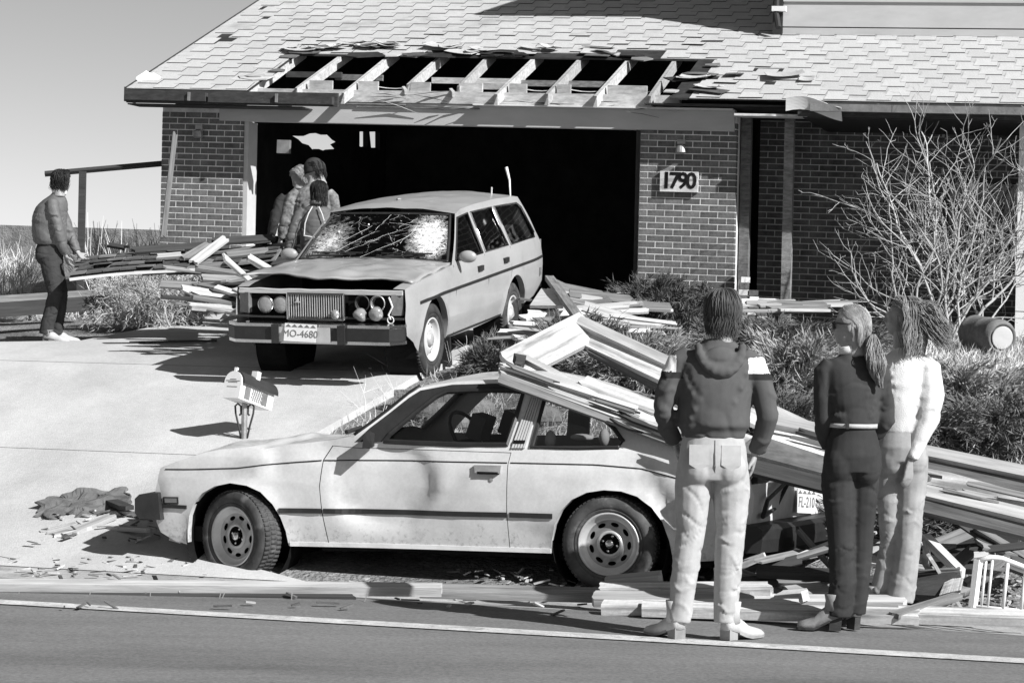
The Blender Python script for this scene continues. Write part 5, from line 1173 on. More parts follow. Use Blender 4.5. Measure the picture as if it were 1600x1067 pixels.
mb = MB(); mb.lathe([(.0, 0), (.012, 0)], (0, 0, 0), (0, 0, 1), 4)
mb = MB()
L = []
for z in (1.085, 1.108):
    L.append([Vector((.01+(.127)*math.cos(t), .107*math.sin(t), z)) for t in np.linspace(0, 2*PI, 33)[:-1]])
mb.loft(L, 0, False); mb.build('belt', 'leather_pale', w1r, True, solid=.006)
mb = MB(); mb.box((-.035, -.108, 1.097), (.016, .012, .030)); mb.build('belt_loop', 'cloth_dark', w1r)
mb = MB(); mb.lathe([(.056, 0), (.062, .02), (.058, .045)], (-.01, .005, 1.475), (-.15, .05, 1), 20); mb.build('collar', 'fleece_white', w1r, True, solid=.005)
shoe('boot', w1r, (-.035, -.02, 0), (-.95, .15, 0), 'leather', .25, .065, .038, .13, .020); shoe('boot', w1r, (.06, .03, 0), (-.55, .84, 0), 'leather', .25, .065, .038, .13, .020)
# ---- the woman in the white knit
w2p = Vector(((1412-800)/FOC*13.3, 13.3, .035)); S3 = 277.0
def kn_mf(c): return np.zeros(len(c))
w2r, at, _, _ = person(w2p, 'woman in white knit jumper and blue jeans with windblown brown hair', dict(
    torso=[(1.00, .0, 0, .130, .105), (1.05, .0, 0, .135, .11), (1.16, .0, 0, .140, .115), (1.28, .005, 0, .150, .115), (1.38, .01, .0, .155, .10), (1.43, .01, 0, .12, .082), (1.465, .005, .005, .07, .065), (1.49, .0, .01, .056, .058)],
    hips=[(1.05, 0, 0, .120, .10), (1.0, 0, 0, .130, .105), (.92, 0, -.005, .145, .12), (.84, 0, 0, .140, .112)],
    arms=[([(.10, -.01, 1.405), (.140, -.03, 1.37), (.150, -.05, 1.22), (.130, -.07, 1.08), (.085, -.09, .97), (.045, -.10, .86)], [.060, .068, .078, .070, .052, .038]),
          ([(-.10, .03, 1.405), (-.14, .04, 1.37), (-.17, .06, 1.22), (-.17, .10, 1.10), (-.14, .15, 1.03)], [.058, .062, .064, .06, .042])],
    hands=[dict(w=(.035, -.104, .84), d=(-.12, .03, -1), palm=(-.6, .8, 0), curl=.42, thumb=1, s=.98), dict(w=(-.13, .16, 1.02), d=(-.3, .3, -.8), palm=(1, .3, 0), curl=.4, thumb=1, s=.9)],
    legs=[([(-.045, .03, .90), (-.055, .03, .76), (-.05, .03, .52), (-.04, .05, .38), (-.06, .06, .22), (-.085, .07, .085)], [.082, .085, .066, .060, .062, .066]),
          ([(.065, 0, .90), (.062, 0, .76), (.055, .005, .52), (.05, -.01, .38), (.035, 0, .22), (.01, 0, .055)], [.090, .092, .076, .072, .076, .084])],
    seat=[((.06, -.045, .86), .083, (1, .9, 1.3)), ((-.05, -.03, .86), .083, (1, .9, 1.3))],
    bc=.0058, tc=.009, head=((-.01, .0, 1.655), (-.95, .32, .02)), hs=.97, top_name='jumper', top_m='knit_white', tfold=(.005, (5, 5, 7), True, 22), trs_m='denim', bfold=(.0014, (4, 4, 15), True, 24)))
hairdo(w2r, at, 'hair_mid', 1500, -.19, .030, seed=8, r_=.0019, wave=.006, curl=.003, tap=.985)
rr = random.Random(13); mb = MB()
for i in range(520):                             # the part of her hair the wind lifts
    p = Vector(at(rr.uniform(-.07, .09), rr.uniform(-.11, -.03), rr.uniform(-.05, .09))); pts = [p]; ps = rr.uniform(0, 6); v = Vector((.020, -.006, .004))
    for k in range(10):
        p = p+v+Vector((.006*math.sin(ps+k*.8), .006*math.cos(ps+k), .005*math.sin(ps*2+k*.7))); v = v+Vector((-.0012 if k < 5 else .0015, 0, -.0046 if k < 6 else .0012)); pts.append(p)
    mb.tube(pts, [.0019]*8+[.0016, .0011, .0006], 3, cap=False)
mb.build('windblown_lock', 'hair_mid', w2r, True)['kind'] = 'stuff'
shoe('shoe', w2r, (-.085, .06, -.0), (-.85, .35, 0), 'leather_pale', .25, .02, .042, .11, .03); shoe('shoe', w2r, (.025, .0, -.0), (-.90, .2, 0), 'leather_pale', .25, .02, .044, .10, .032)
# ---- young man at the far end of the carried roof section
bg_ = Vector(((82-800)/FOC*24.3, 24.3, 0)); bg_.z = gz(bg_)+.02
boy, at, _, _ = person(bg_, 'young man in grey jacket and dark trousers carrying one end of a roof section', dict(
    torso=[(.99, -.03, 0, .155, .13), (1.03, -.04, 0, .180, .15), (1.15, -.055, 0, .182, .155), (1.28, -.055, 0, .178, .160), (1.38, -.035, 0, .165, .145), (1.45, -.0, 0, .125, .11), (1.50, .02, 0, .075, .08), (1.535, .035, 0, .062, .066)],
    hips=[(1.02, -.03, 0, .13, .11), (.95, -.05, 0, .145, .12), (.87, -.05, 0, .145, .125), (.80, -.03, 0, .13, .11)],
    arms=[([(-.01, -.10, 1.43), (.0, -.135, 1.37), (.045, -.145, 1.22), (.075, -.14, 1.10), (.10, -.10, .98), (.125, -.06, .90)], [.066, .068, .062, .060, .055, .042]),
          ([(.0, .10, 1.43), (.02, .13, 1.37), (.09, .15, 1.22), (.13, .15, 1.10), (.19, .12, .98), (.22, .10, .93)], [.062, .066, .06, .058, .052, .042])],
    hands=[dict(w=(.128, -.055, .885), d=(.35, .1, -.9), palm=(.7, .5, .3), curl=.7, thumb=1), dict(w=(.225, .095, .925), d=(.5, -.1, -.5), palm=(.4, -.3, .6), curl=.7, thumb=-1)],
    legs=[([(-.045, -.07, .87), (-.01, -.075, .72), (.035, -.08, .50), (.0, -.08, .33), (-.035, -.08, .20), (-.05, -.08, .075)], [.10, .098, .080, .074, .072, .075]),
          ([(-.045, .08, .87), (-.0, .08, .72), (.06, .08, .50), (.05, .08, .33), (.03, .08, .20), (.02, .08, .075)], [.10, .096, .076, .072, .070, .070])],
    seat=[((-.095, -.06, .88), .09, (1, 1, 1.1)), ((-.095, .06, .88), .09, (1, 1, 1.1))],
    head=((.07, 0, 1.655), (.55, .85, -.05)), top_name='jacket', top_m='nylon', tfold=(.006, (5, 5, 8), True, 32), trs_m='cloth_dark', bfold=(.007, (6, 6, 12), True, 34), vox=.009))
hairdo(boy, at, 'hair_dark', 1100, -.055, .024, seed=11, curl=.007, r_=.0026)
mb = MB(); mb.lathe([(.064, 0), (.074, .02), (.068, .05)], (.035, 0, 1.515), (.2, 0, 1), 20); mb.build('collar', 'fleece_white', boy, True, solid=.008)
shoe('shoe', boy, (-.06, -.085, 0), (.95, -.25, 0), 'leather_pale', .27, .02, .048, .1, .034); shoe('shoe', boy, (.0, .075, 0), (.95, .1, 0), 'leather_pale', .27, .02, .048, .1, .034)
# ---- three people beside the wagon
def standing(px_, Y, label, face, top_m, trs_m, hair, lean=(0, 0), topn='jacket', sc=1.0, sway=0, hat=None, seed=40, armpose=0):
    p = Vector(((px_-800)/FOC*Y, Y, 0)); p.z = gz(p)+.045; lx, ly = lean
    arms = [([(-.15, 0, 1.42), (-.20, -.01, 1.37), (-.25, -.03, 1.22), (-.275, -.03, 1.12), (-.30, .0, 1.02), (-.315, .03, .95)], [.060, .064, .060, .056, .052, .042]),
            ([(.15, 0, 1.42), (.20, -.01, 1.37), (.23, .02, 1.22), (.23, .07, 1.12), (.18, .18, 1.06), (.14, .24, 1.03)], [.060, .064, .058, .056, .050, .040])]
    arms = [([Vector(q)+Vector((lx*(q[2]-.9), ly*(q[2]-.9), 0)) for q in a], r_) for a, r_ in arms]
    tor = [(.97, 0, 0, .155, .12), (1.03, 0, 0, .175, .135), (1.16, 0, 0, .180, .138), (1.30, 0, 0, .188, .135), (1.40, 0, 0, .185, .118), (1.45, 0, 0, .14, .10), (1.49, 0, 0, .08, .08), (1.52, 0, 0, .062, .066)]
    tor = [(z, cx+lx*(z-.9), cy+ly*(z-.9), a, b) for z, cx, cy, a, b in tor]
    hd_ = Vector((lx*.75+.0, ly*.75+.01, 1.64))
    root, at, top_, trs_ = person(p, label, dict(torso=tor, hips=[(1.02, 0, 0, .14, .11), (.95, 0, 0, .155, .12), (.85, 0, 0, .155, .12), (.78, 0, 0, .14, .11)], arms=arms,
        hands=[dict(w=arms[0][0][-1]+Vector((-.005, .01, -.015)), d=(-.2, .2, -.9), palm=(.8, .4, .2), curl=.6, thumb=1), dict(w=arms[1][0][-1], d=(-.4, .6, -.3), palm=(-.4, 0, -1), curl=.6, thumb=-1)],
        legs=[([(-.08, 0, .87), (-.09, 0, .72), (-.095, .0, .5), (-.10, 0, .3), (-.10, 0, .075)], [.098, .095, .076, .070, .066]), ([(.08, 0, .87), (.09, 0, .72), (.095, 0, .5), (.10, 0, .3), (.10, 0, .075)], [.098, .095, .076, .070, .066])],
        head=(hd_, face), top_name=topn, top_m=top_m, tfold=(.006, (5, 5, 9), True, seed), trs_m=trs_m, bfold=(.007, (6, 6, 12), True, seed+2), vox=.009))
    if hair: hairdo(root, at, hair[0], hair[1], hair[2], .02, seed=seed, wave=.005, r_=.0026, curl=hair[3])
    if hat:
        mb = MB(); rings = []
        for i in range(10):
            t = i/9*1.62; q = max(.03, math.sin(t)); rings.append([at(.089*q*math.cos(2*PI*k/24), -.012+.108*q*math.sin(2*PI*k/24), .022+.108*math.cos(t)) for k in range(24)])
        for rr_, z in ((.098, .012), (.100, -.012), (.096, -.016)): rings.append([at(.96*rr_*math.cos(2*PI*k/24), -.012+1.13*rr_*math.sin(2*PI*k/24), z) for k in range(24)])
        mb.loft(rings); mb.build('knit_hat', hat, root, True)
    root.scale = (sc,)*3
    for x in (-.10, .10): shoe('boot', root, (x, -.03, 0), (0, 1, 0), 'leather', .28, .03, .046, .14, .034)
    return root, at
pr_, _ = standing(490, 24.25, 'dark haired person in padded grey jacket with pale piping, seen from behind', (-.25, 1, -.1), 'nylon', 'cord', ('hair_dark', 1000, -.15, .003), (.02, .06), seed=41, sc=.93)
mb = MB()
for sx in (-1, 1):
    mb.tube([(sx*.035, -.098, 1.46), (sx*.075, -.132, 1.38), (sx*.11, -.140, 1.27), (sx*.115, -.142, 1.15)], .006, 5)
mb.tube([(-.12, -.142, 1.14), (0, -.15, 1.12), (.12, -.142, 1.14)], .006, 5)
mb.build('piping', 'fleece_white', pr_)
mb = MB(); mb.lathe([(.066, 0), (.085, .02), (.082, .05)], (.01, .02, 1.48), (0, 0, 1), 20); mb.build('collar', 'nylon', pr_, True, solid=.014)
standing(484, 25.15, 'person in dark knit hat and plaid jacket, head turned down towards the heap', (-.95, .0, -.3), 'plaid', 'cloth_dark', ('hair_dark', 200, -.06, .004), (-.0, .02), 'shirt', hat='cloth_dark', seed=51, sc=1.05)
standing(464, 25.85, 'person with pale curly hair bending behind the dark knit hat', (-.75, .1, -.65), 'cloth_dark', 'cloth_dark', ('hair_fair', 1100, -.055, .007), (-.02, -.0), seed=61)
# ------------------------------------------------------------------ plants
def fast(name, V, F, m_, parent=None):
    V = np.asarray(V, np.float32); F = np.asarray(F, np.int32); me = bpy.data.meshes.new(name); k = F.shape[1]
    if parent is not None:
        iv = np.array(chain(parent).inverted()); V = V @ iv[:3, :3].T+iv[:3, 3]
    me.vertices.add(len(V)); me.vertices.foreach_set('co', V.astype(np.float32).ravel()); me.loops.add(F.size); me.loops.foreach_set('vertex_index', F.ravel())
    me.polygons.add(len(F)); me.polygons.foreach_set('loop_start', np.arange(0, F.size, k)); me.polygons.foreach_set('loop_total', np.full(len(F), k))
    me.update(); me.validate(); 
    for q in (m_ if isinstance(m_, list) else [m_]): me.materials.append(M[q])
    o = bpy.data.objects.new(name, me); COL.objects.link(o); o.parent = parent; return o
def leaves(pos, dr, L, W, rng):                      # slim diamonds at pos along dr
    n = len(pos); dr = dr/np.linalg.norm(dr, axis=1)[:, None]; rv = rng.normal(size=(n, 3)); sd = np.cross(dr, rv); sd /= np.linalg.norm(sd, axis=1)[:, None]+1e-9
    L = L[:, None]; W = W[:, None]
    V = np.stack([pos, pos+dr*L*.5+sd*W, pos+dr*L, pos+dr*L*.5-sd*W], 1).reshape(-1, 3); F = np.arange(4*n).reshape(-1, 4); return V, F
def bush(name, label, base, rx, ry, h, m_, seed, nb=90, spr=34, ll=.075, lw=.006, lean=(0, 0), el=(.1, 1.1), stem='bark', cat='bush', group=None, droop=.35, flare=1.0, wild=.55):
    rng = np.random.default_rng(seed); base = Vector(base); root = empty(name, base, label, cat, group); VV, FF, k = [], [], 0; st = MB()
    for i in range(nb):
        a = rng.uniform(0, 2*PI); e = rng.uniform(*el); s_ = rng.uniform(.55, 1.05); b0 = np.array(base)+np.array([rng.normal()*rx*.22, rng.normal()*ry*.22, 0])
        end = np.array([math.cos(a)*math.cos(e)*rx*s_+lean[0]*s_, math.sin(a)*math.cos(e)*ry*s_+lean[1]*s_, math.sin(e)*h*s_*1.05])
        t = np.linspace(0, 1, 9)[:, None]; wob = np.cumsum(rng.normal(size=(9, 3))*.012, 0)
        path = b0+end*t+np.array([0, 0, 1])*(np.sin(t*PI)*h*.22-droop*h*.18*t**3)+wob
        path[:, 2] = np.maximum(path[:, 2], base.z+.02)
        if i % 3 == 0: st.tube([Vector(p) for p in path], list(np.linspace(.012, .004, 9)), 4, cap=False)
        u_ = rng.uniform(.22, 1.0, spr); idx = u_*8; i0 = np.clip(idx.astype(int), 0, 7); f_ = (idx-i0)[:, None]; p = path[i0]*(1-f_)+path[i0+1]*f_; d = path[i0+1]-path[i0]; d = d/(np.linalg.norm(d, axis=1)[:, None]+1e-9)
        # each spray carries a fan of needles
        m2 = 6; p = np.repeat(p, m2, 0); d = np.repeat(d, m2, 0); off = np.repeat(rng.normal(size=(spr, 3))*.055*flare, m2, 0)*rng.uniform(.2, 1.2, (spr*m2, 1)); dd = d*1.0+rng.normal(size=p.shape)*wild+np.array([0, 0, .28])
        V, F = leaves(p+off, dd, rng.uniform(.5, 1.3, len(p))*ll, rng.uniform(.6, 1.3, len(p))*lw, rng); VV.append(V); FF.append(F+k); k += len(V)
    fo = fast('foliage', np.concatenate(VV), np.concatenate(FF), m_, root); fo['kind'] = 'stuff'; st.build('stems', stem, root, world=True)['kind'] = 'stuff'; return root
def at_px(px_, py_): return G(px_, py_)
JB = [ # px, py of the foot, half-width, half-depth, height, material, label
    (905, 598, .62, .5, .52, 'juniper', 'dark juniper in the fork of the two leaning beams'),
    (985, 612, .55, .5, .45, 'juniper_pale', 'juniper behind the coupe roof, under the long beam'),
    (765, 592, .22, .25, .26, 'juniper', 'small juniper at the driveway edge behind the coupe roof'),
    (1035, 520, .70, .5, .62, 'juniper', 'dark juniper at the foot of the right brick pier'),
    (1215, 560, .95, .5, .50, 'juniper', 'feathery juniper spreading between the man and the ponytailed woman, nearest the house'),
    (1245, 640, .60, .55, .62, 'juniper_pale', 'pale dense juniper between the man and the ponytailed woman, above the long beam'),
    (1190, 690, .45, .4, .38, 'juniper', 'low juniper under the long beam beside the man in the sweatshirt'),
    (1500, 650, .95, .55, .55, 'juniper_pale', 'wide pale juniper on the slope behind the woman in white, below the drum'),
    (1575, 700, .80, .5, .55, 'juniper', 'dark juniper at the edge of the picture just above the fallen beams'),
    (1450, 705, .70, .45, .42, 'juniper', 'juniper sweeping down behind the woman in white to the beams'),
    (1500, 855, .85, .4, .50, 'juniper', 'shaded juniper underneath the fallen beams above the white rack'),
]
for i, (px_, py_, rx_, ry_, h_, m_, lb_) in enumerate(JB):
    bush('juniper_bush', lb_, at_px(px_, py_), rx_, ry_, h_, m_, 100+i, nb=int(80+60*rx_), spr=32, ll=.105, lw=.0048, wild=.36, flare=.8, group='junipers on the front slope', lean=(.25, -.1) if i in (4, 7, 9) else (0, -.05), el=(.02, .75) if i in (4, 7, 8, 9) else (.1, 1.25))
bush('dead_bush', 'leafy dried bush below the carried roof section', at_px(215, 515), .72, .5, .62, 'bush_straw', 140, nb=120, spr=30, ll=.085, lw=.0036, stem='twig', el=(.2, 1.3), flare=1.4)
bush('dead_bush', 'tangle of curled dry vines beside the shaded heap', at_px(285, 512), .32, .35, .60, 'twig', 141, nb=60, spr=12, ll=.10, lw=.009, stem='twig', el=(.3, 1.4), flare=1.6)
# tall dry weeds against the sky and along the drive: nobody could count them
rng = np.random.default_rng(77); mb = MB(); rr = random.Random(77)
def weed(p, h, n, spread, r_):
    for i in range(n):
        a = rr.uniform(0, 2*PI); s_ = rr.uniform(.2, 1)*spread; hh = h*rr.uniform(.5, 1); q = [Vector(p)]; k = Vector((math.cos(a)*s_, math.sin(a)*s_, hh))
        for j in range(1, 5): t = j/4; q.append(Vector(p)+Vector((k.x*t**1.6, k.y*t**1.6, k.z*(t-.18*s_*t*t)))+Vector((rr.gauss(0, .012), rr.gauss(0, .012), 0)))
        mb.tube(q, [r_, r_*.9, r_*.8, r_*.6, r_*.3], 3, cap=False)
        if rr.random() < .5:
            for j in range(2): 
                b = q[rr.randint(2, 3)]; mb.tube([b, b+Vector((rr.gauss(0, .12), rr.gauss(0, .12), rr.uniform(.05, .22)))], [r_*.6, r_*.3], 3, cap=False)
for i in range(75):
    px_ = rr.uniform(132, 262); weed(G(px_, rr.uniform(472, 492)), rr.uniform(.6, 1.35), 8, .42, .0075)
for i in range(24): weed(G(rr.uniform(-20, 60), rr.uniform(455, 478)), rr.uniform(.4, 1.0), 5, .35, .007)
for i in range(16): weed(G(rr.uniform(262, 335), rr.uniform(474, 486)), rr.uniform(.4, .8), 6, .5, .006)
for px_, py_ in [(610, 590), (630, 585), (640, 582), (655, 588), (595, 620), (575, 640), (620, 640), (560, 660), (740, 562), (790, 545), (820, 530), (850, 520), (700, 585), (590, 655)]:
    for k in range(2): weed(G(px_+rr.uniform(-14, 14), py_+rr.uniform(-3, 5)), rr.uniform(.15, .42), 1, .10, .0026)
mb.build('dry_weeds', 'straw')['kind'] = 'stuff'
for i in range(260):                             # scrub on the bank behind the fence
    px_ = rr.uniform(-30, 330); Y = rr.uniform(29, 41); q = P(px_, 470, Y); q.z = gz(q); weed(q, rr.uniform(.25, .9), 5, .5, .010)
# short dead grass on the slope
pos = []; 
for (x0, y0, x1, y1, n) in ((1180, 470, 1620, 700, 9000), (840, 500, 1100, 640, 3000), (440, 590, 760, 700, 1500), (-20, 470, 330, 500, 3500), (1100, 700, 1620, 880, 4000), (1400, 540, 1620, 640, 7000), (640, 620, 1000, 700, 2500)):
    for i in range(n//3):
        q = G(rng.uniform(x0, x1), rng.uniform(y0, y1))
        for k in range(3): pos.append((q.x+rng.normal()*.05, q.y+rng.normal()*.06, q.z-.02))
pos = np.array(pos); wvv = pos[:, 0]*U.x+pos[:, 1]*U.y; vv = pos[:, 0]*N.x+pos[:, 1]*N.y
keep = (vv > 14.4) & (vv < 26.0) & ((wvv > np.interp(vv, [14, 20.3], [EDGE2, EDGE])+.05) | (pos[:, 0] < -3.9)); pos = pos[keep]
dr = rng.normal(size=pos.shape)*.7+np.array([.3, -.2, .75]); V, F = leaves(pos, dr, rng.uniform(.05, .16, len(pos)), rng.uniform(.002, .0045, len(pos)), rng)
o = fast('dead_grass', V, F, 'straw'); o['kind'] = 'stuff'
# the big leafless shrub before the entrance
SB = at_px(1492, 532); shr = empty('bare_shrub', SB, 'tall leafless shrub with pale forking branches before the entrance wall', 'shrub')
rr = random.Random(21)
def grow(mb, p, d, L, r_, depth):
    n = max(3, int(L/.09)); pts = [p]; rad = [r_]; q = p; dd = d.normalized(); seg = L/n; kids = []
    for i in range(n):
        dd = (dd+Vector((rr.gauss(0, .16), rr.gauss(0, .12), rr.gauss(.03, .12)))).normalized(); q = q+dd*seg; pts.append(q); rad.append(r_*(1-.55*(i+1)/n))
        if depth < 4 and i >= 1 and rr.random() < (.47 if depth < 2 else .32): kids.append((q.copy(), dd.copy(), rad[-1], 1-(i+1)/n))
    mb.tube(pts, rad, 5 if depth < 2 else 4, cap=False)
    for q, e, rk, left in kids:
        sd = Vector((rr.gauss(0, 1), rr.gauss(0, .7), rr.gauss(.25, .5))); sd = (sd-e*sd.dot(e)).normalized(); grow(mb, q, e*.75+sd*.75, L*(.30+.45*left)*rr.uniform(.5, 1), max(.0034, rk*.68), depth+1)
for i, (dx, dy, dz, L) in enumerate(((-1.0, -.1, .75, 1.75), (-.75, .1, 1.0, 2.0), (-.55, -.2, 1.2, 2.2), (-.30, .1, 1.5, 2.4), (-.12, -.1, 1.6, 2.5), (.05, .1, 1.6, 2.5), (.22, -.1, 1.4, 2.4), (.42, .15, 1.3, 2.2), (.62, -.1, 1.0, 1.9), (-1.0, .2, .45, 1.4), (-.85, -.25, .55, 1.5), (.75, .1, .8, 1.5), (-.4, .2, 1.3, 2.1), (.12, .25, 1.5, 2.3))):
    mb = MB(); grow(mb, SB+Vector((dx*.22+rr.gauss(0, .05), rr.gauss(0, .10), -.03)), Vector((dx, dy, dz)), L, rr.uniform(.010, .018), 0); mb.build('stem', 'bark', shr, True, world=True)
# ------------------------------------------------------------------ things about the street, the yard and the wreckage
def B(name, label, a, b, w, th, m_='wood', up=None, jag=(.03, .05), group=None, cat='board', bow=0): return board(name, label, P(*a), P(*b), w, th, m_, up, jag, group, cat, bow)
CAMUP = Vector((0, -.55, .83))
# fence and low wall on the far left
fb = inv_h(P(127, 380, 28.2)); fpost = H(fb[0], fb[1], 1.5); fence = empty('post_and_rail_fence', fpost, 'dark post and rail fence running from the house corner', 'fence')
mb = MB(); q0 = P(127, 268, fpost.y); mb.box((fpost.x, fpost.y, (q0.z+1.5)/2), (.075, .09, q0.z-1.5)); mb.build('post', 'wood_dark', fence, world=True)
q1 = H(PL0-.01, .15, 0); r1 = P(263, 255, q1.y); r0_ = P(70, 272, fpost.y+.25); mb = MB(); d = (r1-r0_).normalized(); rot = Matrix((d, d.cross(Z).cross(d).normalized().cross(d)*1, d.cross(Z).cross(d).normalized())).transposed()
ell(mb, [r0_, r0_+(r1-r0_)*.5, r1], Z, [.035]*3, [.03]*3, 4); mb.build('rail', 'wood_dark', fence, world=True)
a = P(-80, 405, 45); b = P(300, 405, 44); t_ = P(-80, 349, 45).z; mb = MB(); mb.hexa([(a.x, a.y, 2.2), (b.x, b.y, 2.2), (b.x, b.y+.4, 2.2), (a.x, a.y+.4, 2.2), (a.x, a.y, t_), (b.x, b.y, t_-.08), (b.x, b.y+.4, t_-.08), (a.x, a.y+.4, t_)])
tag(mb.build('garden_wall', 'stone'), 'long low dark wall in the distance behind the young man', 'wall')
# letterbox on its scrolled post
mb_p = G(381, 694); mbx = empty('letterbox', mb_p, 'white arch-topped letterbox with dark roof on a scrolled iron post', 'letterbox')
Ym = mb_p.y; sc_ = FOC/Ym; hz = P(381, 630, Ym).z-mb_p.z
mb = MB(); mb.tube([(0, 0, -.1), (0, 0, hz)], .024, 8); mb.build('post', 'galv', mbx)
for sx in (-1, 1):
    mb = MB(); mb.tube([(sx*.02, 0, .02), (sx*.045, 0, hz*.45), (sx*.07, 0, hz*.75), (sx*.075, 0, hz*.93), (sx*.055, 0, hz*.99), (sx*.03, 0, hz*.93), (sx*.028, 0, hz*.75), (sx*.04, 0, hz*.7)], .008, 6); mb.build('iron_scroll', 'wood_dark', mbx, True)
fdir = Vector((-math.sin(R(31)), -math.cos(R(31)), math.tan(R(14)))).normalized(); side = Z.cross(fdir).normalized(); lup = fdir.cross(side)
if lup.z < 0: lup = -lup
w_, hh_, dp_ = .165, .165, .44; bz = hz
def LB(a, b, c): return side*a+fdir*b+lup*c+Z*bz
prof = [(-w_/2, 0), (w_/2, 0), (w_/2, .135)]+[(w_/2*math.cos(t), .135+.08*math.sin(t)) for t in np.linspace(.15, PI-.15, 11)]+[(-w_/2, .135)]
mb = MB(); mb.prism(prof, lambda a, b: LB(a, dp_*.42, b), fdir*-dp_); box_ = mb.build('box', 'white_metal', mbx)
mb = MB(); mb.prism([(a*1.02, b*1.02) for a, b in prof], lambda a, b: LB(a, dp_*.42+.010, b), fdir*-.009); lid = mb.build('door', 'white_metal', mbx)
mb = MB()
for z0, w0 in ((.150, .03), (.138, .068), (.127, .045), (.090, .05)): mb.hexa([LB(a, dp_*.42+b, c) for c in (z0, z0+.0035) for a, b in ((-w0, .009), (w0, .009), (w0, .012), (-w0, .012))])
mb.build('lettering_lines', 'trim_dark', lid)['kind'] = 'stuff'
mb = MB(); mb.hexa([LB(a, b, c) for c in (.215, .250) for a, b in ((-.012, dp_*.42+.004), (.012, dp_*.42+.004), (.012, dp_*.42-.02), (-.012, dp_*.42-.02))]); mb.build('door_catch', 'white_metal', lid)
mb = MB(); ro = [(w_/2*1.28*math.cos(t), .125+.105*math.sin(t)) for t in np.linspace(0, PI, 13)]; ri = [(w_/2*1.06*math.cos(t), .133+.088*math.sin(t)) for t in np.linspace(PI, 0, 13)]
mb.prism(ro+ri, lambda a, b: LB(a, dp_*.42-.005, b), fdir*-(dp_+.02)); mb.build('roof', 'trim_dark', mbx)
mb = MB(); mb.hexa([LB(a, b, c) for c in (.19, .265) for a, b in ((.02, -.0), (.075, -.0), (.075, -.05), (.02, -.05))]); mb.build('chimney', 'white_metal', mbx)
sgn = 1 if side.x > 0 else -1
for b0, b1 in ((.13, .06), (-.10, -.17)):
    mb = MB(); mb.hexa([LB(sgn*(w_/2+a), b, c) for c in (.015, .115) for a, b in ((-.002, b0), (.004, b0), (.004, b1), (-.002, b1))]); mb.build('shutter', 'clay', mbx)
mb = MB()
for i in range(5):
    for j in range(3): mb.tube([LB(sgn*(w_/2+.003), .04-.028*i, .02+.032*j), LB(sgn*(w_/2+.003), .04-.028*(i+1), .02+.032*(j+1))], .0035, 4); mb.tube([LB(sgn*(w_/2+.004), .04-.028*(i+1), .02+.032*j), LB(sgn*(w_/2+.004), .04-.028*i, .02+.032*(j+1))], .0035, 4)
mb.build('lattice', 'galv', mbx)['kind'] = 'stuff'
# drum lying by the shrub
dq = G(1556, 553); a = P(1528, 515, dq.y+.45); b = P(1566, 528, dq.y); a.z = b.z+.04
ax = (a-b).normalized(); drum = empty('drum', b, 'grey drum lying on its side below the bare shrub', 'drum'); mb = MB(); r_ = .175
mb.lathe([(0, .02), (r_*.7, .02), (r_*.74, .0), (r_*.86, -.005), (r_*.9, .02), (r_*.98, .03), (r_, .06), (r_*1.03, .07), (r_, .085), (r_, .28), (r_*1.03, .30), (r_, .32), (r_*.99, .52), (r_*1.03, .53), (r_*1.0, .56), (r_*.9, .57), (0, .57)], (0, 0, 0), ax, 28); mb.build('barrel', 'clay', drum, True)
mb = MB(); mb.lathe([(r_*.62, .015), (r_*.66, -.004), (r_*.60, -.006), (0, -.002)], (0, 0, 0), ax, 28); mb.build('end_plate', 'siding', drum, True)
# stones
for i, (px_, py_, s_, lb_) in enumerate(((14, 500, .17, 'grey stone at the picture edge by the young man'), (60, 498, .10, 'small pale stone beside the young man'), (668, 655, .15, 'stone seen through the coupe window, near the wheel'), (706, 668, .12, 'stone seen through the coupe window, middle one'), (740, 648, .13, 'stone seen through the coupe window by the pillar'), (655, 690, .10, 'lowest stone seen through the coupe window'), (845, 660, .14, 'stone behind the coupe rear quarter window'))):
    mb = MB(); mb.ball((0, 0, 0), s_, 12, 8, sc=(1.3, 1, .75)); q = G(px_, py_)
    for k, v in enumerate(mb.v): n_ = 1+.28*noise.noise((v[0]*9+i, v[1]*9, v[2]*9)); mb.v[k] = (v[0]*n_, v[1]*n_, v[2]*n_)
    o = mb.build('stone', 'stone'); o.location = (q.x, q.y, q.z+s_*.35); tag(o, lb_, 'stone')
for i, (px_, py_, lb_) in enumerate(((655, 640, 'concrete block seen through the front of the coupe window'), (720, 632, 'concrete block on the slope seen high in the coupe window'))):
    q = G(px_, py_); mb = MB(); mb.box((0, 0, .08), (.39, .19, .19), Matrix.Rotation(-.3+i*.7, 3, 'Z')); o = mb.build('concrete_block', 'stone'); o.location = (q.x, q.y, q.z-.02); tag(o, lb_, 'block')
# timbers behind the young man
B('timber', 'dark squared timber lying behind the young man, nearest the drive', (-40, 487, 25.6), (205, 470, 26.3), .16, .16, 'wood_dark'); B('timber', 'dark squared timber lying behind the young man, farther one', (-40, 474, 26.6), (150, 462, 27.2), .14, .14, 'wood_old')
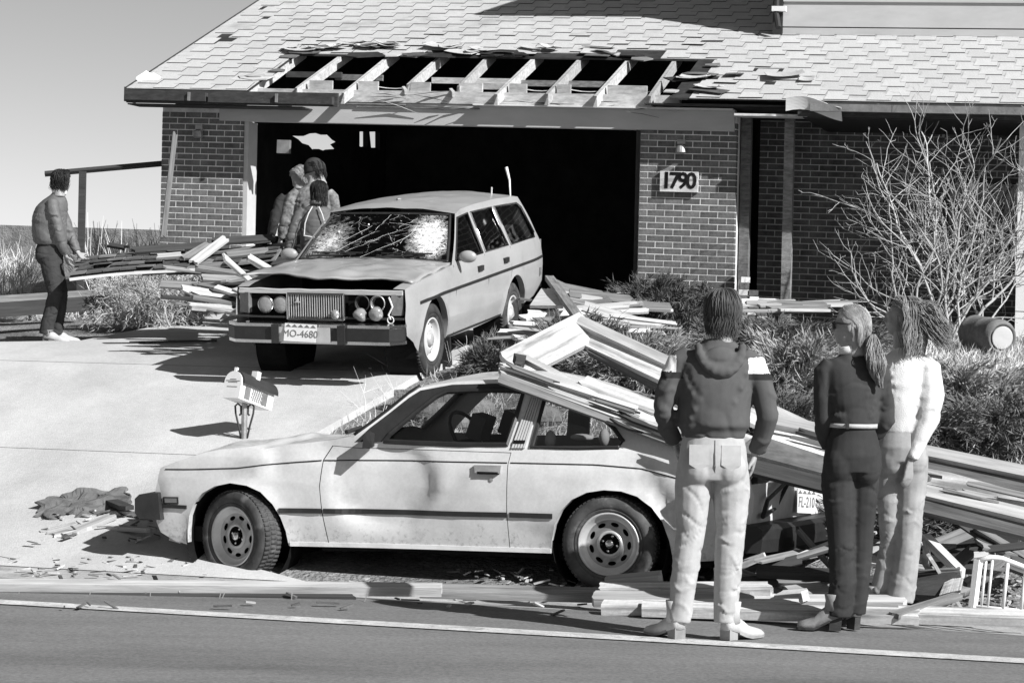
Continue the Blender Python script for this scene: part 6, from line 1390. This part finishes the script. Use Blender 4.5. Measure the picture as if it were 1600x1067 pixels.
# ---- the carried section of roof
NL, NR, BR_, BL_ = P(108, 432, 23.9), P(430, 404, 23.75), P(446, 378, 24.6), P(122, 402, 24.75)
sec = empty('roof_section', NL, 'shingled section of roof carried between the young man and the people by the wagon', 'roof section')
def RS_(a, b, k=0):
    q = NL.lerp(NR, a).lerp(BL_.lerp(BR_, a), b); nn = (NR-NL).cross(BL_-NL).normalized(); return q+nn*(k+.012*math.sin(a*7))
mb = MB()
for lo, hi in ((-.03, -.012),):
    n = 14
    for i in range(n): mb.hexa([RS_(i/n, 0, lo), RS_((i+1)/n, 0, lo), RS_((i+1)/n, 1, lo), RS_(i/n, 1, lo), RS_(i/n, 0, hi), RS_((i+1)/n, 0, hi), RS_((i+1)/n, 1, hi), RS_(i/n, 1, hi)])
mb.build('sheathing', 'wood_old', sec, world=True)
mb = MB(); 
for i in range(14): mb.hexa([RS_(i/14*.62, -.012, -.045), RS_((i+1)/14*.62, -.012, -.045), RS_((i+1)/14*.62, .01, -.045), RS_(i/14*.62, .01, -.045), RS_(i/14*.62, -.012, -.018), RS_((i+1)/14*.62, -.012, -.018), RS_((i+1)/14*.62, .01, -.018), RS_(i/14*.62, .01, -.018)])
mb.build('drip_edge', 'white_metal', sec, world=True)
for j in range(4):
    for i in range(12):
        a0 = i/12+(.03 if j % 2 else 0); a1 = min(1, a0+.078)
        if a0 > .55 and random.random() < .5: continue
        mb = MB(); z = -.008; cu = max(0, random.gauss(.01, .02)); b0, b1 = j*.25-.02, j*.25+.27
        mb.hexa([RS_(a0, b0, z+.010+cu), RS_(a1, b0, z+.010+cu), RS_(a1, b1, z), RS_(a0, b1, z), RS_(a0, b0, z+.026+cu), RS_(a1, b0, z+.026+cu), RS_(a1, b1, z+.006), RS_(a0, b1, z+.006)]); mb.build('shingle', 'shingle_dark' if (i+j) % 4 else 'wood_old', sec, world=True)
for i, (a, b, w_, m_, lb_) in enumerate((((300, 412, 23.9), (355, 371, 24.4), .10, 'wood', 'light plank lying slantwise on the carried roof section'), ((285, 405, 24.0), (328, 380, 24.4), .08, 'wood_old', 'grey plank beside the slanting one on the carried roof section'), ((205, 392, 24.5), (330, 384, 24.6), .12, 'wood_dark', 'dark board along the back of the carried roof section'), ((330, 378, 24.5), (432, 372, 24.7), .12, 'wood_dark', 'dark board at the wagon end of the carried roof section'), ((222, 425, 23.9), (330, 418, 23.9), .10, 'shingle_dark', 'loose dark strip along the front of the carried roof section'), ((240, 402, 24.1), (290, 398, 24.1), .08, 'wood', 'short light offcut on the carried roof section'), ((165, 382, 24.7), (200, 388, 24.6), .06, 'wood_dark', 'short dark stick at the young man\'s end of the carried roof section'), ((350, 400, 24.0), (425, 392, 24.0), .10, 'wood_old', 'grey strip near the wagon end of the carried roof section'))):
    B('plank', lb_, a, b, w_, .03, m_, CAMUP, (.05, .06))
# ---- heaps: planks that nothing tells apart share a label
def heap(n, x0, x1, y0, y1, Y0, Y1, label, group, mats, L=(.4, 1.2), ang=.3, seed=1, base=0, name='splintered_board', tilt=.25):
    rr = random.Random(seed)
    for i in range(n):
        py_ = rr.uniform(y0, y1); t = (py_-y0)/(y1-y0); Y = lerp(Y1, Y0, t)+rr.uniform(-.2, .2); c = P(rr.uniform(x0, x1), py_, Y); c.z = max(c.z, gz(c)+.06)
        l = rr.uniform(*L); a = rr.gauss(0, ang); e = rr.gauss(0, tilt); d = Vector((math.cos(a)*math.cos(e), math.sin(a)*math.cos(e), math.sin(e)))*l/2
        p0, p1 = c-d, c+d
        for p in (p0, p1): p.z = max(p.z, gz(p)+.05)
        m_ = rr.choice(mats); tone = {'wood': 'raw pine', 'wood_white': 'white painted', 'wood_old': 'weathered grey', 'wood_dark': 'dark stained'}[m_]
        lt = 'short' if l < L[0]+(L[1]-L[0])*.33 else ('long' if l > L[0]+(L[1]-L[0])*.66 else 'middling'); row = ('upper', 'middle', 'lower')[min(2, int(t*3))]; xm = (c.x/c.y*FOC+800-x0)/(x1-x0); col = ('left', 'central', 'right')[max(0, min(2, int(xm*3)))]
        lab = f'{lt} {tone} board, {row} {col} part of {label}'
        o = board(name, lab, p0, p1, rr.uniform(.03, .14), rr.choice((.012, .02, .025, .038)), m_, Vector((rr.gauss(0, .3), -.5+rr.gauss(0, .3), 1)), (rr.uniform(.02, .12), rr.uniform(.02, .12)), group)
heap(46, 312, 452, 402, 492, 22.2, 24.4, 'the heap beside the wagon nose', 'boards heaped beside the wagon nose', ('wood', 'wood_old', 'wood_old', 'wood_dark', 'wood_dark', 'wood_white'), (.3, 1.2), .4, 3)
heap(26, 850, 1010, 462, 520, 21.5, 24.5, 'the wreckage at the garage mouth', 'boards strewn at the garage mouth', ('wood', 'wood', 'wood_old', 'wood_white'), (.3, .9), .5, 5, tilt=.12)
heap(48, 1170, 1480, 850, 935, 13.6, 14.8, 'the wreckage under the coupe tail', 'boards in the kerbside wreckage', ('wood', 'wood_old', 'wood_old', 'wood_dark', 'wood_dark', 'wood_white'), (.2, .8), .5, 7, tilt=.3)
heap(14, 1440, 1600, 840, 930, 13.7, 14.6, 'the wreckage round the white rack', 'boards around the white rack', ('wood', 'wood_old', 'wood_dark'), (.25, .7), .6, 9, tilt=.35)
heap(12, 1170, 1300, 468, 500, 22.5, 24.0, 'the boards before the entrance', 'planks before the entrance', ('wood', 'wood_old', 'wood_white'), (.4, 1.1), .3, 13, tilt=.05)
heap(7, 780, 860, 500, 535, 20.6, 22.0, 'the laths behind the wagon wheel', 'laths behind the wagon wheel', ('wood', 'wood_white'), (.3, .7), .5, 15, tilt=.05)
# sheets and boards right of the wagon
def sheet_(name, label, pts, th, m_, cat='sheet'):
    pts = [P(*q) for q in pts]; n = (pts[1]-pts[0]).cross(pts[-1]-pts[0]).normalized()*th; mb = MB(); k = len(pts); c = sum(pts, Vector())/k
    mb.add([p-c for p in pts]+[p-c+n for p in pts], [tuple(range(k))[::-1], tuple(range(k, 2*k))]+[(i, (i+1) % k, k+(i+1) % k, k+i) for i in range(k)]); o = mb.build(name, m_); o.location = c; return tag(o, label, cat)
sheet_('plywood_sheet', 'big grey plywood sheet leaning behind the wagon tail', [(858, 436, 25.0), (903, 492, 23.3), (955, 474, 23.8), (938, 458, 24.8), (880, 446, 25.4)], .03, 'wood_old')
sheet_('plywood_sheet', 'pale plywood sheet half under the leaning grey one', [(828, 482, 23.0), (880, 482, 22.8), (872, 458, 24.2), (846, 455, 24.4)], .03, 'wood')
sheet_('plywood_sheet', 'torn sheet lying before the right brick pier', [(970, 478, 24.8), (1000, 486, 24.3), (1052, 488, 24.4), (1046, 476, 25.3), (1000, 468, 25.6)], .02, 'wood_old')
sheet_('roofing_sheet', 'dark torn roofing flap standing at the garage mouth', [(948, 478, 24.6), (985, 492, 24.0), (990, 470, 24.8), (966, 462, 25.2)], .012, 'shingle_dark')
B('plank', 'long dark edged plank running from the wagon tail to the beams', (858, 434, 24.9), (906, 500, 21.5), .09, .05, 'wood_old')
# ---- beams fallen across the slope and the coupe
B('beam', 'short wide pale board leaning up to the left of the fork', (796, 574, 16.3), (925, 508, 16.9), .27, .04, 'wood_white', (-.1, -.86, .5), (.05, .0))
B('beam', 'long square beam from the fork down behind the man, upper one', (903, 503, 16.9), (1300, 688, 15.4), .09, .06, 'wood', (.1, -.75, .65), (0, .0))
B('beam', 'wide pale board under the long square beam of the fork', (918, 526, 16.8), (1300, 703, 15.3), .20, .04, 'wood_white', (.1, -.80, .6), (.02, .0))
B('beam', 'dark narrow joist along the underside of the fork', (926, 545, 16.7), (1130, 652, 15.9), .10, .05, 'wood_old', (.1, -.9, .4), (.0, .05))
B('lath', 'thin stick lying from the fork onto the coupe roof', (806, 553, 15.9), (905, 605, 15.3), .055, .04, 'wood_white', CAMUP)
B('block', 'dark short block wedged beside the coupe roof', (800, 566, 15.7), (822, 570, 15.7), .12, .07, 'wood_dark', CAMUP, cat='block')
B('beam', 'topmost pale plank lying down the coupe roof edge', (778, 571, 15.15), (1080, 683, 14.70), .10, .03, 'wood_white', (.1, -.55, .8), (.12, .02))
B('beam', 'second plank of the stack on the coupe roof edge', (775, 580, 15.10), (1085, 694, 14.64), .08, .03, 'wood', (.1, -.55, .8), (.05, .02))
B('beam', 'dark fascia plank lowest of the stack on the coupe roof edge', (778, 590, 15.05), (1180, 735, 14.50), .07, .03, 'wood_old', (.1, -.9, .4), (.02, .02))
B('lath', 'thin lath lying on the stack on the coupe roof', (782, 571, 15.1), (1000, 640, 14.8), .04, .02, 'wood', CAMUP)
B('beam', 'plank sliding down from the coupe roof past the man', (905, 596, 15.3), (1300, 742, 14.4), .13, .04, 'wood_white', (.1, -.6, .8), (.1, .02))
sec2 = sheet_('roofing_sheet', 'shingled slab over the crushed tail of the coupe', [(1150, 716, 14.3), (1305, 757, 14.1), (1310, 732, 14.5), (1180, 690, 14.7)], .05, 'shingle_dark')
sheet_('panel_sheet', 'white panel on the coupe tail between man and ponytailed woman', [(1190, 692, 14.8), (1300, 722, 14.5), (1300, 690, 15.2), (1215, 676, 15.4)], .02, 'siding_white')
B('beam', 'dark joist hanging under the shingled slab on the coupe tail', (1150, 724, 14.25), (1310, 764, 14.05), .09, .05, 'wood_dark', (.1, -.9, .4))
B('beam', 'highest fallen beam right of the women', (1200, 657, 15.2), (1660, 752, 13.9), .10, .05, 'wood', (.1, -.7, .7))
B('beam', 'thin board just below the highest beam right of the women', (1230, 690, 15.0), (1660, 772, 13.85), .09, .035, 'wood_old', (.1, -.85, .5))
B('beam', 'broad white board in the middle of the beams right of the women', (1260, 710, 14.8), (1660, 787, 13.8), .14, .03, 'wood_white', (.1, -.72, .7))
B('beam', 'thick lower beam right of the women', (1290, 735, 14.5), (1660, 822, 13.6), .12, .06, 'wood', (.1, -.6, .8))
B('beam', 'lowest narrow beam right of the women', (1320, 762, 14.35), (1660, 845, 13.55), .09, .06, 'wood_old', (.1, -.9, .4))
rr = random.Random(31)
for i in range(26):                              # split laths lodged along the fallen stack
    t = rr.random(); px_ = lerp(785, 1120, t); py_ = lerp(574, 706, t)+rr.uniform(-10, 16); l = rr.uniform(40, 170); s_ = .39+rr.gauss(0, .05); Y = lerp(15.1, 14.5, t)+rr.uniform(-.05, .12)
    row = 'upper' if t < .33 else ('middle' if t < .66 else 'lower'); m_ = rr.choice(('wood', 'wood_old', 'wood_white', 'wood_dark')); tone = {'wood': 'raw pine', 'wood_white': 'white painted', 'wood_old': 'weathered grey', 'wood_dark': 'dark stained'}[m_]
    B('lath', f'{"short" if l < 100 else "long"} {tone} lath on the {row} part of the stack along the coupe roof', (px_, py_, Y), (px_+l, py_+l*s_, Y-l*.0014), rr.uniform(.015, .05), rr.uniform(.008, .02), m_, CAMUP+Vector((rr.gauss(0, .3), 0, rr.gauss(0, .3))), (.08, .12), 'laths along the coupe roof')
for i in range(22):                              # and among the beams on the slope
    t = rr.random(); px_ = lerp(1210, 1560, t); py_ = lerp(672, 775, t)+rr.uniform(-16, 40); l = rr.uniform(50, 200); Y = lerp(14.9, 13.8, t)+rr.uniform(-.1, .15); s_ = .27+rr.gauss(0, .05)
    row = 'left' if t < .33 else ('middle' if t < .66 else 'right'); m_ = rr.choice(('wood', 'wood_old', 'wood_old', 'wood_dark')); tone = {'wood': 'raw pine', 'wood_old': 'weathered grey', 'wood_dark': 'dark stained'}[m_]
    B('lath', f'{"short" if l < 110 else "long"} {tone} split lath on the {row} part of the beams behind the women', (px_, py_, Y), (px_+l, py_+l*s_, Y-l*.0022), rr.uniform(.02, .07), rr.uniform(.008, .025), m_, CAMUP+Vector((rr.gauss(0, .3), 0, rr.gauss(0, .3))), (.08, .15), 'laths among the fallen beams')
# ---- boards along the kerb
def K(label, a, b, w, th, m_='wood', jag=(.02, .04), up=(0, -.25, 1), name='kerb_board'): return B(name, label, a, b, w, th, m_, up, jag)
k1 = K('longest pale timber lying along the kerb before the coupe', (-70, 914, 13.62), (692, 921, 13.75), .09, .055)
K('thin board under the longest kerb timber', (-70, 927, 13.58), (560, 931, 13.68), .08, .02, 'wood_dark')
mb = MB()
for i, px_ in enumerate((30, 135, 235, 345, 345, 450, 575)):
    a = P(px_+(i % 2)*6, 925, 13.57); mb.tube([a, a+Vector((-.02+.01*(i % 3), -.02, -.055))], .003, 5)
o = mb.build('nail', 'galv'); o.parent = k1; o.matrix_parent_inverse = k1.matrix_basis.inverted(); o['kind'] = 'stuff'
K('grey plank carrying on from the long kerb timber to the rear wheel', (655, 922, 13.95), (955, 930, 13.9), .14, .045, 'wood_old', (.03, .10))
K('short thick block at the rear wheel of the coupe', (945, 912, 13.7), (1042, 903, 13.6), .10, .07, 'wood')
K('upper plank of the stack before the rear wheel', (935, 921, 13.55), (1210, 921, 13.4), .14, .05, 'wood_white')
K('middle plank of the stack before the rear wheel', (925, 935, 13.4), (1180, 938, 13.25), .14, .05, 'wood')
K('lower plank of the stack before the rear wheel', (940, 948, 13.22), (1255, 948, 13.05), .13, .05, 'wood_white')
K('white plank along the road edge behind the two boots', (1000, 950, 13.1), (1440, 963, 12.85), .13, .05, 'wood_white')
K('white plank along the road edge behind the women', (1150, 938, 13.35), (1420, 940, 13.2), .12, .04, 'wood')
K('pale board at the road edge beyond the woman in white', (1400, 958, 12.95), (1610, 966, 12.75), .14, .05, 'wood_white')
K('dark board lying across the wreckage under the coupe tail', (1180, 892, 13.9), (1310, 899, 13.75), .10, .05, 'wood_dark')
K('split lath at the road edge beyond the woman in white', (1395, 962, 12.8), (1500, 930, 13.2), .06, .03, 'wood_old')
K('leaning white batten in the kerbside wreckage', (1445, 838, 14.1), (1505, 898, 13.6), .05, .05, 'wood_white')
K('long dark batten in the kerbside wreckage', (1425, 900, 13.7), (1505, 893, 13.6), .08, .04, 'wood_old')
K('short crosspiece under the stacked planks by the ponytailed woman', (1215, 934, 13.3), (1262, 930, 13.2), .10, .06, 'wood_white')
# slatted vent panel and dark box front in the wreckage
q = [P(1466, 938, 13.4), P(1500, 930, 13.35), P(1506, 905, 13.5), P(1478, 908, 13.55)]; vent = empty('louvre_panel', q[0], 'small slatted louvre panel leaning in the kerbside wreckage', 'vent')
for i in range(8):
    mb = MB(); a = q[0].lerp(q[1], (i+.1)/8); b = q[0].lerp(q[1], (i+.85)/8); c = q[3].lerp(q[2], (i+.85)/8); d = q[3].lerp(q[2], (i+.1)/8); nn = Vector((0, .02, .01)); mb.hexa([a, b, b+nn, a+nn, d, c, c+nn, d+nn]); mb.build('slat', 'wood_white', vent, world=True)
sheet_('cabinet_front', 'dark cabinet front lying in the kerbside wreckage', [(1380, 935, 13.6), (1475, 940, 13.5), (1500, 898, 13.6), (1380, 902, 13.8)], .04, 'wood_dark', 'cabinet door')
# white wire rack
rk0 = P(1520, 948, 13.2); rack = empty('wire_rack', rk0, 'white metal rack with thin uprights at the road edge', 'rack')
def W_(px_, py_, Y=13.2): return P(px_, py_, Y)
mb = MB(); ell(mb, [W_(1520, 948), W_(1529, 874)], Vector((1, 0, 0)), [.026]*2, [.018]*2, 4); mb.build('post', 'white_metal', rack, world=True)
mb = MB(); mb.tube([W_(1528, 876), W_(1548, 870), W_(1566, 872), W_(1602, 886), W_(1640, 898)], .016, 6); mb.build('top_rail', 'white_metal', rack, True, world=True)
mb = MB(); mb.tube([W_(1520, 946), W_(1640, 958)], .010, 6); mb.build('bottom_rail', 'white_metal', rack, True, world=True)
for px_ in (1538, 1548, 1572, 1600, 1625):
    mb = MB(); mb.tube([W_(px_-5, 946+(px_-1520)*.1), W_(px_+3, 873+max(0, px_-1560)*.4)], .008 if px_ < 1570 else .011, 6); mb.build('upright', 'white_metal', rack, True, world=True)
# torn roofing and boards on the drive before the coupe
A0, A1, A2, A3 = G(48, 826), G(205, 812), G(200, 782), G(72, 794)
def torn_f(a, b):
    q = A0.lerp(A1, a).lerp(A3.lerp(A2, a), b); e = .10*noise.noise((a*6, b*5, 3)); return q+Vector((e, e*.8, .035+.07*abs(noise.noise((a*3.1, b*2.3, 7)))+.03*b+.015*noise.noise((a*9, b*7, 1))))
mb = MB(); mb.patch(torn_f, 26, 9); tag(mb.build('roofing_sheet', 'shingle_dark', None, False, solid=.012), 'dark crumpled roofing sheet lying on the drive before the coupe bumper', 'sheet')
for i, (a, b, w_, m_, lb_) in enumerate((((70, 838, 15.95), (135, 822, 16.1), .22, 'wood_white', 'wide pale board on the drive, nearest the road'), ((95, 840, 15.85), (180, 806, 16.4), .09, 'wood', 'narrow board slanting over the wide pale one on the drive'), ((170, 800, 16.3), (245, 803, 16.2), .12, 'wood_white', 'white board running under the coupe bumper'), ((165, 825, 15.9), (240, 829, 15.8), .05, 'wood', 'thin lath on the drive by the coupe bumper'), ((170, 782, 16.7), (200, 795, 16.5), .10, 'wood_dark', 'dark chip standing up behind the boards on the drive'))):
    p0 = G(a[0], a[1], .04); p1 = G(b[0], b[1], .05+.02*i); board('plank', lb_, p0, p1, w_, .03, m_, (0, -.1, 1), (.05, .06), None, 'board')
# runner of old trim left on the drive
a = G(202, 535, .06); b = G(345, 533, .06); board('trim_strip', 'thin curved strip lying on the drive near the carried roof section', a, b, .05, .02, 'wood_dark', None, (.0, .1), None, 'strip', .02)
# things inside the garage mouth
gq = H(-4.35, .9, ZF); bike = empty('bicycle', gq, 'bicycle standing in the dark garage beside the white jamb', 'bicycle')
def bk(a, b, c): return H(-4.35+a, .9+b, ZF+.02+c)
for nm, a in (('front_wheel', -.1), ('rear_wheel', .55)):
    mb = MB(); mb.tube([bk(a+.31*math.cos(t), .0, .33+.31*math.sin(t)) for t in np.linspace(0, 2*PI, 25)], .018, 6, cap=False); w_ = mb.build(nm, 'rubber', bike, True, world=True)
    mb = MB()
    for i in range(8): mb.tube([bk(a, 0, .33), bk(a+.3*math.cos(i*PI/4), 0, .33+.3*math.sin(i*PI/4))], .003, 3)
    mb.build('spokes', 'galv', w_, world=True)['kind'] = 'stuff'
mb = MB(); mb.tube([bk(-.1, 0, .33), bk(-.02, 0, .72), bk(.0, 0, .92)], .018, 6); mb.tube([bk(0, 0, .74), bk(.25, 0, .32), bk(.38, 0, .78), bk(.0, 0, .74)], .017, 6); mb.tube([bk(.25, 0, .32), bk(.55, 0, .33), bk(.38, 0, .74)], .012, 6); mb.build('frame', 'siding_white', bike, True, world=True)
mb = MB(); mb.tube([bk(-.12, -.28, .95), bk(-.02, -.15, .97), bk(.0, 0, .95), bk(-.02, .15, .97), bk(-.12, .28, .95)], .014, 6); mb.build('handlebar', 'chrome', bike, True, world=True)
mb = MB(); ell(mb, [bk(.28, 0, .86), bk(.36, 0, .88), bk(.5, 0, .90)], Vector((0, 1, 0)), [.03, .07, .08], [.02, .03, .03]); mb.build('saddle', 'black_plastic', bike, True, world=True)
for i, (s, t, z, d, m_, lb_) in enumerate(((-4.60, .55, 2.62, (.10, .05, .30), 'siding_white', 'white box fixed inside the garage jamb'), (-4.55, .6, 3.55, (.16, .06, .16), 'galv', 'small grey meter box high inside the garage jamb'))):
    mb = MB(); mb.box((0, 0, 0), d, BROT); o = mb.build('meter_box', m_); o.location = H(s, t, z); tag(o, lb_, 'box')
mb = MB(); mb.tube([H(-4.62, .5, 2.35), H(-3.9, .65, 2.27)], .022, 8); o = mb.build('pipe', 'siding_white'); tag(o, 'white pipe end poking out inside the dark garage', 'pipe')
B('plank', 'tall narrow plank leaning on the left brick pier corner', (255, 372, 27.75), (274, 206, 28.0), .06, .03, 'wood_old', (.3, -.9, 0)); 
# splinters and crumbs everywhere along the kerb and the drive
rr = random.Random(99); mb = MB()
for (x0, y0, x1, y1, n) in ((1050, 900, 1600, 960, 260), (700, 895, 1000, 940, 90), (0, 870, 320, 905, 60), (820, 480, 1060, 530, 160), (300, 470, 470, 512, 120), (50, 800, 250, 850, 40), (1180, 470, 1330, 510, 60), (100, 905, 1000, 960, 40), (420, 520, 760, 600, 20)):
    for i in range(n):
        q = G(rr.uniform(x0, x1), rr.uniform(y0, y1), .055 if y0 > 480 and y0 < 860 and x1 < 500 else .012); L = rr.uniform(.02, .13); a = rr.uniform(0, PI); e = rr.gauss(0, .25)
        rot = Matrix.Rotation(a, 3, 'Z') @ Matrix.Rotation(e, 3, 'Y'); mb.box(q+Z*.01, (L, rr.uniform(.008, .03), rr.uniform(.004, .012)), rot, rr.randint(0, 3))
o = mb.build('splinters', ['wood', 'wood_white', 'wood_old', 'shingle_dark']); o['kind'] = 'stuff'
